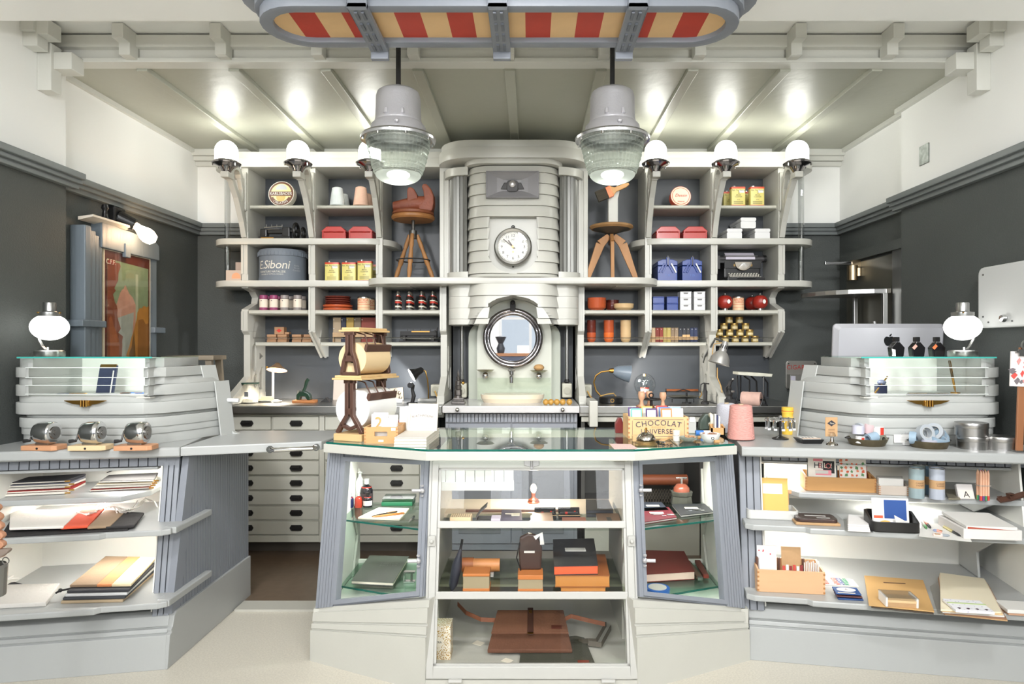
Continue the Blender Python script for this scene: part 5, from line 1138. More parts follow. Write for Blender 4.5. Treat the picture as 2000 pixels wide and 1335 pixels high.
for a in (268, 20, 160):
    c_, s_ = cos(R(a)), sin(R(a)); p0 = Vector((.03*c_, .03*s_, HS-.12)); p1 = Vector((.16*c_, .15*s_, 0)); d = p1-p0
    build(MB().tube([p0, p0+d*.25, p0+d*.3, p0+d*.62, p0+d*.66, p0+d*.8, p1], [.014, .017, .013, .02, .014, .018, .011], 10), 'leg', LEGW, sl, smooth=50)
build(MB().torus((0, 0, HS*.33), .125, .005, 28, 6), 'iron_ring', BLACKM, sl, smooth=True)
sr = thing('wooden_stool', 'plain three-legged wooden swivel stool carrying the white post with paint brush', 'stool', at(1194, 5.05, ZT0))
HR = (541-438)*k
build(MB().lathe([(0, 0), (.15, .0), (.166, .012), (.162, .026), (.15, .03), (0, .03)], 32).move(0, 0, HR-.01), 'seat', M('stool_ash', (176, 134, 86), .5, var=.3, vscale=12), sr, smooth=35)
build(MB().lathe([(.14, 0), (.03, -.035), (0, -.035)], 24).move(0, 0, HR-.01), 'seat_cone', M('iron_dark', (70, 66, 60), .5), sr, smooth=True)
build(MB().cyl((0, 0, HR-.1), .012, .07, 12), 'screw_shaft', STEEL, sr, smooth=35)
for a in (268, 150+35, -5):
    c_, s_ = cos(R(a)), sin(R(a)); p0 = Vector((.02*c_, .02*s_, HR-.08)); p1 = Vector((.19*c_, .13*s_, 0)); wv = Vector((-s_, c_, 0))
    m_ = [p0+wv*.012, p0-wv*.012]
    mb = MB(); q = p0.lerp(p1, .18)+Vector((c_*.035, s_*.035, .015))
    for (a0, w0), (a1, w1) in (((p0+Vector((0, 0, .02)), .02), (q, .034)), ((q, .034), (p1, .017))):
        d = (a1-a0).normalized(); up = d.cross(wv).normalized()
        mb.hexa([a0+up*w0-wv*.013, a0-up*w0-wv*.013, a0-up*w0+wv*.013, a0+up*w0+wv*.013], [a1+up*w1-wv*.013, a1-up*w1-wv*.013, a1-up*w1+wv*.013, a1+up*w1+wv*.013])
    build(mb, 'leg', M('leg_beech', (186, 134, 84), .5, var=.2, vscale=14, stretch=(1, 1, .15)), sr, fixn=True, bevel=.003)
build(MB().cyl((0, 0, HR-.13), .022, .06, 12), 'hub', BLACKM, sr)
SADL = M('red_brown_leather', (132, 66, 40), .5, bump=.25, bscale=60, var=.18, vscale=12)
lf = thing('leather_form', 'brown stitched leather form shaped like a jaw on the stool', 'leather form', at(807, 5.05, ZT0+HS+.052))
build(MB().tube([(-.15, 0, .035), (-.1, 0, .037), (.02, 0, .05), (.12, 0, .05)], [.03, .038, .05, .05], 14), 'padded_base', SADL, lf, smooth=True)
build(MB().prism([(-.04, .05), (-.04, .135), (-.03, .15), (-.012, .152), (.012, .14), (.034, .105), (.046, .07), (.05, .05)], -.04, .04, 'y'), 'short_flap', SADL, lf, bevel=.012, fixn=True)
build(MB().prism([(.05, .03), (.09, .075), (.085, .12), (.07, .155), (.085, .17), (.11, .168), (.14, .14), (.16, .1), (.162, .05), (.15, .0), (.05, .0)], -.05, .05, 'y'), 'curved_flap', SADL, lf, bevel=.016, fixn=True)
for o_ in [o for o in C.objects if o.parent == lf]: o_.scale.z = 1.2
wpst = thing('white_post', 'white painted wooden post with carved top on the stool', 'post', at(1197, 5.05, ZT0+HR+.02));
build(MB().prism([(-.037, 0), (.035, 0), (.035, .2), (.045, .24), (.05, .29), (.03, .31), (.02, .27), (-.02, .25), (-.037, .215)], -.03, .03, 'y'), 'shaft', M('chalk_white', (224, 224, 218), .6), wpst, bevel=.006, fixn=True)
br = thing('paint_brush', 'broad paint brush with copper ferrule lying across the white post', 'brush', at(1197, 4.99, ZT0+HR+.27), 0); br.rotation_euler.y = R(-22)
build(MB().box(-.13, -.045, -.018, .018, -.04, .04), 'bristles', M('dark_bristle', (70, 64, 54), .9, bump=.8, bscale=150, stretch=(.05, 1, 1)), br)
build(MB().box(-.048, -.01, -.021, .021, -.043, .043), 'ferrule', M('copper', (190, 110, 80), .3, 1), br, bevel=.004)
build(MB().prism([(-.012, -.04), (.02, -.018), (.1, -.016), (.13, -.006), (.13, .01), (.1, .016), (.02, .018), (-.012, .04)], -.012, .012, 'y'), 'handle', M('lacquered_wood', (214, 160, 96), .25), br, bevel=.005, fixn=True)
hn = thing('horn_speaker', 'rectangular grey horn loudspeaker set in the column above the clock', 'loudspeaker', (XC-.003, 4.738, PZ(362, 4.765)))
HG = M('horn_grey', (128, 126, 128), .35)
a_, b_ = wp(51.5, 4.76), wp(26, 4.76); rr4 = [(-a_, -b_), (a_, -b_), (a_, b_), (-a_, b_)]
mb = MB()
for i in range(4):
    j = (i+1) % 4; mb.hexa([(rr4[i][0], -.012, rr4[i][1]), (rr4[j][0], -.012, rr4[j][1]), (rr4[j][0]*.95, -.012, rr4[j][1]*.92), (rr4[i][0]*.95, -.012, rr4[i][1]*.92)], [(rr4[i][0], .03, rr4[i][1]), (rr4[j][0], .03, rr4[j][1]), (rr4[j][0]*.95, .03, rr4[j][1]*.92), (rr4[i][0]*.95, .03, rr4[i][1]*.92)])
build(mb, 'rim', HG, hn, fixn=True, bevel=.004)
mb = MB(); lay = [(1, -.006), (.8, .004), (.62, .012), (.45, .019)]
mb.prism([(x*.96, z*.94) for x, z in rr4], .024, .028, 'y')
for (f0, d0), (f1, d1) in zip(lay, lay[1:]):
    for i in range(4):
        j = (i+1) % 4; mb.quad((rr4[i][0]*.95*f0, d0, rr4[i][1]*.92*f0), (rr4[j][0]*.95*f0, d0, rr4[j][1]*.92*f0), (rr4[j][0]*.95*f1*(.8 if f1 < .6 else 1), d1, rr4[j][1]*.92*f1), (rr4[i][0]*.95*f1*(.8 if f1 < .6 else 1), d1, rr4[i][1]*.92*f1))
build(mb, 'horn', HG, hn)
build(MB().prism([(-.085, -.03), (.085, -.03), (.06, .018), (-.06, .018)], .012, .0225, 'y').prism(rrect(-.04, .04, -.05, .03, .02), -.004, .012, 'y'), 'throat', M('horn_dark', (56, 54, 54), .5), hn, bevel=.004, fixn=True)
build(MB().lathe([(0, -.03), (.012, -.03), (.024, -.024), (.026, .012), (.028, .02)], 18, (0, -.01, .002), 'y').rot(pi, 'Z'), 'driver', M('driver_silver', (176, 172, 170), .3, .7), hn, smooth=35)
build(MB().lathe([(.026, .0), (.027, .03), (.03, .04)], 18, (0, -.012, .002), 'y').rot(pi, 'Z'), 'driver_sleeve', BLACKM, hn)
ck = thing('wall_clock', 'round white-faced clock with metal rim set in the banded column', 'clock', (XC, 4.80, 2.20))
r = .135
build(MB().lathe([(r*.78, .015), (r*.82, .05), (r*.93, .055), (r, .04), (r, -.03)], 48, (0, 0, 0), 'y'), 'rim', M('satin_nickel', (172, 170, 166), .28, 1), ck, smooth=35)
build(MB().cyl((0, -.016, 0), r*.82, .01, 48, ax='y'), 'dial', M('dial_white', (236, 234, 226), .5), ck)
for k in range(12):
    a = R(90-30*(k+1)); text(ck, str(k+1), INK, .03, (r*.60*cos(a), -.0265, r*.60*sin(a)), name='numeral')
mb = MB()
for k in range(60):
    a = k*6; mb.prism([(-.0009, r*.73), (.0009, r*.73), (.0009, r*.78), (-.0009, r*.78)], -.0272, -.0266, 'y')
    mb.v[-8:] = [tuple(Matrix.Rotation(R(a), 3, 'Y') @ Vector(p)) for p in mb.v[-8:]]
build(mb, 'minute_marks', INK, ck, kind='stuff')
build(MB().box(-.003, .003, -.032, -.030, -.02, .088).rot(R(-51), 'Y'), 'minute_hand', M('hand_brown', (70, 52, 46), .4), ck)
build(MB().box(-.004, .004, -.030, -.028, -.015, .058).rot(R(-36), 'Y'), 'hour_hand', M('hand_brown', (70, 52, 46), .4), ck)
build(MB().cyl((0, -.034, 0), .008, .01, 10, ax='y'), 'centre_cap', BRASS, ck)
build(MB().cyl((0, -.05, 0), r*.8, .002, 40, ax='y'), 'clock_glass', GL('clock_glass', (255, 255, 255), .0, 1.5, 1.5), ck)
text(ck, 'JAZ', INK, .014, (0, -.0265, .052)); build(MB().cyl((0, -.0275, -.035), .006, .002, 8, ax='y'), 'seconds_spot', BRASS, ck)
build(MB().torus((0, -.0, r+.012), .01, .004, 12, 6, 'y').cyl((0, 0, r), .006, .012, 8).cyl((0, 0, -r-.01), .006, .012, 8), 'hanging_ring', BLACKM, ck)
jar0 = {}
def jar(px, Y, label, col):
    if col not in jar0:
        t = thing('spice_jar', label, 'jar', at(px, Y, ZL), 0, 'jars in the plate row'); jar0[col] = t; r = .031; h = .115
        m_ = M('jar_magenta', (146, 64, 104), .35) if col == 'magenta' else M('jar_grey', (142, 134, 132), .35)
        build(MB().lathe([(0, 0), (r*.96, 0), (r, .005), (r, .082), (r*.9, .088), (0, .088)], 20), 'body', m_, t, smooth=35)
        build(MB().lathe([(r*.88, .088), (r*.97, .09), (r*.97, .112), (r*.9, .115), (0, .115)], 20), 'lid', m_, t, smooth=35)
        build(MB().lathe([(r+.0006, .022), (r+.0006, .084)], 20), 'label', M('jar_label', (226, 214, 198), .6), t, smooth=True)
        build(MB().cyl((-.006, -r-.0012, .072), .004, .0006, 8, ax='y'), 'label_spot', INK, t)
    else: dup(jar0[col], at(px, Y, ZL), label=label)
jar(515, 5.05, 'magenta jar at the bracket end, front row', 'magenta'); jar(535, 5.05, 'magenta jar in front row, second from the bracket', 'magenta')
jar(524, 5.17, 'magenta jar half hidden behind the first front jar', 'magenta'); jar(544, 5.17, 'magenta jar half hidden behind the second front jar', 'magenta')
jar(556, 5.05, 'grey jar in front row beside the magenta jars', 'grey'); jar(581.5, 5.05, 'grey jar at the far end of the front row, beside the plates cell', 'grey')
jar(566, 5.17, 'grey jar half hidden behind the third front jar', 'grey'); jar(590, 5.17, 'grey jar half hidden behind the last front jar', 'grey')
TERR = M('terracotta_glaze', (188, 88, 50), .2, coat=.4); MAROON = M('maroon_glaze', (104, 44, 34), .2, coat=.4); CRG = M('cream_glaze', (214, 182, 136), .25, coat=.3)
plate = {}
for i in range(6):
    c_ = 'terracotta' if i < 2 else 'maroon'; z = ZL+(i*.024 if i < 2 else .048+(i-2)*.0165)
    r = .112 if i < 2 else .1
    mb = MB().lathe([(0, 0), (r*.88, 0), (r*.97, .006), (r, .014), (r, .021 if i < 2 else .014), (r*.97, .021 if i < 2 else .015), (r*.9, .012), (0, .01)], 36)
    one('plate', '%s glazed plate, %s of the stacked plates' % (c_, ['lowest', 'second from bottom', 'third from bottom', 'fourth from bottom', 'second from top', 'topmost'][i]), 'plate', mb, TERR if i < 2 else MAROON, at(660, 5.14, z), group='stacked plates', smooth=40)
def lid_can(px, Y, label, w=.046, h=.095):
    t = thing('food_can', label, 'can', at(px, Y, ZL), 0, 'cream labelled cans with red print')
    build(MB().lathe([(0, 0), (w, 0), (w, h), (0, h)], 24), 'body', M('can_cream', (222, 190, 152), .5), t, smooth=35)
    build(MB().lathe([(w+.001, h-.004), (w+.001, h+.004), (w*.85, h+.01), (0, h+.012)], 24), 'lid', STEEL, t, smooth=35)
    text(t, 'ANTICA', RED2, .026, (0, -w-.0005, h*.8), wrap=w); text(t, 'FABBRICA', RED2, .016, (0, -w-.0005, h*.62), wrap=w)
    mb = MB().lathe([(w+.0006, h*.45), (w+.0006, h*.48)], 24).lathe([(w+.0006, h*.2), (w+.0006, h*.22)], 24); build(mb, 'print_lines', RED2, t, kind='stuff')
lid_can(710.5, 5.06, 'cream can with red print beside the stacked plates'); lid_can(722, 5.2, 'cream can half hidden behind the can beside the plates', .04)
lid_can(1442, 5.06, 'cream can with red print between the red round jars', .042, .098)
b0_ = None; n_ = 0
for j, px in enumerate((777, 799, 823, 845)):
    for i in range(2 if j == 0 else 3):
        lb_ = 'small dark bottle with silver cap, %s in the %s row counted from the plates' % (('front', 'middle', 'back')[i] if j else ('front', 'back')[i], ('first', 'second', 'third', 'fourth')[j])
        loc = at(px+i*2.4, 5.03+i*.07, ZL)
        if b0_ is None:
            b0_ = thing('ink_bottle', lb_, 'bottle', loc, 0, 'small bottles under the leather stool'); r = .021
            build(MB().lathe([(0, .012), (r, .012), (r, .08), (r*.72, .1), (r*.6, .108), (0, .108)], 16), 'body', M('bottle_dark', (46, 38, 34), .2), b0_, smooth=35)
            for z, h, m_ in ((.022, .012, CREAM), (.036, .014, BLACK), (.052, .014, RED2), (.068, .008, CREAM)): build(MB().lathe([(r+.0005, z), (r+.0005, z+h)], 16), 'label', m_, b0_, smooth=True)
            build(MB().lathe([(r*.64, .104), (r*.66, .112), (0, .112)], 16), 'neck_band', RED2, b0_, smooth=True)
            build(MB().lathe([(r*.55, .112), (r*.5, .13), (r*.3, .144), (0, .146)], 14), 'silver_cap', CHROME, b0_, smooth=True)
            build(MB().lathe([(r*1.1, 0), (r*.9, .012), (0, .012)], 16), 'glass_foot', M('bottle_foot', (120, 120, 112), .15), b0_, smooth=35)
        else: dup(b0_, loc, label=lb_)
def bowl(px, Y, z, r, h, mat, label, group=None, ribs=0):
    pr = [(0, 0), (r*.6, 0), (r*.85, h*.3)]+[(r*(.95+.05*k/6)+(.0012*ribs if k % 2 else 0), h*(.4+.6*k/6)) for k in range(7)]+[(r*.94, h), (r*.8, h*.4), (0, h*.12)]
    return one('bowl', label, 'bowl', MB().lathe(pr, 32), mat, at(px, Y, z), group=group, smooth=40)
bowl(1165.5, 5.12, ZL, .073, .055, TERR, 'terracotta bowl, lowest of the three stacked bowls', 'stacked bowls'); bowl(1165.5, 5.12, ZL+.022, .073, .055, TERR, 'terracotta bowl, middle of the three stacked bowls', 'stacked bowls'); bowl(1165.5, 5.12, ZL+.044, .073, .055, TERR, 'terracotta bowl, top of the three stacked bowls', 'stacked bowls')
for k in range(3): bowl(1196, 5.22, ZL+k*.022, .052, .046, MAROON, 'dark maroon bowl, %s of the stack behind the cream bowl' % ('lowest', 'middle', 'top')[k], 'maroon bowls', 1)
bowl(1218, 5.08, ZL, .078, .052, CRG, 'wide cream bowl beside the terracotta stack')
bx = {}
def sbox(px, z, col, label):
    if col not in bx:
        t = thing('small_box', label, 'box', at(px, 5.03, z), 0, '%s small boxes' % col); bx[col] = t; m_ = BLUE if col == 'blue' else WHITEE; q = .042; h = .052 if col == 'blue' else .047
        build(MB().box(-q, q, 0, .1, 0, h*.86), 'box_body', m_, t, bevel=.003); build(MB().box(-q*1.03, q*1.03, -.002, .102, h*.84, h), 'lid', m_, t, bevel=.003)
        if col != 'blue': build(MB().prism([(-.014, 0), (.014, 0), (.018, .01), (-.018, .01)], -.005, 0, 'y').move(0, 0, h*.62), 'finger_pull', M('pull_grey', (120, 118, 116), .4), t)
    else: dup(bx[col], at(px, 5.03, z), label=label)
for i, px in enumerate((1286.5, 1313.5)):
    for j in range(2): sbox(px, ZL+j*.0525, 'blue', 'small blue box, %s of the stack %s' % (('bottom', 'top')[j], ('beside the bracket', 'beside the white boxes')[i]))
for i, px in enumerate((1339.5, 1366.5)):
    for j in range(3): sbox(px, ZL+j*.0475, 'white', 'small white box, %s of the stack %s' % (('bottom', 'middle', 'top')[j], ('beside the blue boxes', 'beside the red jars')[i]))
rj = None
for px, Y, lb_ in ((1416, 5.08, 'round red jar with silver knob beside the small white boxes'), (1484.5, 5.08, 'round red jar with silver knob at the door end'), (1469, 5.24, 'round red jar half hidden behind the jar at the door end')):
    if rj is None:
        rj = thing('round_jar', lb_, 'jar', at(px, Y, ZL), 0, 'red round jars'); r = .057
        pr = [(0, .012)]+[(r*math.sin(R(a))**.7, .065-.052*cos(R(a))) for a in range(20, 161, 10)]+[(0, .116)]
        build(MB().lathe(pr, 28), 'body', M('red_lacquer', (150, 40, 30), .35, bump=.2, bscale=60, stretch=(1, 1, .1)), rj, smooth=40)
        build(MB().ball((0, 0, .126), .009, 10).lathe([(.02, .114), (.018, .119), (0, .12)], 12), 'knob', CHROME, rj, smooth=True)
        build(MB().cyl((0, 0, 0), .024, .014, 14), 'foot', CHROME, rj, smooth=35)
        build(MB().lathe([(0, 0), (1, 0), (1, .05), (0, .05)], 16, ax='y').xf(Matrix.Translation((.012, -r-.001, .066)) @ Matrix.Diagonal((.012, .02, .016, 1))), 'oval_label', PAPER, rj)
    else: dup(rj, at(px, Y, ZL), label=lb_)
wbx0 = None
for j, (px, n) in enumerate(((530, 3), (550.5, 3), (579, 3), (599, 3))):
    for i in range(n):
        lb_ = 'small flat wooden box, %s of the %s stack from the bracket' % (('bottom', 'middle', 'top')[i], ('first', 'second', 'third', 'fourth')[j])
        loc = at(px+(i % 2)*.8+(3 if j == 3 and i == 2 else 0), 5.15, ZM+i*.0205)
        if wbx0 is None: wbx0 = one('wooden_box', lb_, 'box', MB().box(-.036, .036, 0, .06, 0, .0195), M('box_wood', (182, 140, 104), .6, var=.2, vscale=20), loc, group='small flat wooden boxes', bevel=.002)
        else: dup(wbx0, loc, label=lb_)
wb2 = one('wooden_box', 'upright wooden box with red diamond mark on top of the flat boxes', 'box', MB().box(-.037, .037, 0, .06, 0, .056), M('box_wood', (182, 140, 104), .6, var=.2, vscale=20), at(545, 5.16, ZM+.062), bevel=.002)
build(MB().prism([(-.022, .028), (0, .013), (.022, .028), (0, .043)], -.001, 0, 'y'), 'diamond_print', RED2, wb2)
one('wooden_box', 'thin wooden box lying beside the box with red diamond mark', 'box', MB().box(-.022, .022, 0, .05, 0, .018), M('box_wood', (182, 140, 104), .6), at(559, 5.18, ZM+.062), bevel=.002)
cols = [('beige', (174, 154, 128), 650, 666), ('navy', (46, 50, 68), 666, 676), ('mustard', (172, 142, 70), 676, 691), ('olive', (122, 108, 88), 691, 705), ('brick red', (132, 56, 44), 705, 734)]
for nm, c_, a_, b_ in cols:
    t = thing('ring_binder', '%s binder with white studs standing behind the wooden strip' % nm, 'binder', at((a_+b_)/2, 5.17, ZM), 0, 'studded binders beside the wooden boxes'); q = wp(b_-a_)/2-.0008
    build(MB().box(-q, q, 0, .12, 0, .192), 'cover', M('binder_'+nm.replace(' ', '_'), c_, .6), t, bevel=.002)
    for z in (.174, .105, .03): build(MB().cyl((-q+.008, -.002, z), .004, .004, 8, ax='y'), 'stud', PAPER, t)
one('wooden_strip', 'long wooden strip resting in front of the studded binders', 'strip', MB().box(-.16, .16, 0, .006, .04, .075).box(-.16, -.15, 0, .03, 0, .04).box(.15, .16, 0, .03, 0, .04), M('strip_wood', (178, 148, 112), .6, var=.15, vscale=20), at(690, 5.135, ZM), bevel=.002)
bm_ = thing('marking_machine', 'black antique marking machine with yellow rule on the shelf', 'machine', at(817, 5.14, ZM))
build(MB().box(-.15, .15, 0, .1, 0, .012).box(-.14, .14, .01, .03, .03, .042), 'base', BLACKM, bm_, bevel=.003)
build(MB().box(-.145, .13, .02, .06, .05, .085), 'carriage', BLACKM, bm_, bevel=.004)
build(MB().cyl((-.145, .05, .055), .03, .02, 14, ax='x').cyl((.12, .05, .06), .035, .018, 14, ax='x'), 'roller_knob', BLACKM, bm_, smooth=35)
build(MB().box(-.055, .085, .012, .018, .078, .086), 'yellow_rule', M('rule_yellow', (212, 162, 64), .4), bm_)
for x in (-.09, -.045, .01, .09): build(MB().cyl((x, .03, .085), .003, .02, 6), 'pin', BLACK, bm_)
build(MB().tube([(-.12, .02, .03), (.12, .02, .025)], .007, 8), 'steel_bar', STEEL, bm_)
for x in (-.12, .1): build(MB().box(x, x+.02, .0, .08, .012, .05), 'stand', BLACKM, bm_)
build(MB().prism([(.11, .085), (.145, .085), (.145, .115), (.135, .095)], .02, .05, 'y'), 'lever', BLACKM, bm_, fixn=True)
cup = {}
for nm, px, mats, r in (('maroon and orange', 1155, (TERR, MAROON, MAROON), .036), ('orange', 1189, (M('orange_glaze', (226, 112, 52), .2, coat=.4), TERR, TERR), .04), ('cream', 1222, (CRG, CRG, CRG), .042)):
    for i in range(3):
        h = .055
        pr = [(0, 0), (r*.55, 0), (r*.85, .012), (r*.97, .03), (r, h+.02), (r*.94, h+.02), (r*.85, .02), (0, .008)]
        one('cup', 'glazed cup, %s of the %s stack under the bowls' % (('bottom', 'middle', 'top')[i], nm), 'cup', MB().lathe(pr, 24), mats[i], at(px, 5.18, ZM+i*.048), group='stacked cups', smooth=40)
sw = [(192, 160, 120), (206, 176, 140), (128, 46, 34), (140, 52, 38), (170, 150, 84), (186, 164, 92), (134, 112, 88), (142, 122, 98), (44, 46, 54), (48, 50, 56), (52, 52, 56), (36, 48, 78), (34, 44, 76)]
nmz = ['sand', 'pale sand', 'brick red', 'deep red', 'straw yellow', 'mustard', 'brown grey', 'taupe', 'black', 'off-black', 'dark charcoal', 'navy', 'dark navy']
for i, c_ in enumerate(sw):
    px = 1269+i*7.5; t = thing('ring_binder', '%s slim binder, %s in the long row under the blue boxes' % (nmz[i], ['first', 'second', 'third', 'fourth', 'fifth', 'sixth', 'seventh', 'eighth', 'ninth', 'tenth', 'eleventh', 'twelfth', 'last'][i]), 'binder', at(px, 5.14, ZM), 0, 'slim binders under the blue boxes')
    build(MB().box(-.0138, .0138, 0, .13, 0, .112), 'cover', M('slim_%d' % i, c_, .6), t, bevel=.0015)
    build(MB().cyl((0, -.0015, .1), .003, .003, 6, ax='y'), 'stud', PAPER, t)
    build(MB().box(-.014, .014, -.001, 0, .02, .042 if i not in (9, 10) else .058), 'paper_band', M('band_tan', (198, 160, 112), .6), t)
gj = None
rows = [(662, (1397, 1416, 1436, 1455, 1474)), (649.5, (1405, 1425, 1445, 1464)), (637, (1414, 1434, 1456)), (624.5, (1424, 1444))]
for j, (y, xs_) in enumerate(rows):
    for i, px in enumerate(xs_):
        lb_ = 'small gold-lidded glass jar, %s in the %s layer of the pyramid' % (['first', 'second', 'third', 'fourth', 'fifth'][i], ['bottom', 'second', 'third', 'top'][j])
        loc = at(px, 5.17, ZM+j*.0492)
        if gj is None:
            gj = thing('gold_jar', lb_, 'jar', loc, 0, 'pyramid of gold jars'); r = .028
            build(MB().lathe([(0, 0), (r, 0), (r, .034), (0, .034)], 20), 'glass_body', M('amber_contents', (196, 168, 96), .15, var=.5, vscale=60, coat=.6), gj, smooth=35)
            build(MB().lathe([(r*1.02, .034), (r*1.04, .036), (r*1.04, .046), (r, .049), (0, .048)], 20), 'gold_lid', M('gold_lid', (172, 138, 78), .38, .8), gj, smooth=35)
            build(MB().lathe([(r+.0005, .008), (r+.0005, .024)], 20, a0=R(225), a1=R(315)), 'label', M('jar_paper', (226, 208, 160), .5), gj)
        else: dup(gj, loc, label=lb_)
# ---- things on the worktop at the back
def Yo(y, z): return F*(CH-z)/(y-CY)
def G(px, py, z): Y = Yo(py, z); return Vector((PX(px, Y), Y, z))
ZD = 1.0695
def dk(px, Y): return (PX(px, Y), Y, ZD)
gj_ = thing('glass_jar', 'large clear glass jar with green rimmed lid at the bracket foot', 'jar', dk(489, 4.93)); r = .068
build(MB().lathe([(0, .004), (r, .004), (r, .1), (r*.86, .12), (r*.86, .135)], 24), 'glass_body', GL('jar_glass', (245, 246, 244), 0, 1.5, 2.2), gj_, smooth=40)
build(MB().lathe([(r*.9, .13), (r*.9, .14), (0, .14)], 24), 'lid', GL('jar_glass', (245, 246, 244)), gj_, smooth=35); build(MB().lathe([(r*.8, .14), (r*.92, .141), (r*.92, .15), (0, .15)], 24), 'lid_rim', M('dark_green', (34, 66, 52), .35), gj_, smooth=35)
build(MB().box(-.015, .012, -r-.001, -r+.004, .05, .085), 'label', M('slate_label', (90, 94, 98), .6), gj_); build(MB().lathe([(0, .006), (r*.8, .006), (r*.7, .03), (0, .035)], 16), 'contents', CREAM, gj_, smooth=True)
dl = thing('desk_lamp', 'lit desk lamp with flat cone shade and white pole behind the glass jar', 'desk lamp', dk(533, 5.05))
sx_ = .03
build(MB().cyl((0, 0, 0), .045, .012, 20), 'base', WHITEE, dl, smooth=35); build(MB().tube([(0, 0, .01), (0, 0, .27)], .0085, 10), 'pole', WHITEE, dl, smooth=True)
build(MB().lathe([(.078, 0), (.04, .03), (.012, .058), (0, .06)], 28).rot(R(-17), 'X').move(sx_, 0, .236), 'shade', M('bronze_shade', (150, 120, 92), .35, .5), dl, smooth=50)
build(MB().lathe([(0, .015), (.03, .015), (.073, .002)], 28).rot(R(-17), 'X').move(sx_, 0, .236), 'shade_inside', M('lit_shade', (255, 226, 186), .4, emit=3), dl); build(MB().ball((-.045, 0, .26), .01, 8), 'knob', BRASS, dl)
l = bpy.data.lights.new('desk_lamp_light', 'SPOT'); l.energy = 26; l.color = (1, .88, .72); l.spot_size = R(125); l.spot_blend = .4; l.shadow_soft_size = .03
lo = bpy.data.objects.new('desk_lamp_light', l); C.objects.link(lo); lo.location = (dl.location.x+sx_, 5.05, ZD+.225)
def flat(name, label, cat, pts, z, th, mat, group=None, bevel=.0015, lift=0):
    P_ = [G(px, py, z) for px, py in pts]; c = sum(P_, Vector())/len(P_)
    return one(name, label, cat, MB().prism([(p.x-c.x, p.y-c.y) for p in P_], lift, th+lift), mat, c, group=group, bevel=bevel, fixn=True)
def upright(name, label, cat, x0, x1, yt, yb, z, th, mat, tilt=0, group=None, Y=None, bevel=.0015, sub=True):
    Y = Y or Yo(yb, z); s = Y/F; return one(name, label, cat, MB().box(-(x1-x0)/2*s, (x1-x0)/2*s, 0, th, 0, (yb-yt)*s), mat, ((((x0+x1)/2)-CX)*s, Y, z), group=group, rx=-R(tilt), bevel=bevel)
nb_ = thing('note_block', 'kraft topped note block standing beside the desk lamp', 'notepad', dk(520, 5.0)); nb_.rotation_euler.x = R(-20)
build(MB().box(-.045, .045, 0, .02, 0, .045), 'cover', M('note_tan', (214, 180, 122), .6), nb_, bevel=.002); build(MB().box(-.055, .05, -.05, .02, -.004, 0), 'sheet', PAPER, nb_)
one('clip_dish', 'small white dish with dark clips beside the lamp pole', 'dish', MB().lathe([(0, 0), (.025, 0), (.035, .014), (.03, .014), (0, .006)], 16), PAPER, dk(541, 4.95), smooth=True)
hp = thing('hole_punch', 'dark green cast iron lever punch on a wooden block', 'punch', dk(596, 4.95)); GRN = M('machine_green', (26, 54, 38), .3, coat=.3)
build(MB().box(-.085, .08, -.04, .05, 0, .02), 'wooden_block', M('orange_wood', (186, 120, 66), .5, var=.2, vscale=20, stretch=(.2, 1, 1)), hp, bevel=.005)
build(MB().prism([(-.06, .02), (-.06, .06), (-.04, .08), (.0, .085), (.03, .07), (.045, .045), (.045, .02), (.02, .02), (.005, .045), (-.03, .045), (-.035, .02)], -.02, .03, 'y'), 'frame', GRN, hp, bevel=.006, fixn=True)
build(MB().tube([(-.02, .0, .07), (.0, .0, .11), (.012, 0, .16), (.025, .0, .175)], [.014, .011, .014, .012], 10), 'lever', GRN, hp, smooth=True); build(MB().cyl((-.045, 0, .06), .012, .03, 10), 'punch_head', STEEL, hp)
one('wedge_stand', 'small black wedge lying on the worktop beside the wooden block', 'stand', MB().prism([(-.045, 0), (.03, 0), (.0, .035)], -.02, .03, 'y'), BLACKM, dk(638, 5.0), fixn=True)
upright('beige_card', 'blank beige card sheet leaning against the wall behind the roll stand', 'card', 650, 696, 740, 780, ZD, .004, M('panel_beige', (186, 174, 164), .6), 8, Y=5.2)
bl = thing('clamp_lamp', 'lit black spot lamp on a brass gooseneck by the column bracket', 'lamp', dk(833, 5.08))
hd_ = MB().lathe([(.056, 0), (.05, .01), (.03, .045), (.022, .09), (.012, .1), (0, .1)], 20).rot(R(62), 'Y').rot(R(22), 'Z').move(-.1, -.08, .2)
build(hd_, 'head', BLACK, bl, smooth=40)
build(MB().cyl((0, 0, .001), .052, .004, 20).rot(R(62), 'Y').rot(R(22), 'Z').move(-.1, -.08, .2), 'lit_face', M('lit_cold', (255, 255, 255), .3, emit=14), bl)
build(MB().tube([(-.02, -.05, .24), (.0, -.05, .23), (.015, -.05, .17), (.02, -.03, .08), (.015, 0, .0)], .005, 8), 'gooseneck', BRASS, bl, smooth=True); build(MB().box(-.06, .08, -.03, .05, 0, .02), 'base', M('grey_box', (150, 150, 146), .5), bl, bevel=.003)
l = bpy.data.lights.new('clamp_lamp_light', 'SPOT'); l.energy = 16; l.spot_size = R(130); l.shadow_soft_size = .03
lo = bpy.data.objects.new('clamp_lamp_light', l); C.objects.link(lo); lo.location = (bl.location.x-.115, 4.985, ZD+.195); lo.rotation_euler = (R(25), R(52), 0)
js = thing('jointed_stand', 'small black jointed clamp stand in front of the lit spot lamp', 'stand', dk(805, 4.82))
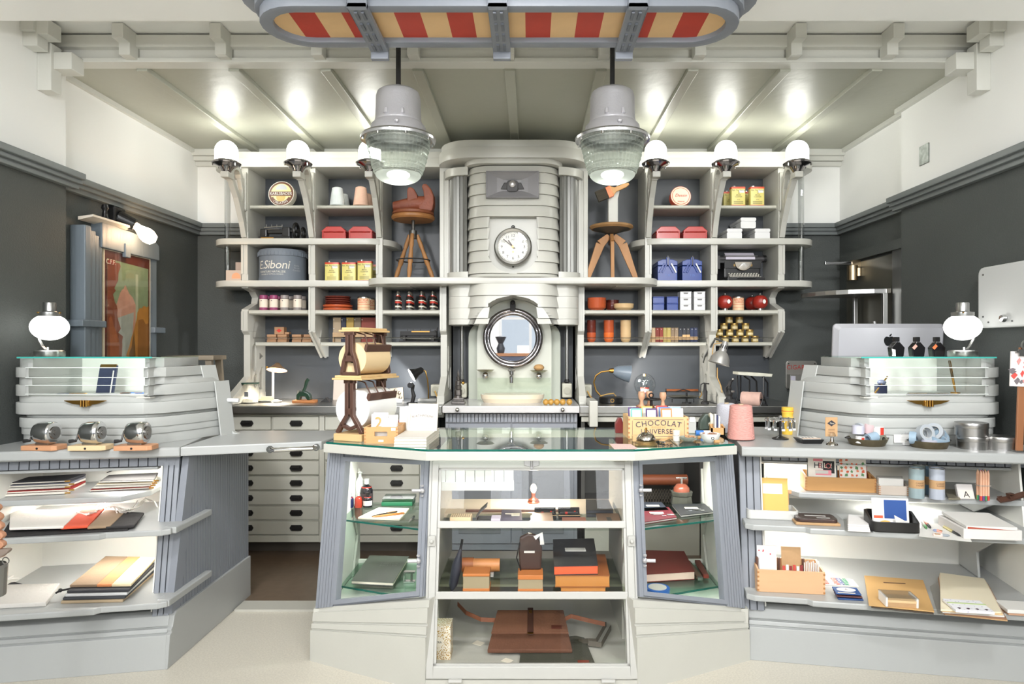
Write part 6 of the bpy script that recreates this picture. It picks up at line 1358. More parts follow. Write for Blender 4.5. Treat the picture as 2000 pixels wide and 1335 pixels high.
build(MB().box(-.035, .035, -.03, .03, 0, .014).tube([(0, 0, .01), (.012, 0, .06), (.002, 0, .1), (.006, -.0, .14)], [.014, .016, .012, .014], 10), 'post', BLACKM, js, bevel=.003); build(MB().cyl((-.002, -.025, .14), .02, .05, 12, ax='y').rot(0, 'X'), 'joint_knob', BLACK, js, smooth=35)
cm = thing('embossing_plate', 'tarnished metal plate with cast reliefs leaning on the wall', 'plate', dk(772, 5.12)); cm.rotation_euler.x = R(-10)
build(MB().box(-.05, .065, 0, .012, 0, .1).rot(R(-6), 'Y'), 'plate', M('tarnished', (150, 140, 124), .4, .9, var=.4, vscale=40), cm, bevel=.002)
for x, z in ((-.02, .03), (.03, .06), (.0, .08), (.04, .025)): build(MB().ball((x, -.004, z), .014, 10), 'relief', M('tarnished', (150, 140, 124), .4, .9), cm, smooth=True)
hm = thing('hand_stamp', 'white and steel hand stamping machine in front of the metal plate', 'machine', dk(770, 4.9))
build(MB().tube([(-.05, 0, .01), (.0, 0, .018), (.06, 0, .012)], [.01, .022, .014], 12), 'body', WHITEE, hm, smooth=True); build(MB().torus((-.035, 0, .045), .018, .006, 14, 6, 'y').box(-.045, -.025, -.015, .015, 0, .03).cyl((-.04, 0, .06), .008, .045, 8), 'frame', STEEL, hm)
si = thing('metal_figure', 'weathered pewter tower figure standing on the washstand', 'figurine', (PX(895, 4.75), 4.75, 1.076))
build(MB().box(-.045, .05, -.035, .035, 0, .02).box(-.035, .04, -.028, .028, .02, .045), 'base', M('pewter', (112, 108, 106), .4, .9, var=.3, vscale=40), si, bevel=.004)
build(MB().lathe([(.03, .045), (.024, .06), (.028, .065), (.028, .1), (.022, .105), (.026, .13), (.02, .135), (.021, .165), (.012, .17), (.014, .195), (.006, .2), (.009, .215), (.003, .235), (0, .25)], 12), 'tower', M('pewter', (112, 108, 106), .4, .9), si, smooth=30); build(MB().ball((.035, 0, .15), .012, 10), 'side_ball', BRASS, si)
for i, px in enumerate((1066, 1076, 1087.5, 1099, 1112)):
    one('soap_ball', 'small yellow brown ball, %s of five in a row beside the washbasin' % ('nearest the basin', 'second', 'middle', 'fourth', 'farthest from the basin')[i], 'ball', MB().ball((0, 0, .021), .0215, 16), M('amber_wood', (196, 150, 70), .3, var=.2, vscale=40), (PX(px, 4.68), 4.68, 1.075), group='row of yellow balls', smooth=True)
gl = thing('gooseneck_lamp', 'grey-blue shaded gooseneck lamp with brass neck and round black base', 'desk lamp', dk(1193, 4.93))
build(MB().lathe([(0, 0), (.085, 0), (.088, .004), (.088, .04), (.082, .046), (0, .048)], 28), 'base', BLACK, gl, smooth=35)
build(MB().torus((0, -.089, .024), .012, .003, 14, 6, 'y'), 'base_badge', BRASS, gl)
build(MB().tube([(-.07, 0, .045), (-.11, 0, .09), (-.125, .01, .15), (-.11, .01, .2), (-.07, .01, .228), (-.02, .01, .235), (.0, .01, .236)], .006, 8), 'neck', BRASS, gl, smooth=True)
build(MB().lathe([(0, 0), (.014, 0), (.02, .03), (.016, .032)], 14, (-.01, .01, .238), 'x'), 'brass_collar', BRASS, gl, smooth=True)
sh_ = build(MB().lathe([(.026, .0), (.045, .03), (.062, .1), (.066, .125)], 24, (.02, .01, .236), 'x').rot(R(10), 'Y', (.02, .01, .236)), 'shade', M('shade_blue_grey', (118, 130, 142), .3), gl, smooth=True)
build(MB().ball((.1, .01, .222), .03, 12), 'bulb', M('lit_white', (255, 250, 240), .3, emit=4), gl, smooth=True)
l = bpy.data.lights.new('gooseneck_light', 'SPOT'); l.energy = 14; l.color = (1, .95, .88); l.spot_size = R(110); l.shadow_soft_size = .03
lo = bpy.data.objects.new('gooseneck_light', l); C.objects.link(lo); lo.location = (gl.location.x+.15, 4.95, ZD+.21); lo.rotation_euler = (R(30), R(-70), 0)
build(MB().tube([(-.08, 0, .05), (-.03, -.03, .066), (.02, .0, .07), (.04, .02, .048)], .004, 6), 'cord', M('gold_cord', (200, 160, 90), .6), gl)
gb = thing('globe_bottle', 'clear glass globe with a small labelled bottle inside', 'glass globe', dk(1259, 5.02)); r = .082
build(MB().ball((0, 0, r+.05), r, 32, None, 20), 'glass_globe', GL('globe_glass', (246, 248, 248), 0, 1.5, 2.0), gb, smooth=True)
build(MB().lathe([(0, .06), (.03, .065), (.034, .09), (.03, .115), (.014, .15), (.012, .19), (.015, .195), (0, .196)], 18), 'bottle', GL('bottle_clear', (236, 240, 240), 0, 1.5, 3), gb, smooth=40)
build(MB().cyl((0, 0, .193), .011, .02, 10), 'cork', M('cork', (190, 146, 96), .8), gb); build(MB().lathe([(.0345, .075), (.0345, .1)], 18, a0=R(200), a1=R(340)), 'label', PAPER, gb)
build(MB().lathe([(.035, .1), (.035, .11)], 18, a0=R(200), a1=R(340)).lathe([(.035, .068), (.035, .075)], 18, a0=R(200), a1=R(340)), 'label_band', RED2, gb); text(gb, 'SEAL', INK, .016, (0, -.0352, .087), wrap=.0345)
build(MB().lathe([(.04, 0), (.05, .02), (.06, .07)], 20), 'foot_ring', GL('jar_glass', (245, 246, 244)), gb, smooth=True)
sc = thing('kitchen_scale', 'antique black balance scale with copper beam and silver dish', 'scale', dk(1334, 4.95))
build(MB().lathe([(0, .03), (.09, .034), (.125, .05), (.12, .052), (.085, .038), (0, .034)], 28).xf(Matrix.Diagonal((1, .7, 1, 1))), 'dish', M('worn_silver', (160, 158, 150), .3, .9), sc, smooth=True)
build(MB().box(-.12, .12, .02, .03, .083, .1), 'copper_beam', M('copper_dark', (164, 98, 62), .35, 1), sc, bevel=.002)
build(MB().box(-.13, .13, -.0, .012, .076, .084).box(-.13, -.122, 0, .012, .03, .105).tube([(-.05, -.01, .084), (0, -.01, .1), (.05, -.01, .084)], .004, 6), 'beam_frame', BLACKM, sc)
build(MB().cyl((.015, -.05, 0), .035, .008, 14).cyl((.015, -.05, .008), .007, .07, 8).cyl((-.08, 0, 0), .004, .03, 6).cyl((.08, 0, 0), .004, .03, 6), 'stand', BLACK, sc); build(MB().tube([(.13, 0, .09), (.14, 0, .06), (.12, 0, .035)], .004, 6), 'brass_arm', BRASS, sc)
wn = thing('bottle_opener', 'black iron lever corkscrew standing beside the bracket foot', 'corkscrew', dk(1377, 4.85))
build(MB().lathe([(0, 0), (.03, 0), (.03, .012), (.016, .02), (.018, .09), (.012, .1), (.008, .15), (0, .152)], 12), 'body', BLACKM, wn, smooth=35); build(MB().tube([(.03, 0, .145), (-.01, 0, .15), (-.03, 0, .14), (-.035, 0, .08)], .005, 6), 'lever', BLACKM, wn)
al = thing('arm_lamp', 'grey metal arm lamp with vented shade and tan cord below the jar pyramid', 'lamp', (PX(1408, 4.8), 4.8, PZ(696, 4.8)))
build(MB().lathe([(.08, 0), (.074, .004), (.066, .045), (.045, .08), (.028, .095), (.026, .15), (.018, .17), (0, .172)], 24).move(0, 0, -.055).rot(R(17), 'Y'), 'shade', M('hammered_grey', (168, 166, 162), .35, .4), al, smooth=40)
for k in range(5): build(MB().box(-.003, .003, -.03, -.024, .06, .085).rot(R(k*30-60), 'Z').rot(R(17), 'Y'), 'vent_slot', BLACKM, al)
build(MB().tube([(.01, 0, .1), (-.05, 0, .09), (-.06, 0, .04), (-.055, .02, .0)], .004, 6).tube([(-.02, .02, -.08), (-.02, .02, -.15), (.005, .02, -.21), (.015, .02, -.26)], .004, 6), 'cord', M('tan_cord', (204, 164, 104), .7), al); build(MB().tube([(.02, .02, .11), (.0, .15, .13), (-.02, .35, .0), (-.02, .4, -.05)], .008, 8), 'arm', STEEL, al)
bs_ = thing('book_press', 'small ornate black iron machine in front of the arm lamp cord', 'machine', dk(1424, 4.78))
build(MB().box(-.035, .035, -.03, .03, 0, .04).lathe([(.03, .04), (.022, .06), (.026, .08), (.014, .1), (.018, .12), (.008, .14)], 12).tube([(0, 0, .13), (.01, 0, .165), (.03, 0, .18)], [.014, .012, .006], 8).tube([(-.02, 0, .05), (-.025, 0, .12), (0, 0, .15)], .007, 6), 'cast_body', BLACKM, bs_, bevel=.003)
build(MB().ball((.03, 0, .182), .009, 8).cyl((.02, -.02, .09), .012, .012, 10), 'steel_fitting', STEEL, bs_)
yt = thing('thread_stand', 'black iron treadle-shaped thread stand with white top holding a pink spool', 'stand', dk(1472, 4.78)); k = 4.78/F
yt.location.z = PZ(803, 4.72)
build(MB().prism([(-.13, .26), (-.02, .25), (.11, .245), (.115, .265), (-.02, .275), (-.13, .28)], -.06, .07, 'y'), 'top_board', M('chipped_white', (214, 212, 196), .5, var=.15, vscale=30), yt, bevel=.003, fixn=True)
build(MB().box(-.03, .13, -.09, .05, -.012, .006), 'base_board', M('chipped_white', (214, 212, 196), .5), yt, bevel=.003)
mb = MB()
for pts in ([(.0, -.08, .0), (.03, -.08, .06), (.045, -.08, .12), (.06, -.08, .06), (.09, -.08, .0)], [(.045, -.08, .11), (.048, -.07, .25)], [(.03, -.08, .05), (.065, -.08, .05)], [(-.1, .06, .25), (-.095, .06, .1), (-.12, .06, .03)], [(-.075, .06, .25), (-.075, .06, .12), (-.06, .06, .03)],
            [(-.07, .0, .25), (-.03, .0, .22), (-.03, .0, .12)], [(-.02, .0, .25), (.02, .0, .21), (.025, 0, .12)], [(.06, .0, .25), (.1, .0, .2), (.1, .0, .1)], [(-.09, .05, .07), (.05, -.09, .085)]): mb.tube(pts, .006, 8)
build(mb, 'iron_frame', BLACK, yt, smooth=True)
sp = MB().lathe([(.016, 0), (.05, 0), (.052, .012)]+[(.05+(.0012 if i % 2 else 0), .012+i*.006) for i in range(20)]+[(.05, .135), (.016, .135)], 24, (0, 0, 0), 'x').rot(R(-32), 'Z').move(-.075, .03, .085)
build(sp, 'pink_spool', M('spool_pink', (224, 186, 172), .8, var=.12, vscale=30), yt, smooth=50)
cg = thing('cigar_dispenser', 'stainless wall box embossed in red, fixed to the dark back wall', 'dispenser', (PX(1565, 5.35), 5.36, PZ(760, 5.33)))
CS = M('cigar_steel', (164, 162, 156), .32, .55)
build(MB().prism(rrect(-.125, .125, .0, .228, .025), -.015, -.002, 'y'), 'back_plate', CS, cg, bevel=.004, fixn=True); build(MB().box(-.12, .12, -.09, -.015, .01, .115).box(-.12, .12, -.095, -.015, .115, .122), 'bin', CS, cg, bevel=.004)
build(MB().box(-.117, -.08, -.094, -.09, .015, .11), 'bin_window', M('bin_lilac', (196, 194, 208), .3), cg); text(cg, 'CIGARREN', M('emboss_red', (178, 56, 44), .4), .05, (0, -.0155, .175), spacing=1.06, sx=.96)
for x in (-.105, .105): build(MB().cyl((x, -.016, .205), .005, .004, 8, ax='y'), 'screw', CHROME, cg)
for px, n in ((850, 'beside the black spot lamp'), (1147, 'beside the gooseneck lamp')):
    t = thing('power_socket', 'ivory power socket box on the wall %s' % n, 'socket', (PX(px, 5.2), 5.2, ZD+.03)); build(MB().box(-.035, .035, 0, .12, 0, .09), 'box', M('socket_ivory', (190, 188, 172), .4), t, bevel=.006); build(MB().cyl((0, 0, .05), .026, .01, 14, ax='y'), 'cover', M('socket_lid', (170, 168, 152), .4), t, smooth=35)
    build(MB().tube([(0, -.01, .04), (.02, -.04, .0), (.04, -.06, -.02)], .006, 6), 'plug_cord', M('gold_cord', (200, 160, 90), .6), t)
# ---- on the glass case
ZG = ZT+.0005
rs = thing('roll_stand', 'double paper roll stand of brown iron and pale wood on the glass case', 'paper dispenser', (-.872, 3.22, ZG), R(-20)); IRON = M('brown_iron', (92, 66, 56), .45, .3); PW = M('stand_wood', (216, 182, 130), .5, var=.15, vscale=20, stretch=(.15, 1, 1))
build(MB().box(-.075, .085, -.03, .32, 0, .034), 'base_board', PW, rs, bevel=.004); build(MB().box(-.085, .085, -.03, .31, .292, .302).box(-.075, .075, -.02, .3, .302, .314), 'middle_board', PW, rs, bevel=.003); build(MB().box(-.06, .06, -.01, .26, .525, .535).box(-.05, .05, 0, .25, .535, .546), 'top_board', PW, rs, bevel=.003)
for y in (0, .27):
    mb = MB(); a_, b_ = y-.012, y+.012
    for path, wd in (([(-.07, .034), (-.045, .075), (-.015, .12), (-.014, .29)], .02), ([(.07, .034), (.045, .075), (.015, .12), (.014, .29)], .02), ([(-.05, .075), (0, .055), (.05, .075)], .016), ([(-.02, .14), (.02, .14)], .03), ([(-.03, .285), (.03, .285)], .02)): mb.prism(offs(path, wd), a_, b_, 'y')
    build(mb, 'lower_frame', IRON, rs, fixn=True, bevel=.002); mb = MB()
    for path, wd in (([(-.045, .316), (-.032, .38), (-.013, .43), (-.012, .52)], .018), ([(.045, .316), (.032, .38), (.013, .43), (.012, .52)], .018), ([(-.045, .322), (.045, .322)], .016), ([(-.025, .395), (.025, .395)], .03), ([(-.028, .517), (.028, .517)], .018)): mb.prism(offs(path, wd), a_, b_, 'y')
    build(mb, 'upper_frame', IRON, rs, fixn=True, bevel=.002)
for nm, z, rr_, m_, L_ in (('white_roll', .15, .096, M('roll_white', (238, 238, 236), .7), .25), ('kraft_roll', .395, .079, M('roll_kraft', (222, 196, 154), .7), .22)):
    build(MB().lathe([(.022, .018), (rr_, .018), (rr_, .018+L_), (.022, .018+L_), (.022, .018)], 40, (0, 0, 0), 'y').xf(Matrix.Diagonal((1, -1, 1, 1))).move(0, 0, z), nm, m_, rs, smooth=40, fixn=True)
    build(MB().cyl((0, .022+0, z), .024, .002, 20, ax='y'), 'roll_core', BLACKM, rs)
    build(MB().box(rr_*.78, rr_*.84+.01, .02, .02+L_, z+rr_*.45, z+rr_*.45+.035).rot(R(14), 'Y', (rr_*.8, 0, z+rr_*.45)), 'cutter_bar', IRON, rs, bevel=.002)
    zt = .29 if z < .3 else .523
    for y in (.05, .12, .19): build(MB().tube([(0, y, zt), (.05, y, zt-.012), (rr_*.85, y, z+rr_*.75), (rr_*.86, y, z+rr_*.6)], .004, 6), 'spring', IRON, rs)
cb = thing('card_box', 'dovetailed wooden box of white number cards beside the roll stand', 'box', (PX(744, 3.11), 3.11, ZG)); BX = M('light_beech', (208, 160, 106), .5, var=.16, vscale=14, stretch=(.15, 1, 1)); q = .079
def wbox(t, q, dp, h, mat, th=.009, slot=False, bk=None, fr=None):
    fh = fr or h
    if slot:
        build(MB().box(-q, -.03, 0, th, 0, fh).box(.03, q, 0, th, 0, fh).box(-.03, .03, 0, th, 0, .034).box(-.03, .03, 0, th, .056, fh), 'front_board', mat, t)
    else: build(MB().box(-q, q, 0, th, 0, fh), 'front_board', mat, t, bevel=.0015)
    build(MB().box(-q, q, dp-th, dp, 0, bk or h), 'back_board', mat, t);
    for s in (-1, 1): build(MB().prism([(th, 0), (dp-th, 0), (dp-th, bk or h), (th, fh)], s*q, s*(q-th), 'x'), 'side_board', mat, t, fixn=True)
    build(MB().box(-q+th, q-th, th, dp-th, 0, .005), 'bottom_board', mat, t)
    k = 5
    for s in (-1, 1):
        for i in range(k): build(MB().box(s*q-s*.0085, s*q+s*.0006, -.0006, th, fh*(i+.2)/k, fh*(i+.62)/k), 'dovetail', M('dovetail_dark', (176, 122, 74), .5), t)
wbox(cb, q, .2, .077, BX, slot=True)
build(MB().box(-.012, .012, -.001, 0, .008, .018), 'brass_label', PAPER, cb); build(MB().box(.048, .068, -.001, 0, .06, .074), 'price_tag', PAPER, cb)
for i, (y, w0, w1, h) in enumerate(((.03, -.055, .015, .135), (.05, -.05, .02, .14), (.03, .015, .065, .115), (.055, .012, .066, .12), (.09, -.05, .06, .125))):
    c = build(MB().box(w0, w1, y, y+.003, .01, h).rot(R(-8), 'X', (0, y, .01)), 'number_card', PAPER, cb)
    if i == 0: text(cb, '2', M('orange_numeral', (240, 150, 80), .6), .075, (-.02, y+.005, .092), up=(0, .14, 1), name='numeral')
BK = M('book_white', (212, 207, 198), .55)
def book(name, label, pts, z, th, mat, cover=None, group=None):
    P_ = [G(px, py, z) for px, py in pts]; c = sum(P_, Vector())/4; t = thing(name, label, 'book', c, 0, group); pl = [(p.x-c.x, p.y-c.y) for p in P_]
    cv = cover or mat
    build(MB().prism([(x*.985, y*.985) for x, y in pl], .003, th-.003), 'pages', mat, t, fixn=True); build(MB().prism(pl, 0, .003).prism(pl, th-.003, th), 'cover', cv, t, fixn=True)
    return t
SPN = M('book_edge', (204, 200, 190), .6)
for i in range(3):
    b_ = book('book', 'white bound book, %s of the flat stack on the glass case' % ('lowest', 'middle', 'topmost')[i], [(769+i*.5, 872), (833, 872), (858, 851), (800, 851)], ZG, .0135, SPN, BK, 'stack of white books'); b_.location.z += i*.014
b_ = thing('book', 'upright white book with printed frame leaning behind the flat book stack', 'book', (PX(828, 3.32), 3.25, ZG+.042)); b_.rotation_euler = (R(-14), 0, R(-6))
build(MB().box(-.075, .075, 0, .012, 0, .135), 'cover', BK, b_, bevel=.001); PRN = M('print_tan', (196, 170, 140), .6)
build(MB().box(-.062, .062, -.0008, 0, .014, .0155).box(-.062, .062, -.0008, 0, .118, .1195).box(-.062, -.0605, -.0008, 0, .014, .119).box(.0605, .062, -.0008, 0, .014, .119), 'print_frame', PRN, b_, kind='stuff')
text(b_, "N'ATHASOHI", M('print_grey', (120, 108, 98), .6), .017, (0, -.001, .075), spacing=1.1, bend=.18); text(b_, 'S', M('print_pink', (226, 178, 160), .6), .022, (0, -.001, .03))
b_ = thing('book', 'pale book standing half hidden behind the upright white book', 'book', (PX(798, 3.36), 3.36, ZG)); b_.rotation_euler = (R(-10), 0, 0); build(MB().box(-.05, .05, 0, .01, 0, .15), 'cover', M('book_pale', (230, 228, 222), .6), b_, bevel=.001); build(MB().box(-.04, .04, -.0008, 0, .01, .011).box(-.04, .04, -.0008, 0, .135, .136), 'print_line', PRN, b_, kind='stuff')
t = thing('red_tray', 'small red box with steel clips behind the number cards', 'box', (PX(770, 3.5), 3.5, ZG)); build(MB().box(-.05, .05, 0, .08, 0, .06), 'box_body', RED, t, bevel=.002); build(MB().tube([(-.06, -.01, .06), (.03, .02, .075)], .005, 6).tube([(-.05, .0, .07), (.05, .03, .085)], .004, 6), 'clip', STEEL, t)
cr_ = thing('printed_crate', 'wooden chocolate crate with blue lettering holding colourful luggage tags', 'crate', (PX(1286, 3.27), 3.27, ZG)); q = .148; CRW = M('crate_wood', (220, 182, 132), .55, var=.12, vscale=12, stretch=(.15, 1, 1))
wbox(cr_, q, .19, .108, CRW, .008)
CI = M('crate_ink', (58, 60, 78), .6)
build(MB().box(-q*.83, q*.83, -.0012, -.0006, .094, .0955).box(-q*.83, q*.83, -.0012, -.0006, .010, .0115).box(-q*.87, -q*.86, -.0012, -.0006, .016, .09).box(q*.86, q*.87, -.0012, -.0006, .016, .09), 'print_frame', CI, cr_, kind='stuff')
text(cr_, 'CHOCOLAT', CI, .038, (0, -.0015, .078), spacing=1.12, bend=.55); text(cr_, 'UNIVERSEL', CI, .033, (0, -.0015, .036), spacing=1.1); text(cr_, 'MODELE', M('faint_orange', (214, 148, 96), .6), .013, (0, -.0015, .057), spacing=1.6)
for i, (x, y, c_, nm) in enumerate(((-.11, .05, (84, 60, 110), 'purple'), (-.1, .03, (110, 176, 168), 'teal'), (-.04, .07, (222, 172, 92), 'yellow'), (-.025, .03, (74, 52, 100), 'violet'), (.035, .08, (190, 62, 48), 'red'), (.045, .055, (100, 130, 180), 'blue'), (.05, .03, (206, 128, 66), 'orange'), (.1, .06, (150, 176, 216), 'sky blue'), (.105, .03, (232, 230, 226), 'white'))):
    h = .135+.004*(y*100)/2
    tg_ = thing('luggage_tag', '%s bordered luggage tag standing in the chocolate crate' % nm, 'tag', (cr_.location.x+x, cr_.location.y+y, ZG+.006), 0, 'luggage tags in the crate'); tg_.rotation_euler.x = R(-10)
    build(MB().box(-.028, .028, 0, .003, 0, h), 'tag_card', M('tag_%s' % nm.replace(' ', '_'), c_, .6), tg_); build(MB().box(-.021, .021, -.0008, 0, .03, h-.008), 'tag_window', PAPER, tg_)
bell = thing('counter_bell', 'nickel counter bell on an ornate gold base in front of the crate', 'bell', (PX(1262, 3.07), 3.07, ZG))
build(MB().lathe([(0, 0), (.05, 0), (.052, .006), (.044, .012), (.046, .02), (.03, .024), (0, .024)], 32), 'base', M('antique_gold', (176, 152, 108), .35, .9, bump=.5, bscale=120), bell, smooth=40); build(MB().lathe([(.045, .026), (.044, .032), (.034, .048), (.018, .058), (0, .061)], 28), 'dome', M('nickel', (186, 180, 170), .15, 1), bell, smooth=True); build(MB().cyl((0, 0, .06), .004, .012, 8).ball((0, 0, .074), .006, 8), 'push_button', BRASS, bell)
flat('paper_slip', 'pale red printed slip lying on the glass near the bell', 'paper', [(1190, 866), (1232, 867), (1247, 876), (1200, 877)], ZG, .0006, M('slip_print', (226, 196, 190), .7, var=.15, vscale=120), bevel=0)
one('wood_block', 'small bare wooden block with dark slot in front of the crate', 'block', MB().box(-.037, .037, 0, .03, 0, .03), CRW, (PX(1251, 3.17), 3.17, ZG), bevel=.002)
flat('folding_rule', 'folded ruler with dark ticks lying behind the bell', 'ruler', [(1282, 862), (1304, 853), (1310, 856), (1290, 865)], ZG, .004, CRW)
pen('pocket_knife', 'slim dark pocket knife lying beside the bell', 'knife', G(1300, 866, ZG)+Vector((0, 0, .005)), G(1274, 862, ZG)+Vector((0, 0, .005)), .005, (CHROME, BLACK)); pen('letter_opener', 'thin steel letter opener lying beside the small white jars', 'letter opener', G(1324, 871, ZG)+Vector((0, 0, .003)), G(1309, 858, ZG)+Vector((0, 0, .003)), .003, (STEEL, STEEL))
for i, (px, py, lb_) in enumerate(((1321, 860, 'tiny white pot, lower of two stacked in front of the crate'), (1321, 860, 'tiny white pot, upper of two stacked in front of the crate'), (1335, 855, 'tiny white pot beside the two stacked pots'))):
    p = G(px, py, ZG); one('white_pot', lb_, 'pot', MB().lathe([(0, 0), (.016, 0), (.017, .003), (.017, .017), (.018, .018), (.018, .024), (0, .025)], 18), M('pot_white', (232, 226, 214), .4), (p.x, p.y, p.z+(.026 if i == 1 else 0)), group='tiny white pots', smooth=35)
def dish_(name, label, px, py, z, r, h, mat):
    return one(name, label, 'bowl', MB().lathe([(0, 0), (r*.5, 0), (r*.85, h*.45), (r, h), (r*.94, h), (r*.75, h*.4), (0, h*.15)], 28), mat, G(px, py, z), smooth=50)
dish_('glass_dish', 'shallow grey glass dish of tiny brass pieces beside the white bowl', 1345, 861, ZG, .045, .022, M('smoke_glass', (150, 156, 146), .15)); p = G(1345, 861, ZG)
mb = MB(); random.seed(5)
for k in range(26): a, d = random.uniform(0, 6.28), random.uniform(0, .032); mb.cbox((d*cos(a), d*sin(a), .016+random.uniform(0, .008)), (.008, .006, .004))
tag(build(mb, 'dish_pieces', M('pieces', (196, 150, 110), .4)), 'tiny tan and brass pieces heaped in the grey glass dish', 'trinkets', None, 'stuff').location = p
dish_('porcelain_bowl', 'small white porcelain bowl with ring mark near the pink yarn', 1387, 863, ZG, .049, .042, M('porcelain', (236, 236, 234), .2, coat=.4)); p = G(1387, 863, ZG); build(MB().torus((0, -.0445, .024), .006, .0012, 14, 4, 'y'), 'ring_mark', INK, C.objects['porcelain_bowl'])
mb = MB()
for k in range(18): a, d = random.uniform(0, 6.28), random.uniform(0, .03); mb.cbox((d*cos(a), d*sin(a), .03+random.uniform(0, .01)), (.01, .008, .006))
tag(build(mb, 'bowl_pieces', M('pieces2', (150, 112, 90), .5)), 'small brown pieces heaped in the white porcelain bowl', 'trinkets', None, 'stuff').location = p
td = thing('tape_dispenser', 'dark green tape dispenser with cream tape roll behind the white bowl', 'tape dispenser', G(1383, 838, ZG)); build(MB().prism([(-.05, 0), (.045, 0), (.05, .05), (.02, .085), (-.02, .085), (-.045, .05)], -.015, .035, 'y'), 'body', M('dispenser_green', (72, 84, 76), .4), td, bevel=.006, fixn=True); build(MB().torus((.005, -.03, .055), .03, .01, 20, 6, 'x'), 'tape_roll', CREAM, td, smooth=True)
t = thing('card_case', 'pale grey card case with folded corner between crate and tape dispenser', 'case', G(1351, 846, ZG)); build(MB().box(-.024, .024, 0, .03, 0, .075), 'case_body', M('case_grey', (190, 190, 186), .5), t, bevel=.002); build(MB().box(-.012, .016, -.004, .02, .06, .085), 'folded_card', PAPER, t)
t = thing('blue_tin', 'small blue and white tin lying in front of the tape dispenser', 'tin', G(1370, 850, ZG)); build(MB().tube([(-.03, 0, .014), (.01, 0, .014)], .013, 12), 'blue_part', M('tin_blue', (44, 110, 190), .4), t); build(MB().tube([(.01, 0, .014), (.045, 0, .014)], .0125, 12), 'white_part', M('tin_pink', (236, 214, 208), .4), t)
t = thing('card_holder', 'small wooden holder with upright white cards beside the yarn cones', 'holder', G(1402, 848, ZG)); build(MB().box(-.035, .035, -.01, .0, 0, .035).box(-.035, .035, .03, .04, 0, .05).prism([(-.01, 0), (.04, 0), (.04, .05), (-.01, .035)], -.035, -.028, 'x').prism([(-.01, 0), (.04, 0), (.04, .05), (-.01, .035)], .028, .035, 'x'), 'wooden_frame', BX, t, fixn=True)
for k in range(3): build(MB().box(-.016+k*.01, -.008+k*.01, .0, .028, .005, .105-.006*k), 'card', (PAPER, M('card_navy', (52, 56, 90), .6), PAPER)[k], t)
for k, (px, py) in enumerate(((1352, 862), (1363, 858), (1400, 866))): one('cork_piece', 'small cork stopper lying %s' % ('between the glass dish and the bowl', 'behind the glass dish', 'beside the porcelain bowl')[k], 'cork', MB().tube([(-.012, 0, .009), (.012, .004, .009)], [.008, .009], 10), M('cork', (190, 146, 96), .8), G(px, py, ZG))
one('red_purse', 'dark red leather purse standing beside the chocolate crate', 'purse', MB().prism([(-.02, 0), (.02, 0), (.022, .04), (.012, .08), (-.006, .082), (-.022, .05)], 0, .04, 'y'), M('purse_red', (116, 34, 32), .4), G(1210, 846, ZG), bevel=.005, fixn=True)
sp_ = thing('stamp_rack', 'black stamp carousel holding wooden handled rubber stamps behind the crate', 'rack', (PX(1272, 3.6), 3.6, ZG)); build(MB().cyl((0, 0, 0), .05, .01, 18).cyl((0, 0, .01), .008, .165, 10), 'stand', BLACK, sp_, smooth=35); build(MB().torus((0, 0, .17), .05, .005, 20, 6).tube([(-.06, 0, .17), (.06, 0, .17)], .004, 6).torus((0, 0, .19), .012, .004, 14, 6, 'y'), 'ring', BLACK, sp_, smooth=True)
for k, (x, y) in enumerate(((-.055, -.02), (.06, -.015), (.0, .06), (-.045, .05))):
    t = thing('rubber_stamp', 'wooden handled rubber stamp hanging on the carousel, %s' % ('first of the front pair, nearer the globe', 'second of the front pair, nearer the scale', 'behind the carousel post', 'behind the first front stamp')[k], 'stamp', (sp_.location.x+x, 3.6+y, ZG+.118), 0, 'rubber stamps'); build(MB().lathe([(0, .09), (.016, .09), (.019, .075), (.016, .055), (.008, .045), (.012, .02), (.026, .012), (0, .012)], 16), 'handle', M('stamp_wood', (204, 158, 126), .45), t, smooth=50); build(MB().lathe([(0, 0), (.03, 0), (.03, .014), (0, .014)], 16), 'stamp_head', M('stamp_base', (150, 92, 58), .45), t, smooth=35)
cone_yarn(1447, 3.47, 1.0005, .138, .182, M('candy_yarn', (222, 160, 150), .9, bump=.6, bscale=220, stretch=(.3, .3, 1), var=.18, vscale=220), 'large pink and white twine cone at the corner of glass case and counter', .80); cone_yarn(1419, 3.75, 1.0005, .125, .165, M('lilac_yarn', (198, 198, 206), .9, bump=.5, bscale=200), 'pale grey twine cone behind the pink twine cone', .85)
# ---- inside the glass case
WSU, WSL = .6145, .2825
def lathe_bottle(name, label, p, r, h, mat, cap, lab=None, group=None):
    t = thing(name, label, 'bottle', p, 0, group); build(MB().lathe([(0, 0), (r, 0), (r, h*.55), (r*.8, h*.68), (r*.35, h*.76), (r*.35, h*.82), (0, h*.82)], 18), 'body', mat, t, smooth=40); build(MB().lathe([(r*.42, h*.8), (r*.45, h), (0, h)], 14), 'cap', cap, t, smooth=35)
    if lab: build(MB().lathe([(r+.0006, h*.12), (r+.0006, h*.45)], 18), 'label', lab, t, smooth=True)
    build(MB().lathe([(r*.84, h*.64), (r*.8, h*.7)], 16), 'collar_band', RED2, t)
    return t
BLB = M('ink_black_glass', (24, 24, 30), .15); GREYC = M('cap_grey', (176, 178, 178), .4)
lathe_bottle('ink_bottle', 'navy ink bottle with grey cap, first in the wing of the case', G(684, 990, WSU), .019, .078, M('ink_navy', (34, 44, 80), .2), GREYC, None, 'ink bottles in the glass case'); lathe_bottle('ink_bottle', 'red ink bottle with grey cap in the wing of the case', G(700, 990, WSU), .020, .078, M('ink_red', (160, 52, 36), .2), GREYC, None, 'ink bottles in the glass case')
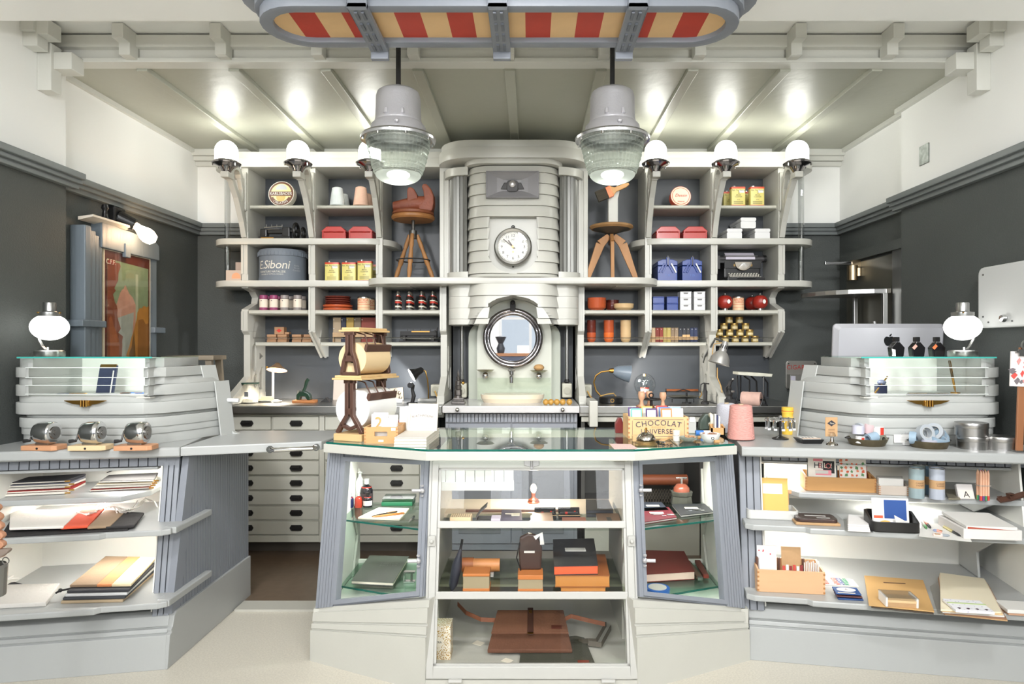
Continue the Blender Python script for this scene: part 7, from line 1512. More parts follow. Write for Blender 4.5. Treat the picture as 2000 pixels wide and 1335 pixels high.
lathe_bottle('ink_bottle', 'black ink bottle with pale label beside the red ink bottle', G(718, 989, WSU), .024, .078, BLB, BLACK, M('ink_label', (214, 208, 204), .5), 'ink bottles in the glass case'); lathe_bottle('ink_bottle', 'tall black ink bottle with grey cap behind the small ink bottles', G(716, 984, WSU), .034, .14, BLB, GREYC, M('ink_label_dark', (70, 60, 62), .5), 'ink bottles in the glass case')
one('plastic_bottle', 'clear white squeeze bottle behind the tall black ink bottle', 'bottle', MB().lathe([(0, 0), (.024, 0), (.024, .12), (.008, .15), (.008, .165), (.014, .17), (0, .18)], 16), M('milky_plastic', (214, 220, 214), .3), G(703, 982, WSU), smooth=40)
t = thing('pencil_tin', 'flat green metal tin with hinged clear lid in the case wing', 'tin', G(775, 988, WSU)); build(MB().box(-.085, .085, 0, .1, 0, .022), 'tin_body', M('tin_green', (40, 110, 76), .35), t, bevel=.004); build(MB().box(-.08, .09, .0, .1, .024, .04).rot(R(4), 'X'), 'lid', GL('lid_clear', (214, 226, 220), .05, 1.5, 2), t)
b_ = book('sketchbook', 'cream printed sketch pad under two pens in the case wing', [(699, 1013), (780, 1016), (799, 995), (740, 993)], WSU, .008, CREAM)
text(b_, 'TUSCHE\nFEDER', M('print_grey', (120, 108, 98), .6), .022, (-.05, -.01, .0085), up=(0, 1, 0)); z = WSU+.014
pen('dip_pen', 'black drawing pen lying on the cream sketch pad', 'pen', G(725, 1008, z), G(776, 998, z), .005, (BLACK, BLACK)); pen('dip_pen', 'orange wooden drawing pen lying on the cream sketch pad', 'pen', G(726, 1009, z), G(790, 1001, z), .005, (M('pen_orange', (196, 124, 66), .4), M('pen_orange', (196, 124, 66), .4)))
pen('drawing_compass', 'small silver drawing instrument lying beside the sketch pad', 'compass', G(799, 1021, WSU)+Vector((0, 0, .006)), G(809, 1010, WSU)+Vector((0, 0, .006)), .005, (STEEL, CHROME))
b_ = book('note_folder', 'large grey hardcover note folder on the lower shelf of the case wing', [(686, 1140), (768, 1144), (799, 1092), (722, 1090)], WSL, .018, CREAM, M('folder_grey', (112, 114, 108), .5)); text(b_, 'UNTER\nNOTES', M('deboss', (140, 142, 134), .5), .03, (.03, .05, .0185), up=(0, 1, 0))
t = thing('steel_clamp', 'bright steel clamp standing beside the grey note folder', 'clamp', G(799, 1139, WSL)); build(MB().box(-.03, .03, 0, .03, 0, .01).box(-.03, -.022, 0, .03, .01, .055).box(-.03, .03, 0, .03, .05, .058), 'clamp_frame', CHROME, t, bevel=.002); build(MB().cyl((.01, .015, .01), .006, .042, 8), 'screw', STEEL, t)
t = thing('faceted_stamp', 'faceted dark stamp with brown dome and silver handle in the case wing', 'stamp', G(1331, 983, WSU)); o = [(.062*cos(R(a)), .05*sin(R(a))) for a in range(22, 382, 45)]
build(MB().prism(o, 0, .045, 'z', [(x*.9, y*.9) for x, y in o]).prism([(x*.95, y*.95) for x, y in o], .045, .07, 'z', [(x*1.02, y*1.02) for x, y in o]), 'base', M('stamp_olive', (74, 74, 66), .3), t, bevel=.002, fixn=True); build(MB().lathe([(.045, .07), (.042, .09), (.026, .108), (0, .112)], 20), 'dome', M('dome_brown', (140, 74, 54), .3), t, smooth=True); build(MB().cyl((0, 0, .11), .006, .03, 8).tube([(-.03, 0, .142), (.03, 0, .142)], .006, 8), 'handle', CHROME, t)
for nm, pts, c_, lb_ in (('album', [(1256, 1002), (1306, 1000), (1292, 984), (1256, 984)], (44, 50, 62), 'dark blue slim album with paper strip behind the wine red album'), ('album', [(1256, 1024), (1322, 1014), (1306, 994), (1256, 996)], (96, 26, 36), 'wine red slim album with paper label under scattered nibs'), ('album', [(1330, 1010), (1394, 1003), (1376, 987), (1312, 988)], (46, 48, 50), 'black slim album with paper label in the case wing')):
    b_ = book(nm, lb_, pts, WSU, .012, M('album_page', (200, 196, 190), .6), M('album_%d' % c_[0], c_, .45), 'slim albums'); build(MB().box(-.04, .03, -.005, .025, .012, .0128), 'paper_label', CREAM, b_)
    mb = MB()
    for k in range(9): x, y = random.uniform(-.06, .06), random.uniform(-.06, -.02); mb.tube([(x, y, .015), (x+.02, y+random.uniform(-.006, .006), .015)], .002, 5)
    if c_[0] != 44: build(mb, 'steel_nibs', CHROME, b_, kind='stuff')
b_ = book('leather_book', 'thick red-brown leather book with pale page edges on the lower wing shelf', [(1258, 1137), (1357, 1131), (1336, 1090), (1258, 1088)], WSL, .042, M('page_rose', (222, 196, 178), .6), M('leather_red', (110, 42, 34), .5))
t = thing('tape_roll', 'blue adhesive tape roll with printed paper disc beside the leather book', 'tape', G(1284, 1154, WSL)); build(MB().lathe([(.03, 0), (.06, 0), (.06, .02), (.03, .02)], 28), 'blue_tape', M('tape_blue', (46, 104, 184), .3), t, smooth=35); build(MB().lathe([(0, .02), (.045, .02), (.045, .022), (0, .022)], 24), 'paper_disc', M('disc_grey', (206, 204, 196), .6), t)
for k, (a_, b_2, lb_) in enumerate((((1343, 1102), (1366, 1132), 'long brown wooden knife with steel end beside the leather book'), ((1362, 1100), (1378, 1128), 'dark brown leather knife sheath beside the wooden knife'))):
    p0, p1 = G(*a_, WSL), G(*b_2, WSL); t = thing('paper_knife', lb_, 'knife', p1); d = p0-p1; build(MB().strip([d*0+Vector((0, 0, .012)), d+Vector((0, 0, .012))], .03, .018, (1, 0, 0)), 'handle', (M('knife_wood', (96, 78, 62), .5), M('knife_sheath', (104, 52, 42), .45))[k], t, bevel=.002); build(MB().strip([d*-.08+Vector((0, 0, .012)), d*.02+Vector((0, 0, .012))], .026, .015, (1, 0, 0)), 'end_cap', (STEEL, M('sheath_end', (150, 64, 52), .4))[k], t)
t = thing('leather_roll', 'long rust brown leather roll on a crate in the open cabinet', 'roll', (1.0, 4.85, .515)); build(MB().tube([(-.25, 0, 0), (.14, 0, 0)], .04, 16), 'roll_body', M('leather_rust', (150, 82, 50), .5, bump=.1), t, smooth=40)
t = thing('lattice_crate', 'dark lattice sided crate under the leather roll', 'crate', (.95, 4.85, .3455)); build(MB().box(-.22, .1, -.08, .12, 0, .01).box(-.22, .1, .1, .12, 0, .125).box(-.22, -.2, -.08, .12, 0, .125).box(.08, .1, -.08, .12, 0, .125), 'crate_body', M('crate_dark', (60, 56, 50), .6), t)
mb = MB()
for k in range(16):
    for s in (-1, 1): mb.tube([(-.21+k*.02, -.085, 0 if s > 0 else .12), (-.21+k*.02+.06, -.085, .12 if s > 0 else 0)], .0025, 4)
build(mb, 'lattice', M('lattice_bronze', (96, 88, 76), .5), t, kind='stuff')
for k in range(4): one('wooden_board', 'wooden board, %s of the pile on the floor of the open cabinet' % ('lowest', 'second', 'third', 'topmost')[k], 'board', MB().box(-.22, .2, -.1, .1, 0, .04), (M('board_brown', (150, 112, 72), .6), M('board_pale', (176, 166, 146), .6), M('board_pale', (176, 166, 146), .6), M('board_dark', (86, 78, 66), .6))[k], (.95, 4.88, .007+k*.0415), group='piled boards')
ZU = .6305
t = thing('copper_lamp', 'small lit lamp with turned copper base and bare bulb inside the case', 'lamp', G(1042, 981, ZU)); build(MB().lathe([(0, 0), (.032, 0), (.034, .006), (.026, .014), (.028, .018), (.014, .026), (.011, .034), (.012, .055), (0, .056)], 24), 'base', M('copper_base', (140, 74, 50), .3, .8), t, smooth=40); build(MB().ball((0, 0, .078), .016, 14, .024), 'bulb', M('lit_small_bulb', (255, 216, 176), .3, emit=60), t, smooth=True)
l = bpy.data.lights.new('copper_lamp_light', 'POINT'); l.energy = 5; l.color = (1, .86, .7); l.shadow_soft_size = .02
lo = bpy.data.objects.new('copper_lamp_light', l); C.objects.link(lo); lo.location = t.location+Vector((0, -.03, .1))
LB = M('case_black_leather', (40, 38, 38), .45)
t = thing('stamp_block', 'cream wooden letter block with dot rows in the glass case', 'block', G(899, 1031, ZU)); build(MB().box(-.05, .05, 0, .08, 0, .05), 'block_body', M('block_cream', (226, 200, 160), .5), t, bevel=.002)
mb = MB()
for i in range(9):
    for j in range(3): mb.cyl((-.04+i*.01, .02+j*.02, .05), .002, .002, 5)
build(mb, 'pin_rows', INK, t, kind='stuff')
t = thing('spectacle_case', 'open black leather case with raised flap beside the cream block', 'case', G(946, 1031, ZU)); build(MB().box(-.035, .035, 0, .08, 0, .04), 'box_body', LB, t, bevel=.004); build(MB().strip([(-.035, .04, .02), (-.04, .04, .045), (-.02, .04, .075), (.01, .05, .1)], .075, .005, (0, 1, 0)), 'flap', M('flap_grey', (74, 72, 72), .5), t)
one('paper_pad', 'pale lilac paper pad between the black case and the purple notebook', 'notepad', MB().box(-.022, .022, 0, .07, 0, .045), M('pad_lilac', (206, 196, 212), .6), G(968, 1031, ZU), bevel=.001)
b_ = book('notebook', 'purple-black notebook with paper tag inside the glass case', [(978, 1030), (1020, 1030), (1018, 1008), (980, 1008)], ZU, .036, LB, M('cover_purple', (86, 76, 96), .45)); build(MB().box(.0, .04, -.03, .02, .036, .039).tube([(-.03, 0, .04), (.01, -.01, .042)], .004, 6), 'paper_tag', CREAM, b_)
b_ = book('gift_box', 'black gift box with tan lid in front of the copper lamp', [(1039, 1030), (1081, 1030), (1078, 1012), (1040, 1012)], ZU, .03, LB, M('lid_tan', (180, 146, 116), .4)); b_['category'] = 'box'
t = thing('leather_pouch', 'brown leather pen pouch with curved flap inside the case', 'pouch', G(1122, 1031, ZU)); LBR = M('pouch_brown', (118, 66, 46), .45); build(MB().box(-.055, .055, 0, .07, 0, .03), 'pouch_body', LBR, t, bevel=.006); build(MB().prism([(-.056, .03), (.056, .03), (.05, .012), (0, .006), (-.05, .012)], -.004, 0, 'y').box(-.056, .056, -.004, .07, .03, .034), 'flap', M('pouch_flap', (138, 80, 56), .4), t, fixn=True)
for k, px in enumerate((1065, 1112)):
    t = thing('pen_box', 'open black pen box with red tipped pens, %s' % ('in front of the copper lamp', 'next to the dark books')[k], 'box', G(px, 1013, ZU), 0, 'pen boxes'); build(MB().box(-.054, .054, 0, .06, 0, .02).box(-.054, .054, .055, .06, .02, .045), 'box_body', LB, t, bevel=.002); build(MB().box(-.054, .054, -.001, 0, .016, .02), 'pale_rim', M('rim_tan', (200, 170, 130), .5), t)
    for j in range(2): build(MB().tube([(-.045, .02+j*.02, .024), (.045, .02+j*.02, .024)], .006, 8), 'pen', BLACK, t);
    build(MB().tube([(-.02, .02, .0245), (-.008, .02, .0245)], .0066, 8).tube([(.025, .04, .0245), (.034, .04, .0245)], .0066, 8), 'red_band', RED2, t)
for k in range(2):
    b_ = book('notebook', 'black notebook, %s of the pair at the open end of the case shelf' % ('lower', 'upper')[k], [(1145, 1010), (1198, 1010), (1188, 988), (1144, 988)], ZU, .018, M('page_grey', (60, 62, 70), .6), M('cover_black', (50, 48, 44), .45), 'black notebooks in the case'); b_.location.z += k*.019
b_ = book('notebook', 'brown leather notebook with closing strap in front of the black notebooks', [(1168, 1031), (1213, 1030), (1208, 1012), (1164, 1012)], ZU, .026, PAPER, M('cover_brown', (112, 82, 58), .45)); build(MB().box(-.01, .01, -.075, -.0, .026, .029), 'strap', LB, b_)
one('leather_cane', 'long brown leather cane lying across the shelf behind the pen boxes', 'cane', MB().tube([(-.26, 0, .008), (.22, 0, .008)], .007, 8), M('cane_brown', (110, 70, 56), .4), (PX(1008, 3.42), 3.43, ZU), smooth=True)
wr = thing('reflection_block', 'white divided panel imitating a reflection under the glass top', 'rack', (PX(928, 3.25), 3.25, PZ(957, 3.25)))  # white panels imitate a reflection in the case glass
for k in range(8): build(MB().box(-.19+k*.0475, -.19+k*.0475+.0445, 0, .02, 0, .098), 'reflection_panel', M('reflection_white', (240, 240, 238), .35), wr, bevel=.001)
build(MB().box(-.19, .19, -.006, .0, .0, .04), 'reflection_front', PAPER, wr)
ZV = .3525
b_ = book('ledger', 'wooden case, lower of two under the black album', [(1095, 1166), (1183, 1166), (1178, 1120), (1100, 1120)], ZV, .045, M('case_ochre', (190, 128, 62), .4), M('case_ochre2', (168, 108, 52), .4)); b_['category'] = 'case'
b_ = book('ledger', 'wooden case with brown flap, upper of two under the black album', [(1084, 1166), (1191, 1166), (1182, 1120), (1092, 1120)], ZV, .052, M('case_ochre', (190, 128, 62), .4), M('case_flap', (150, 90, 44), .4)); b_.location.z += .046; b_['category'] = 'case'
b_ = book('album', 'thick black album with orange page edges and white title label', [(1082, 1166), (1168, 1164), (1160, 1104), (1080, 1106)], ZV, .042, M('page_orange', (232, 92, 50), .5), M('album_black', (44, 44, 46), .45)); b_.location.z += .099; build(MB().box(-.045, .055, .0, .055, .042, .0428), 'title_label', PAPER, b_); build(MB().box(-.04, .05, .005, .05, .0428, .0432), 'label_face', M('label_grey', (200, 198, 192), .6), b_)
t = thing('leather_apron', 'dark brown leather pouch with cut outs standing on a tan box', 'pouch', (PX(1036, 3.12), 3.12, ZV+.085)); build(MB().prism([(-.05, 0), (.05, 0), (.055, .1), (.03, .16), (-.01, .17), (-.05, .15), (-.055, .08)], 0, .03, 'y'), 'pouch_body', M('leather_dark', (66, 48, 40), .45), t, bevel=.008, fixn=True); build(MB().strip([(.02, -.003, .15), (.05, -.004, .17), (.055, -.004, .12)], .004, .02, (0, 1, 0)).box(-.03, .02, -.003, 0, .08, .09), 'white_stitch', PAPER, t); build(MB().tube([(-.05, -.004, .13), (-.065, -.01, .06), (-.045, -.01, -.0)], .003, 6), 'cord', BLACK, t)
t = thing('tan_box', 'kraft box with orange leather lid under the dark leather pouch', 'box', (PX(1036, 3.05), 3.05, ZV)); build(MB().box(-.056, .056, 0, .1, 0, .065), 'box_body', M('box_khaki', (160, 146, 116), .6), t); build(MB().box(-.058, .058, -.003, .1, .064, .085).box(-.058, .058, -.003, .1, .0, .022), 'leather_lid', M('lid_orange', (196, 120, 62), .45), t, bevel=.003)
t = thing('tan_box', 'low tan leather box with dark edging near the case upright', 'box', (PX(930, 3.06), 3.06, ZV)); build(MB().box(-.06, .06, 0, .1, 0, .075), 'box_body', M('box_khaki', (160, 146, 116), .6), t); build(MB().box(-.062, .062, -.003, .1, .075, .088).box(-.062, .062, -.003, .1, 0, .02), 'leather_lid', M('lid_orange', (196, 120, 62), .45), t, bevel=.003)
t = thing('leather_case', 'round tan leather roll case with snap lying on the middle shelf', 'case', (PX(925, 3.3), 3.3, ZV+.05)); build(MB().tube([(-.05, 0, .0), (.13, .0, .0)], .032, 18), 'case_body', M('case_tan', (206, 138, 82), .45), t, smooth=40); build(MB().tube([(-.056, 0, .0), (-.0, .0, .0)], .036, 18), 'case_cap', M('case_cap', (168, 100, 56), .45), t, smooth=40)
one('case_support', 'small block holding up the round leather roll case', 'block', MB().box(-.05, .1, -.03, .03, 0, .016), PAPER, (PX(925, 3.3), 3.3, ZV))
t = thing('umbrella', 'slim dark folded umbrella leaning on the case upright', 'umbrella', (PX(882, 3.08), 3.08, ZV)); build(MB().lathe([(.004, 0), (.02, .03), (.024, .12), (.012, .17), (.006, .2), (0, .2)], 12).rot(R(12), 'Y'), 'canopy', M('umbrella_dark', (44, 46, 56), .5), t, smooth=True); build(MB().tube([(.04, 0, .19), (.05, 0, .24)], .006, 8), 'handle', BLACK, t)
ZF = .0805
t = thing('brown_satchel', 'flat brown suede satchel with strap closure lying in the case', 'bag', G(1036, 1281, ZF)); SU = M('suede_brown', (112, 74, 54), .75, bump=.25, bscale=90, var=.15, vscale=12)
t.rotation_euler.x = R(9); t.location.z += .014
build(MB().prism([(-.195, 0), (.19, 0), (.165, .31), (-.165, .31)], 0, .018), 'bag_body', SU, t, bevel=.004, fixn=True); build(MB().prism([(-.185, .12), (.18, .12), (.165, .315), (-.165, .315)], .018, .026), 'flap', M('suede_brown2', (122, 82, 60), .75, bump=.25, bscale=90), t, bevel=.003, fixn=True)
build(MB().box(-.014, .014, .1, .33, .026, .031), 'closure_strap', M('strap_dark', (78, 50, 40), .5), t, bevel=.002); build(MB().box(-.014, .014, .1, .112, .031, .034).cyl((0, .29, .031), .01, .004, 12), 'brass_buckle', BRASS, t); build(MB().box(.1, .15, .15, .18, .0262, .027), 'leather_patch', M('patch_brown', (96, 50, 38), .5), t); build(MB().strip([(-.165, .25, .01), (-.24, .24, .02), (-.32, .3, .02), (-.37, .38, .02)], .02, .004, (0, .3, 1)).strip([(.165, .25, .015), (.2, .27, .02), (.28, .24, .016), (.36, .2, .02)], .02, .004, (0, .3, 1)), 'shoulder_strap', M('strap_tan', (146, 92, 66), .5), t)
t = thing('olive_satchel', 'flat olive canvas satchel with red-brown patch under the brown satchel', 'bag', G(1085, 1308, ZF)); OL_ = M('canvas_olive', (70, 70, 58), .8, bump=.2, bscale=150)
build(MB().prism([(-.16, 0), (.18, 0), (.15, .3), (.11, .32), (-.15, .25)], 0, .012), 'bag_body', OL_, t, bevel=.004, fixn=True); build(MB().box(.1, .15, .03, .065, .012, .0135), 'leather_patch', M('patch_red', (128, 58, 40), .5), t); build(MB().strip([(.12, .26, .01), (.16, .22, .03), (.2, .24, .02), (.26, .36, .05)], .022, .004, (0, .3, 1)).strip([(.16, .22, .02), (.22, .2, .02), (.28, .33, .045)], .022, .004, (0, .3, 1)), 'canvas_strap', M('strap_olive', (86, 80, 68), .6), t)
GP = M('gold_pattern', (232, 224, 206), .55, dots=((176, 140, 60), 190, .42))
t = thing('gold_pattern_box', 'white box with gold dotted pattern standing at the door frame', 'box', (PX(860, 2.98), 2.985, ZF)); build(MB().box(-.045, .045, 0, .09, .03, .15), 'box_body', GP, t, bevel=.001); build(MB().box(-.046, .046, -.002, .09, 0, .03), 'box_base', M('gold_pattern2', (226, 214, 190), .55, dots=((170, 130, 60), 150, .4)), t); build(MB().cyl((-.01, -.003, .08), .024, .002, 20, ax='y'), 'oval_label', CREAM, t); text(t, 'LYRA', INK, .014, (-.01, -.006, .08))
for k, (px, py) in enumerate(((934, 1256), (990, 1290))): flat('price_tag', 'cream swing tag lying %s' % ('beside the tan shoulder strap', 'under the corner of the brown satchel')[k], 'tag', [(px-12, py), (px+4, py+5), (px+13, py-1), (px-2, py-6)], ZF, .001, CREAM, bevel=0)
# ---- on and in the long counters
ZK, Z1, Z2, Z3 = 1.0005, .7625, .6425, .3255
WB = M('sharpener_wood', (206, 152, 114), .55, var=.15, vscale=20, stretch=(.2, 1, 1)); WBP = M('sharpener_pale', (226, 198, 156), .55)
for i, (px, w_, n) in enumerate(((80, WB, 'nearest the wall, on a pinkish wooden block'), (172, WBP, 'middle of three, on a pale wooden block'), (261, WB, 'nearest the counter flap, on a pinkish wooden block'))):
    p = G(px+2, 878, ZK); t = thing('pencil_sharpener', 'chrome crank pencil sharpener, %s' % n, 'sharpener', p, R((-4, 2, 4)[i]), 'chrome pencil sharpeners')
    build(MB().prism([(-.08, -.03), (.07, -.03), (.085, -.015), (.085, .05), (.07, .065), (-.07, .065), (-.085, .05), (-.085, -.015)], 0, .022), 'wooden_block', w_, t, bevel=.003); build(MB().cyl((.0, -.03, .01), .005, .002, 10, ax='y'), 'block_hole', BLACKM, t)
    mb = MB().lathe([(0, -.044), (.034, -.043), (.045, -.037), (.051, -.018), (.053, .02), (.052, .038), (.048, .045), (.03, .047), (0, .047)], 28, (0, 0, 0), 'x').move(.0, .02, .078)
    build(mb, 'chrome_body', CHROME, t, smooth=50); build(MB().box(-.035, .03, .0, .04, .022, .034), 'body_foot', STEEL, t, bevel=.003)
    build(MB().cyl((.048, .02, .078), .03, .004, 18, ax='x').cyl((.05, .02, .078), .012, .004, 12, ax='x'), 'size_dial', M('dial_nickel', (150, 148, 146), .2, 1), t, smooth=35)
    build(MB().tube([(-.045, .02, .085), (-.058, .02, .085), (-.06, .005, .05)], .0045, 8).tube([(-.06, .005, .05), (-.062, .0, .042)], .0045, 8), 'crank', M('crank_dark', (70, 68, 66), .4, .6), t); build(MB().tube([(-.058, .0, .042), (-.074, 0, .042), (-.09, 0, .04)], [.005, .008, .009], 10), 'crank_knob', BLACKM, t, smooth=True)
cc_ = thing('clip_carousel', 'black stand with a ring of hanging chrome clips before the yellow can', 'stand', G(1524, 857, ZK))
build(MB().lathe([(0, 0), (.042, 0), (.042, .005), (.012, .016), (.006, .02), (.005, .11), (0, .11)], 20), 'pole', BLACK, cc_, smooth=35); build(MB().torus((0, 0, .105), .065, .003, 28, 6).tube([(-.065, 0, .105), (.065, 0, .105)], .003, 6).ball((0, 0, .115), .01, 10), 'ring', CHROME, cc_)
for k in range(11):
    a = k*2*pi/11; x, y = .068*cos(a), .068*sin(a)
    c = build(MB().torus((x, y, .1), .008, .0025, 10, 5, 'y').prism([(x-.006, .055), (x+.006, .055), (x+.004, .095), (x-.004, .095)], y-.003, y+.003, 'y'), 'chrome_clip', CHROME, cc_); build(MB().box(x-.008, x+.008, y-.004, y+.004, .05, .06), 'white_tip', WHITEE, c)
t = thing('yellow_canister', 'tall yellow cardboard canister with thin red line behind the clip carousel', 'canister', (PX(1538, 3.68), 3.68, ZK)); build(MB().lathe([(0, 0), (.029, 0), (.029, .115), (.031, .116), (.031, .149), (0, .15)], 22), 'body', M('canister_yellow', (226, 186, 66), .5), t, smooth=35); build(MB().lathe([(.0315, .128), (.0315, .131)], 22), 'red_line', RED2, t)
build(MB().box(-.018, .02, -.032, -.0295, .05, .1), 'label', M('canister_tan', (206, 170, 90), .6), t)
t = thing('counter_latch', 'small chrome ball latch at the stern of the showcase', 'latch', G(1561, 848, ZK)+Vector((0, .1, 0))); build(MB().ball((0, 0, .045), .012, 10).cyl((0, 0, 0), .006, .04, 8).box(-.02, .01, -.01, .01, 0, .02), 'latch_body', CHROME, t)
tr = thing('black_tray', 'small black flared tray holding a striped card', 'tray', G(1586, 866, ZK)+Vector((0, .03, 0))); build(MB().prism([(-.045, -.035), (.045, -.035), (.045, .045), (-.045, .045)], 0, .022, 'z', [(-.06, -.045), (.055, -.045), (.06, .06), (-.06, .06)]), 'tray_body', BLACK, tr, fixn=True); build(MB().box(-.045, .045, -.03, .045, .0222, .025), 'striped_card', PAPER, tr);
mb = MB(); [mb.box(-.03+k*.016, -.025+k*.016, -.0, .03, .0251, .0256) for k in range(4)]; build(mb, 'card_stripes', INK, tr, kind='stuff'); build(MB().box(-.045, .045, -.032, -.012, .0251, .0258), 'card_band', M('card_peach', (226, 190, 160), .6), tr)
t = thing('place_card', 'kraft card with black diamond held by a glass knob stand', 'card', G(1625, 868, ZK)); build(MB().lathe([(0, 0), (.028, 0), (.026, .006), (.01, .016), (.007, .035), (0, .036)], 20), 'silver_foot', M('nickel', (186, 180, 170), .15, 1), t, smooth=40); build(MB().ball((0, 0, .048), .018, 10, .014, 6), 'glass_knob', GL('knob_glass', (240, 240, 240), 0, 1.6, 3), t); build(MB().box(-.03, .03, .006, .008, .04, .135), 'kraft_card', KRAFT, t); build(MB().prism([(-.021, .105), (0, .09), (.021, .105), (0, .12)], .0045, .0058, 'y'), 'black_diamond', INK, t)
text(t, 'Tissu', CREAM, .011, (0, .004, .105), shear=.3)
mb = MB(); [mb.box(-.016, .016, .0052, .0058, .06+k*.007, .062+k*.007) for k in range(3)]; build(mb, 'print_lines', M('card_ink', (120, 90, 70), .6), t, kind='stuff')
tape_cols = {'lilac': (196, 196, 210), 'blue grey': (150, 172, 190), 'rose': (214, 186, 188), 'white red': (226, 224, 222), 'slate': (170, 176, 182), 'olive': (120, 120, 104)}
def tape(name, p, r, wd, rot, axis_label, group, mark=None):
    t = thing('tape_roll', axis_label, 'tape', p, rot[2], group); t.rotation_euler = rot
    build(MB().lathe([(r*.62, -wd/2), (r, -wd/2), (r, wd/2), (r*.62, wd/2), (r*.62, -wd/2)], 26), 'roll', M('tape_'+name.replace(' ', '_'), tape_cols[name], .4), t, smooth=35); build(MB().lathe([(r*.6, -wd/2), (r*.63, -wd/2), (r*.63, wd/2), (r*.6, wd/2)], 22), 'core', M('tape_core', (214, 208, 196), .7), t, smooth=35)
    if mark: build(MB().lathe([(r*1.006, -wd*.45), (r*1.006, wd*.45)], 10, a0=R(-100), a1=R(-60)), 'red_mark', RED2, t)
def pan(px, py, r, lb_):
    t = thing('tin_pan', lb_, 'pan', G(px, py, ZK)+Vector((0, r*.8, 0))); build(MB().lathe([(0, 0), (r*.85, 0), (r, .03), (r*1.01, .034), (r*.97, .033), (r*.82, .004), (0, .004)], 36), 'dish', M('tarnished_brass', (122, 112, 90), .45, .85, var=.25, vscale=25), t, smooth=50)
    for s in (-1, 1): build(MB().torus((s*r*1.03, 0, .034), .012, .003, 12, 6), 'handle', BLACKM, t)
    return t.location
p = pan(1709, 872, .093, 'round tarnished pan filled with upright tape rolls by the white card')
for n, c_, dx, dy, dz, rot, r, wd, mk in (('lilac', 'lilac', -.05, -.01, .075, (0, 0, 0), .028, .04, None), ('dark edged', 'slate', -.022, .03, .075, (0, R(80), .4), .03, .02, None), ('rose', 'rose', .012, .01, .078, (R(10), R(8), 0), .024, .045, None), ('tall white with red mark', 'white red', .055, -.0, .062, (0, 0, 0), .028, .055, 1),
                                    ('lying blue', 'blue grey', .0, -.045, .038, (0, R(78), .25), .026, .05, None), ('white with red mark, low', 'white red', -.055, -.04, .03, (R(4), 0, 0), .022, .03, 1), ('olive backed', 'olive', .045, -.045, .03, (R(80), 0, .3), .022, .035, None)):
    tape(c_, p+Vector((dx, dy, dz)), r, wd, rot, '%s tape roll in the pan beside the white card' % n, 'tape rolls in the pan beside the white card', mk)
p = pan(1832, 877, .088, 'round tarnished pan filled with grey and blue tape rolls beside the tins')
for n, c_, dx, dy, dz, rot, r, wd in (('grey roll standing face on', 'slate', -.03, -.02, .07, (R(75), 0, .15), .04, .03), ('small blue roll at the pan rim', 'blue grey', -.075, -.0, .045, (R(90), 0, .9), .03, .03), ('leaning white roll', 'slate', .03, .01, .07, (R(60), R(-30), -.5), .042, .03), ('flat pale blue roll', 'blue grey', .03, -.03, .035, (R(14), R(10), 0), .042, .03), ('tilted blue grey roll', 'blue grey', .065, .01, .055, (R(40), R(40), 0), .036, .03), ('flat lilac roll', 'lilac', -.02, -.035, .03, (R(8), 0, 0), .034, .026)):
    tape(c_, p+Vector((dx, dy, dz)), r, wd, rot, '%s in the pan beside the metal tins' % n, 'tape rolls in the pan beside the metal tins')
t = thing('note_card', 'white handwritten card on a clear stand between the two pans', 'card', G(1769, 869, ZK)); t.rotation_euler.x = R(-6); build(MB().box(-.056, .056, 0, .002, .012, .08), 'card', PAPER, t); build(MB().box(-.016, .016, -.012, .03, 0, .016), 'clear_stand', WHITEE, t, bevel=.002); text(t, 'Masking Tape\nje  Rolle', M('pencil_grey', (150, 150, 154), .7), .012, (0, -.0008, .062), shear=.3)
mb = MB(); [mb.box(-.045, .03-k*.006, -.001, -.0002, .045-k*.008, .046-k*.008) for k in range(4)]; build(mb, 'pencil_lines', M('pencil_grey2', (196, 196, 198), .7), t, kind='stuff')
def tin(px, py, r, h, lb_, z=ZK, dy=0):
    q = G(px, py, ZK); t = thing('metal_tin', lb_, 'tin', (PX(px, q.y+r), q.y+r+dy, z), 0, 'round metal tins'); SP = M('spun_tin', (178, 176, 174), .3, 1, bump=.04, bscale=60, stretch=(1, 1, .05)); build(MB().lathe([(0, 0), (r*.98, 0), (r*.98, h*.62), (0, h*.62)], 36), 'body', SP, t, smooth=35); build(MB().lathe([(r, h*.6), (r*1.01, h*.62), (r*1.01, h*.94), (r*.99, h), (0, h)], 36), 'lid', SP, t, smooth=35); return t
tin(1899, 879, .066, .06, 'round metal tin, lower of the two stacked tins'); tin(1897, 879, .07, .062, 'round metal tin, upper of the two stacked tins', ZK+.061); tin(1954, 881, .071, .062, 'round metal tin standing alone beside the easel leg')
e = thing('card_easel', 'brown wooden easel leg with clipboard holding a red patterned print', 'easel', (PX(1992, 3.06), 3.06, ZK)); e.rotation_euler.y = R(2)
build(MB().box(-.016, .016, 0, .012, 0, .48), 'wooden_leg', M('easel_wood', (158, 106, 72), .5, var=.15, vscale=16, stretch=(1, 1, .15)), e, bevel=.002); build(MB().box(-.03, .03, -.02, .04, 0, .006), 'foot_plate', STEEL, e); build(MB().box(-.06, .07, -.006, .0, .30, .46), 'print_sheet', M('print_sheet', (228, 222, 220), .6), e)
random.seed(9)
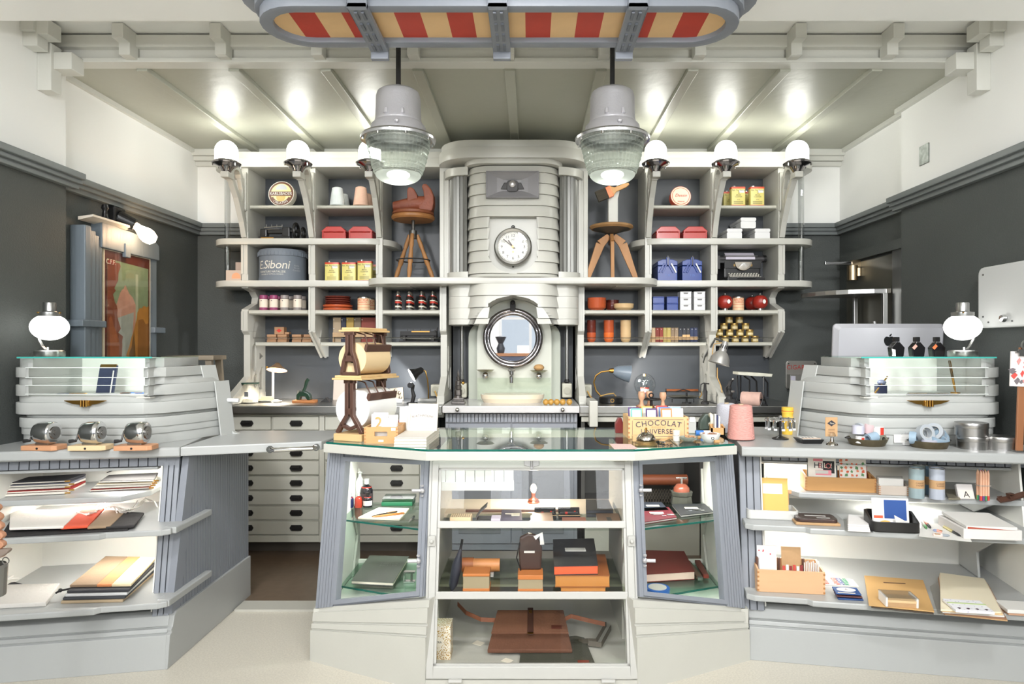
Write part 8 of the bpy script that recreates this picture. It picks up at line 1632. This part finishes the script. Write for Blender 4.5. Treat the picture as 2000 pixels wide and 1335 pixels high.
for k in range(12):
    x, z = random.uniform(-.055, .05), random.uniform(.31, .44); a, b = random.uniform(.008, .02), random.uniform(.008, .018); build(MB().prism([(x-a, z), (x, z-b), (x+a, z+b*.3), (x+.2*a, z+b)], -.0068-.0003*k, -.0062-.0003*k, 'y'), 'print_shape', (M('print_coral', (214, 84, 78), .6), M('print_grey2', (120, 112, 116), .6), M('print_pink2', (226, 150, 146), .6))[k % 3], e, fixn=True)
build(MB().box(-.03, .035, -.016, -.006, .44, .47).torus((.005, -.012, .49), .022, .005, 14, 6, 'y').box(-.045, -.03, -.018, -.008, .455, .462), 'steel_clip', STEEL, e)
def cbox(name, label, px, py, z, w_, h, d, mat, rz=-10.6, group=None, bk=None, slot=False):
    t = thing(name, label, 'box', G(px, py, z)+Vector((0, .0, .0)), R(rz), group); wbox(t, w_/2, d, h, mat, .008, bk=bk); return t
hb = cbox('card_tray', 'long wooden tray with dovetail corners holding greeting cards', 1642, 960, Z1, .33, .07, .13, M('oak_tray', (200, 150, 92), .5, var=.18, vscale=16, stretch=(.15, 1, 1)), bk=.085)
def card(parent, x0, x1, y, h, mat, tilt=-7): return build(MB().box(x0, x1, y, y+.004, .008, h).rot(R(tilt), 'X', (0, y, .008)), 'greeting_card', mat, parent, bevel=.0005)
TL = Matrix.Rotation(R(-7), 4, 'X')
def onc(y, x, z, d=.0005): v = TL @ Vector((0, -d, z-.008)); return Vector((x, v.y+y, v.z+.008))
c = card(hb, -.145, -.012, .025, .165, M('card_cream', (236, 230, 220), .6)); card(hb, -.143, -.0, .05, .172, M('card_dark', (40, 70, 76), .6)); card(hb, -.14, -.005, .075, .17, PAPER)
def onprint(y, x0, x1, z0, z1, col, lay, par): return build(MB().add([onc(y, x0, z0, .0004*lay), onc(y, x1, z0, .0004*lay), onc(y, x1, z1, .0004*lay), onc(y, x0, z1, .0004*lay)], [(0, 1, 2, 3)]), 'card_print', M('cardp_%d_%d_%d' % col, col, .6), par)
onprint(.025, -.12, -.075, .143, .156, (236, 140, 152), 1, c); onprint(.025, -.074, -.02, .085, .145, (30, 28, 30), 1, c); onprint(.025, -.11, -.035, .075, .1, (240, 150, 160), 2, c); onprint(.025, -.112, -.05, .082, .098, (206, 206, 198), 3, c)
def ontext(body, m, size, x, z, par): text(par, body, m, size, onc(.025, x, z, .0016), up=TL @ Vector((0, 0, 1)))
ontext('H', INK, .04, -.104, .122, c); ontext('E', M('hello_pink', (226, 120, 120), .6), .036, -.088, .121, c); ontext('L', INK, .04, -.077, .12, c); ontext('L', CREAM, .036, -.063, .122, c); ontext('O', M('hello_pink', (226, 120, 120), .6), .036, -.049, .12, c); ontext('!', CREAM, .036, -.035, .121, c)
c2 = card(hb, .005, .13, .03, .165, M('card_cream', (236, 230, 220), .6)); card(hb, .015, .14, .055, .16, M('card_red', (190, 50, 44), .6)); card(hb, .01, .135, .045, .16, PAPER)
random.seed(4)
for k in range(22):
    x, z = .015+(k % 5)*.024+random.uniform(-.004, .004), .08+(k//5)*.018+random.uniform(-.003, .003); s_ = random.uniform(.006, .011); a = random.uniform(0, 3)
    build(MB().add([onc(.03, x+s_*cos(a+q)*(1 if q % 2 else .6), z+s_*sin(a+q)*(1 if q % 2 else .6), .0007) for q in (0, 1.57, 3.14, 4.71)], [(0, 1, 2, 3)]), 'card_print', (M('bird_red', (214, 92, 58), .6), M('bird_green', (92, 140, 90), .6), M('bird_orange', (226, 130, 90), .6))[k % 3], c2)
t = cbox('label_box', 'small grey-brown card box with white index cards on the upper shelf', 1746, 967, Z1, .135, .045, .08, M('box_taupe', (190, 178, 166), .6), bk=.06); build(MB().box(-.062, .05, .02, .05, .01, .078), 'index_cards', PAPER, t, bevel=.001); build(MB().box(-.064, .056, .052, .055, .01, .084), 'clear_lid', GL('clear_lid', (236, 236, 236), .05, 1.5, 2), t)
for nm, px, py, h, c_, mk in (('pale green-blue', 1790, 971, .142, (150, 168, 172), 1), ('lilac grey', 1830, 973, .145, (178, 184, 196), 1), ('sage green half hidden', 1797, 962, .142, (158, 172, 164), 0), ('blue half hidden', 1818, 964, .142, (112, 140, 164), 1)):
    t = thing('paper_tube', '%s round card tube with kraft label on the upper shelf' % nm, 'canister', G(px, py, Z1)+Vector((0, .0, 0)), 0, 'card tubes on the upper shelf'); r = .033
    build(MB().lathe([(0, 0), (r, 0), (r, h*.96), (r*.98, h), (r*.9, h), (r*.9, h-.004), (0, h-.004)], 26), 'body', M('tube_%d' % c_[0], c_, .5, var=.12, vscale=60, stretch=(1, 1, .1)), t, smooth=35); build(MB().lathe([(r*1.008, h*.34), (r*1.008, h*.62)], 26), 'kraft_label', KRAFT, t, smooth=True); build(MB().lathe([(r*.98, h-.003), (r*1.01, h-.002), (r*1.01, h+.002), (r*.98, h+.002)], 26), 'rim', STEEL, t, smooth=35)
    text(t, 'CARNET\nPAPIERS', M('card_ink', (120, 90, 70), .6), .011, (0, -r*1.012, h*.48), wrap=r*1.012)
flat('small_tin', 'small flat olive tin with printed lid beside the card tubes', 'tin', [(1852, 976), (1876, 976), (1867, 958), (1843, 957)], Z1, .008, M('tin_olive', (150, 144, 124), .4, .5), bevel=.002)
t = thing('letter_box', 'small clear box with letter A card beside the flat olive tin', 'box', G(1889, 974, Z1)); t.rotation_euler = (R(-25), 0, R(-8)); build(MB().box(-.036, .036, 0, .02, 0, .072), 'box_body', M('box_white_grey', (206, 202, 200), .3), t, bevel=.002); build(MB().box(-.03, .03, -.001, 0, .002, .042), 'cream_card', CREAM, t); text(t, 'A', INK, .042, (0, -.0018, .02))
t = thing('pencil_bundle', 'bundle of coloured pencils tied with string standing on the upper shelf', 'pencils', G(1923, 977, Z1)); pc = [(206, 70, 60), (60, 110, 180), (70, 140, 90), (220, 150, 60), (110, 70, 130), (40, 40, 44)]
n_ = 0
for i in range(4):
    for j in range(4):
        x, y = -.017+i*.0115+(j % 2)*.004, j*.01; p = build(MB().tube([(x, y, 0), (x, y, .125)], .0058, 6).tube([(x, y, .125), (x, y, .138)], [.0058, .002], 6), 'pencil', M('pencil_wood', (220, 172, 142), .5), t); build(MB().tube([(x, y, .0), (x, y, .022)], .006, 6), 'pencil_end', M('pend_%d' % (n_ % 6), pc[n_ % 6], .5), p); build(MB().tube([(x, y, .136), (x, y, .142)], [.0022, .0005], 5), 'pencil_lead', M('pend_%d' % (n_ % 6), pc[n_ % 6], .5), p); n_ += 1
build(MB().prism(rrect(-.025, .029, -.008, .038, .008), .068, .071), 'string', M('string_striped', (170, 160, 150), .8), t)
t = thing('leather_strap', 'dark brown leather watch strap lying at the end of the upper shelf', 'strap', G(1950, 980, Z1)); build(MB().strip([(0, 0, .008), (.06, .01, .014), (.14, .03, .03), (.2, .04, .034)], .03, .012, (0, 1, .4)), 'strap_body', M('strap_brown', (84, 56, 44), .5), t, bevel=.003); build(MB().strip([(.05, .0, .02), (.05, .01, .035), (.08, .02, .035)], .025, .005, (0, 1, 0)).tube([(.01, .02, .02), (.05, .05, .016)], .003, 5), 'loop', M('strap_brown', (84, 56, 44), .5), t)
t = thing('card_dish', 'pale grey rounded tray holding notebook and wooden house shapes', 'tray', G(1510, 1015, Z2), R(-9)); mb = MB(); o = rrect(-.12, .12, -.0, .14, .02); i_ = rrect(-.113, .113, .007, .133, .016); n = len(o)
vs = [(x, y, z) for z in (0, .045) for pl in (o, i_) for x, y in pl]; fs = []
for i in range(n): j = (i+1) % n; fs += [(i, j, 2*n+j, 2*n+i), (n+i, 3*n+i, 3*n+j, n+j), (2*n+i, 2*n+j, 3*n+j, 3*n+i)]
mb.add(vs, fs).prism(o, 0, .004); build(mb, 'tray_body', M('tray_grey', (206, 206, 202), .4), t, smooth=40, fixn=True)
t = thing('notebook', 'yellow notebook with blank white label standing in the grey tray', 'notebook', G(1515, 1009, Z2)+Vector((0, .03, .006)), R(-9)); t.rotation_euler.x = R(-9); build(MB().box(-.073, .073, 0, .006, 0, .178), 'yellow_cover', M('cover_yellow', (222, 182, 98), .55), t, bevel=.001); build(MB().box(-.048, .046, -.001, 0, .1, .15), 'white_label', PAPER, t); build(MB().box(-.085, .06, .007, .012, 0, .17), 'pages', PAPER, t)
HW = M('house_wood', (212, 166, 126), .5, var=.15, vscale=20, stretch=(.15, 1, 1))
t = thing('house_board', 'wooden house shaped board behind the yellow notebook', 'board', G(1512, 1009, Z2)+Vector((0, .075, .006)), R(-9)); build(MB().prism([(-.098, 0), (-.098, .095), (-.112, .095), (-.112, .115), (.112, .115), (.112, .095), (.098, .095), (.098, 0)], 0, .012, 'y'), 'board_body', HW, t, bevel=.002, fixn=True)
t = thing('wallet', 'dark brown zipped wallet in clear sleeve on a kraft base', 'wallet', G(1598, 1026, Z2), R(-9)); build(MB().box(-.1, .1, 0, .12, 0, .012), 'kraft_base', KRAFT, t, bevel=.002); build(MB().prism(rrect(-.092, .092, .005, .115, .02), .012, .03), 'wallet_body', M('wallet_brown', (70, 50, 44), .4), t, bevel=.004); build(MB().box(-.045, .05, .06, .075, .03, .031).box(.0, .06, .025, .035, .03, .031), 'paper_label', PAPER, t); build(MB().box(-.11, .11, -.006, .125, .0305, .0315), 'clear_sleeve', GL('sleeve', (250, 250, 250), .05, 1.4, .8), t)
for k in range(4): b_ = flat('envelope', 'white envelope, %s of the small stack between wallet and black tray' % ('lowest', 'second', 'third', 'topmost')[k], 'envelope', [(1656, 1037-k), (1700-k, 1039-k), (1694, 1017), (1654+k, 1014)], Z2, .006, M('envelope_%d' % (k % 2), ((226, 222, 220), (236, 234, 232))[k % 2], .65), 'white envelopes', bevel=.001); b_.location.z += k*.0065
flat('clear_bag', 'clear cellophane bag under the stacked envelopes', 'bag', [(1650, 1036), (1706, 1040), (1697, 1016), (1647, 1013)], Z2, .001, GL('cello', (246, 246, 246), .1, 1.5, 2.5), bevel=0)
t = thing('letter_tray', 'black moulded tray with postcards standing in it', 'tray', G(1752, 1040, Z2), R(-9)); o = rrect(-.105, .105, 0, .14, .03); i_ = rrect(-.094, .094, .01, .13, .022); n = len(o); mb = MB(); vs = [(x, y, (.045 if y < .08 else .075) if z else 0) for z in (0, 1) for pl in (o, i_) for x, y in pl]; fs = []
for i in range(n): j = (i+1) % n; fs += [(i, j, 2*n+j, 2*n+i), (n+i, 3*n+i, 3*n+j, n+j), (2*n+i, 2*n+j, 3*n+j, 3*n+i)]
mb.add(vs, fs).prism(o, 0, .004); build(mb, 'tray_body', M('tray_black', (34, 33, 33), .35), t, smooth=40, fixn=True)
PC = M('postcard_white', (236, 234, 230), .5)
for nm, x0, x1, y, h, tl in (('postcard', -.075, .085, .085, .135, -8), ('postcard', -.085, .02, .03, .055, -20)):
    q = t.location; pt_ = thing('postcard', 'white postcard with %s standing in the black tray' % ('large blue square' if y > .05 else 'yellow half disc'), 'postcard', q, R(-9)); build(MB().box(x0, x1, y, y+.003, .005, h).rot(R(tl), 'X', (0, y, .005)), 'card', PC, pt_)
    m_ = Matrix.Translation((0, y, .005)) @ Matrix.Rotation(R(tl), 4, 'X')
    def sq(a, b, c_, d, col, k=1): build(MB().add([m_ @ Vector((xx, -.0005*k, zz)) for xx, zz in ((a, c_), (b, c_), (b, d), (a, d))], [(0, 1, 2, 3)]), 'card_print', M('pc_%d_%d_%d' % col, col, .5), pt_)
    if y > .05: sq(-.022, .075, .03, .122, (34, 76, 146)); sq(-.068, -.028, .03, .05, (232, 96, 60))
    else: build(MB().add([m_ @ Vector((.0-.035+.035*cos(R(a)), -.0006, .012+.03*sin(R(a)))) for a in range(0, 181, 15)], [tuple(range(13))]), 'card_print', M('pc_yellow', (224, 172, 76), .5), pt_)
t = thing('paper_slip', 'white folded paper triangle lying in the black tray', 'paper', G(1752, 1040, Z2), R(-9)); build(MB().prism([(-.0, .0), (.075, .0), (-.01, .045)], .02, .022, 'y').move(.005, 0, .03), 'folded_paper', PAPER, t, fixn=True)
flat('paper_sheet', 'white paper sheet lying under the pens on the middle shelf', 'paper', [(1795, 1047), (1898, 1058), (1884, 1026), (1800, 1020)], Z2, .001, PAPER, bevel=0)
PZ2 = Vector((0, 0, .006))
pen('marker_pen', 'orange and black marker pen lying nearest the black tray', 'pen', G(1818, 1033, Z2)+PZ2, G(1805, 1019, Z2)+PZ2, .006, (M('pen_dark', (46, 46, 52), .4), M('pen_coral', (226, 110, 80), .4))); pen('marker_pen', 'green and white marker pen lying beside the orange marker', 'pen', G(1810, 1034, Z2)+PZ2, G(1801, 1021, Z2)+PZ2, .006, (M('pen_green', (76, 160, 84), .4), PAPER)); pen('fountain_pen', 'black and yellow fountain pen lying on the paper sheet', 'pen', G(1877, 1049, Z2)+PZ2, G(1843, 1030, Z2)+PZ2, .006, (BLACK, M('pen_yellow', (216, 202, 130), .35)))
pen('eraser_pen', 'pink and grey eraser stick lying on the paper sheet', 'eraser', G(1855, 1048, Z2)+PZ2, G(1822, 1046, Z2)+PZ2, .007, (M('eraser_grey', (150, 156, 162), .5), M('eraser_pink', (228, 206, 196), .5))); pen('eraser_pen', 'blue ended eraser stick lying behind the pink and grey one', 'eraser', G(1822, 1037, Z2)+PZ2, G(1840, 1040, Z2)+PZ2, .006, (M('eraser_blue', (150, 160, 190), .5), M('eraser_coral', (226, 160, 140), .5)))
t = thing('book_slipcase', 'white boxed book with red inner edge at the end of the middle shelf', 'book', G(1938, 1054, Z2), R(-8)); build(MB().box(-.115, .12, 0, .24, 0, .045), 'slipcase', M('slipcase', (222, 218, 214), .5), t, bevel=.002); build(MB().box(-.105, .1, .0, .23, .045, .058).rot(R(2), 'X'), 'white_cover', PAPER, t, bevel=.001); build(MB().prism([(-.1, .0455), (.09, .0455), (-.1, .054)], -.002, 0, 'y'), 'red_edge', M('edge_rust', (176, 84, 64), .6), t, fixn=True)
sb = cbox('sticker_box', 'light wooden dovetailed box of wrapped cards on the lower shelf', 1545, 1158, Z3, .305, .105, .15, M('beech_pale', (222, 178, 136), .5, var=.12, vscale=14, stretch=(.15, 1, 1)), rz=-8, bk=.12)
def scard(x0, x1, y, h, m_, nm='wrapped_card', tl=-9): return build(MB().box(x0, x1, y, y+.004, .01, h).rot(R(tl), 'X', (0, y, .01)), nm, m_, sb)
scard(-.14, -.05, .05, .2, M('dotted_card', (230, 222, 222), .6, dots=((196, 80, 84), 52, .22))); scard(-.135, -.055, .03, .15, PAPER); scard(-.025, .065, .06, .195, KRAFT);
for k in range(9): scard(.07+k*.008-.002, .072+k*.008, .03, .135+(k % 3)*.004, PAPER, 'divider_card', -4)
for k in range(6): scard(-.03+k*.016, -.018+k*.016, .02, .118+(k % 2)*.005, (M('rp1', (196, 70, 60), .6), PAPER, M('rp2', (140, 44, 44), .6))[k % 3], 'sticker_roll')
for x in (-.148, -.045, .066): build(MB().box(x, x+.01, .06, .075, .01, .145), 'wood_divider', M('wood_dark_strip', (92, 60, 46), .5), sb)
t = thing('sticker_set', 'clear packed sheet of six coloured letter sets beside the wooden box', 'stickers', G(1640, 1143, Z3), R(-10));
for k, c_ in enumerate(((226, 120, 110), (232, 230, 226), (226, 206, 130), (110, 116, 150), (96, 150, 120), (236, 236, 232))): build(MB().box(-.07+k*.024, -.048+k*.024, 0, .085, .004, .008), 'letter_strip', M('strip_%d' % c_[0], c_, .6, dots=((250, 250, 248), 90, .3)), t)
build(MB().box(-.075, .085, -.006, .095, 0, .004), 'backing', M('backing_card', (222, 218, 212), .6), t)
for k in range(3):
    t = thing('name_tag', 'blue luggage tag with white oval, %s of three piled tags' % ('lowest', 'middle', 'topmost')[k], 'tag', G(1658+4-k*2, 1172, Z3), R(-9), 'piled blue tags'); t.location.z += k*.012; t.rotation_euler.x = R(6); build(MB().box(-.055, .055, 0, .07, 0, .006), 'tag_body', (M('tag_navy', (36, 74, 132), .5), M('tag_wine', (92, 52, 52), .5), M('tag_navy', (36, 74, 132), .5))[k], t, bevel=.002)
    if k == 2: build(MB().lathe([(0, 0), (1, 0), (1, .0008), (0, .0008)], 28).xf(Matrix.Translation((0, .042, .006)) @ Matrix.Diagonal((.042, .02, 1, 1))), 'white_oval', PAPER, t); text(t, 'A', INK, .02, (0, .042, .0073), up=(0, 1, 0)); build(MB().box(-.045, .03, .006, .012, .006, .007), 'name_strip', CREAM, t)
pf_ = flat('portfolio', 'large kraft carrying portfolio with slot handle on the lower shelf', 'folder', [(1697, 1185), (1825, 1198), (1803, 1136), (1688, 1127)], Z3, .006, M('kraft_folder', (200, 160, 104), .65)); pf_b = flat('portfolio', 'dark backing folder lying under the kraft portfolio', 'folder', [(1702, 1187), (1824, 1200), (1803, 1140), (1692, 1131)], Z3, .004, M('folder_dark', (70, 62, 54), .6)); pf_.location.z += .0045
q = G(1747, 1138, Z3+.0108)-pf_.location; build(MB().prism(rrect(-.05, .05, -.006, .006, .005), 0, .0006).rot(R(-9), 'Z').move(*q), 'slot_handle', M('slot_dark', (96, 66, 44), .7), pf_)
t = thing('memo_box', 'clear box of kraft memo sheets lying on the portfolio', 'box', G(1762, 1186, Z3+.0105), R(-9)); build(MB().box(-.06, .06, 0, .08, 0, .02), 'kraft_sheets', KRAFT, t); build(MB().box(-.06, .06, -.001, .08, .02, .03), 'top_sheets', M('sheet_tan', (222, 190, 144), .6), t);
for s in (-1, 1): build(MB().box(s*.063-.005, s*.063+.005, -.002, .09, 0, .042), 'box_side', M('milky_clear', (224, 222, 218), .3), t, bevel=.002)
build(MB().box(-.068, .068, -.003, .095, .04, .043), 'clear_lid', GL('clear_lid', (236, 236, 236), .05, 1.5, 2), t)
for k in range(5): b_ = flat('wrapping_sheet', '%s sheet of wrapping paper, %s of the pile on the lower shelf' % (('kraft', 'brown', 'white', 'tan', 'cream')[k], ('lowest', 'second', 'middle', 'fourth', 'topmost')[k]), 'paper', [(1845-k*2, 1200+k), (1968-k*3, 1213-k), (1930-k*2, 1142), (1832+k, 1130)], Z3, .006, (KRAFT, M('sheet_brown', (150, 110, 84), .7), PAPER, M('sheet_tan', (222, 190, 144), .6), M('sheet_cream', (232, 222, 196), .7))[k], 'piled wrapping sheets', bevel=0); b_.location.z += k*.0065
t = thing('napkin_pack', 'pack of patterned napkins with green band lying on the paper pile', 'napkins', G(1905, 1198, Z3+.034), R(-10)); build(MB().box(-.075, .075, 0, .13, 0, .012), 'folded_pack', M('napkin', (236, 236, 240), .7, dots=((190, 186, 206), 60, .2)), t, bevel=.003); build(MB().box(-.076, .076, .075, .087, .012, .0135), 'green_band', M('band_green', (190, 206, 150), .6), t)
for k in range(4): build(MB().prism([(-.055+k*.035, .012), (-.045+k*.035, .022), (-.05+k*.035, .03), (-.06+k*.035, .024)], .012, .0128), 'dark_motif', M('motif_plum', (70, 48, 62), .6), t)
flat('cello_bag', 'clear cellophane sleeves lying beside the paper pile', 'bag', [(1832, 1200), (1846, 1202), (1832, 1136), (1816, 1146)], Z3, .004, GL('cello', (246, 246, 246), .1, 1.5, 2.5), bevel=0)
t = thing('tissue_pack', 'white tissue pack on tan base at the end of the lower shelf', 'paper', G(1995, 1202, Z3), R(-10)); build(MB().box(-.05, .1, 0, .11, 0, .008), 'tan_base', M('base_tan', (190, 150, 122), .6), t); build(MB().box(-.054, .1, .0, .115, .008, .024), 'tissue', PAPER, t, bevel=.003)
def pouch(i, n, pts, z, col, lb_, th=.016):
    b_ = flat('zip_pouch', lb_, 'pouch', pts, z, th*.9, M('pouch_%d_%d_%d' % col, col, .8), 'zipped pouches', bevel=.004); b_.location.z += i*th; P_ = [G(px, py, z) for px, py in pts]; c = sum(P_, Vector())/len(P_)
    a, b = P_[0]-c, P_[1]-c; build(MB().strip([a+Vector((0, -.003, th*.45)), b+Vector((0, -.003, th*.45))], .005, .004, (0, 0, 1)), 'zip', M('zip_pale', (224, 218, 206), .5), b_); build(MB().strip([b+Vector((0, -.006, th*.45)), b+Vector((.02, .005, th*.4))], .007, .003, (0, 0, 1)), 'zip_pull', BRASS, b_)
    return b_
for i, (c_, n) in enumerate((((232, 226, 216), 'white'), ((152, 44, 40), 'red lined'), ((226, 222, 214), 'white'), ((122, 122, 132), 'grey striped'), ((66, 66, 72), 'charcoal'))): pouch(i, 5, [(-30, 972-i), (128+(i % 2)*8, 964-i), (168, 946), (20, 955)], Z1, c_, '%s canvas zip pouch, %s of the pile nearest the paper leaves' % (n, ('lowest', 'second', 'middle', 'fourth', 'topmost')[i]), .012)
for i, (c_, n) in enumerate((((150, 46, 40), 'red lined'), ((230, 226, 218), 'white'), ((206, 190, 160), 'sand'), ((40, 38, 38), 'black'))): pouch(i, 4, [(176+i*6, 960-i), (292+i*3, 954), (306+i, 939), (200+i*4, 944)], Z1, c_, '%s canvas zip pouch, %s of the pile nearest the slatted pilaster' % (n, ('lowest', 'second', 'third', 'topmost')[i]), .012)
one('zip_tail', 'black zip tail curling up from the topmost black pouch', 'cord', MB().strip([(0, 0, 0), (.03, 0, .012), (.055, 0, .02), (.07, 0, .035)], .012, .004, (0, 1, 0)), BLACKM, G(205, 942, Z1)+Vector((0, .02, .05)))
def sack(pts, z, col, lb_, lift, th=.012):
    b_ = flat('drawstring_bag', lb_, 'bag', pts, z, th, M('sack_%d_%d_%d' % col, col, .85, bump=.3, bscale=50), 'drawstring bags', bevel=.005); b_.location.z += lift; return b_
sack([(0, 1050), (250, 1036), (270, 1012), (20, 1018)], Z2, (44, 42, 42), 'black drawstring bag at the bottom of the row on the middle shelf', 0, .008)
sack([(206, 1037), (262, 1034), (282, 1008), (240, 1006)], Z2, (50, 48, 48), 'black drawstring bag nearest the slatted pilaster', .0085); sack([(170, 1039), (216, 1036), (246, 1006), (205, 1004)], Z2, (156, 132, 106), 'sand brown drawstring bag between the black and the orange bags', .012)
sack([(118, 1041), (172, 1038), (204, 1002), (140, 1000)], Z2, (226, 92, 62), 'orange drawstring bag in the middle of the cloth row', .016); sack([(18, 1044), (124, 1041), (160, 1006), (20, 1008)], Z2, (232, 228, 220), 'white drawstring bag nearest the paper leaves', .02)
random.seed(12)
co = MB()
for k in range(9):
    x, y = 150+k*13, 1026-k*1.5; pts = []
    for q in range(7): v = G(x+q*9+random.uniform(-4, 4), y-12+10*sin(q*.9+k)-q*1.2, Z2); pts.append(v+Vector((0, 0, .034+.012*sin(q*1.3+k))))
    co.tube(pts, .0032, 6)
one('cord_tangle', 'white cotton drawstring cords tangled over the orange and black bags', 'cord', co, M('cotton_cord', (236, 232, 224), .8), kind='stuff')
for i, (c_, n) in enumerate((((170, 150, 122), 'sand'), ((60, 62, 66), 'charcoal'), ((200, 200, 200), 'grey'), ((52, 52, 56), 'black'))):
    b_ = flat('cloth_pouch', '%s cloth pouch, %s of the pile under the striped pouch' % (n, ('lowest', 'second', 'third', 'fourth')[i]), 'pouch', [(118+i*4, 1179-i), (240+i*4, 1176-i), (306, 1118), (205+i, 1114)], Z3, .013, M('clothp_%d' % c_[0], c_, .85), 'piled cloth pouches', bevel=.005); b_.location.z += i*.0135
P_ = [G(*q, Z3) for q in ((136, 1170), (256, 1168), (306, 1112), (206, 1110))]; c = sum(P_, Vector())/4; t = thing('striped_pouch', 'topmost cloth pouch with brown, orange and cream bands', 'pouch', c+Vector((0, 0, .0545)), 0)
for f0, f1, c_ in ((0, .44, (148, 124, 100)), (.44, .68, (218, 142, 92)), (.68, 1, (230, 212, 174))):
    q = [P_[0].lerp(P_[1], f0)-c, P_[0].lerp(P_[1], f1)-c, P_[3].lerp(P_[2], f1)-c, P_[3].lerp(P_[2], f0)-c]; build(MB().prism([(v.x, v.y) for v in q], 0, .012), 'cloth_band', M('band_%d' % c_[0], c_, .85, bump=.3, bscale=60), t, bevel=.002, fixn=True)
sack([(-30, 1190), (90, 1184), (117, 1146), (-10, 1149)], Z3, (206, 202, 196), 'pale grey drawstring bag at the front of the lower cloth shelf', .0, .02); sack([(10, 1160), (66, 1150), (30, 1140), (10, 1142)], Z3, (44, 44, 48), 'black cloth bag corner behind the pale grey drawstring bag', .0, .012)
one('cord_loop', 'white drawstring loop of the pale grey bag', 'cord', MB().tube([(0, 0, 0), (.02, .02, .03), (.05, .01, .035), (.03, -.02, .02), (.06, -.01, .03), (.07, .02, .02)], .004, 6), M('cotton_cord', (236, 232, 224), .8), G(2, 1148, Z3)+Vector((0, 0, .02)))
t = thing('black_cord_end', 'black knotted cord hanging out of the piled cloth pouches', 'cord', G(118, 1170, Z3)); build(MB().tube([(-.02, 0, .03), (.0, 0, .04), (.02, .01, .042), (.04, .02, .045)], .005, 6).ball((0, 0, .042), .009, 8), 'knot', BLACKM, t)
lf_ = thing('paper_leaf_stand', 'wire stand of overlapping brown leather leaves in front of the cloth counter', 'display stand', (PX(-22, 2.35), 2.35, 0))
LC = M('leaf_tan', (176, 128, 100), .6); zt = PZ(1075, 2.35)
for k in range(7):
    z = PZ(1085-k*16, 2.35); sx = (.135, .11, .105, .1, .092, .085, .075)[k]
    o = [(sx*cos(R(a))-.02, (.03 if k else .02)*sin(R(a))+(.012*cos(R(a))**2)) for a in range(0, 360, 20)]
    build(MB().prism(o, -.05+.004*k, -.03+.004*k, 'y').rot(R(14 if k else -12), 'Y').move(0, 0, z), 'leather_leaf', (M('leaf_grey', (130, 116, 106), .6) if k == 0 else LC), lf_, bevel=.004, fixn=True)
build(MB().tube([(-.05, .02, 0), (-.05, .02, zt+.2)], .008, 8).torus((.06, 0, zt-.035), .012, .002, 12, 5, 'y').lathe([(.05, zt-.16), (.055, zt-.06), (.05, zt-.05)], 18).lathe([(0, 0), (.13, 0), (.13, .012), (0, .014)], 20), 'wire_stand', M('stand_grey', (140, 138, 134), .4, .6), lf_)
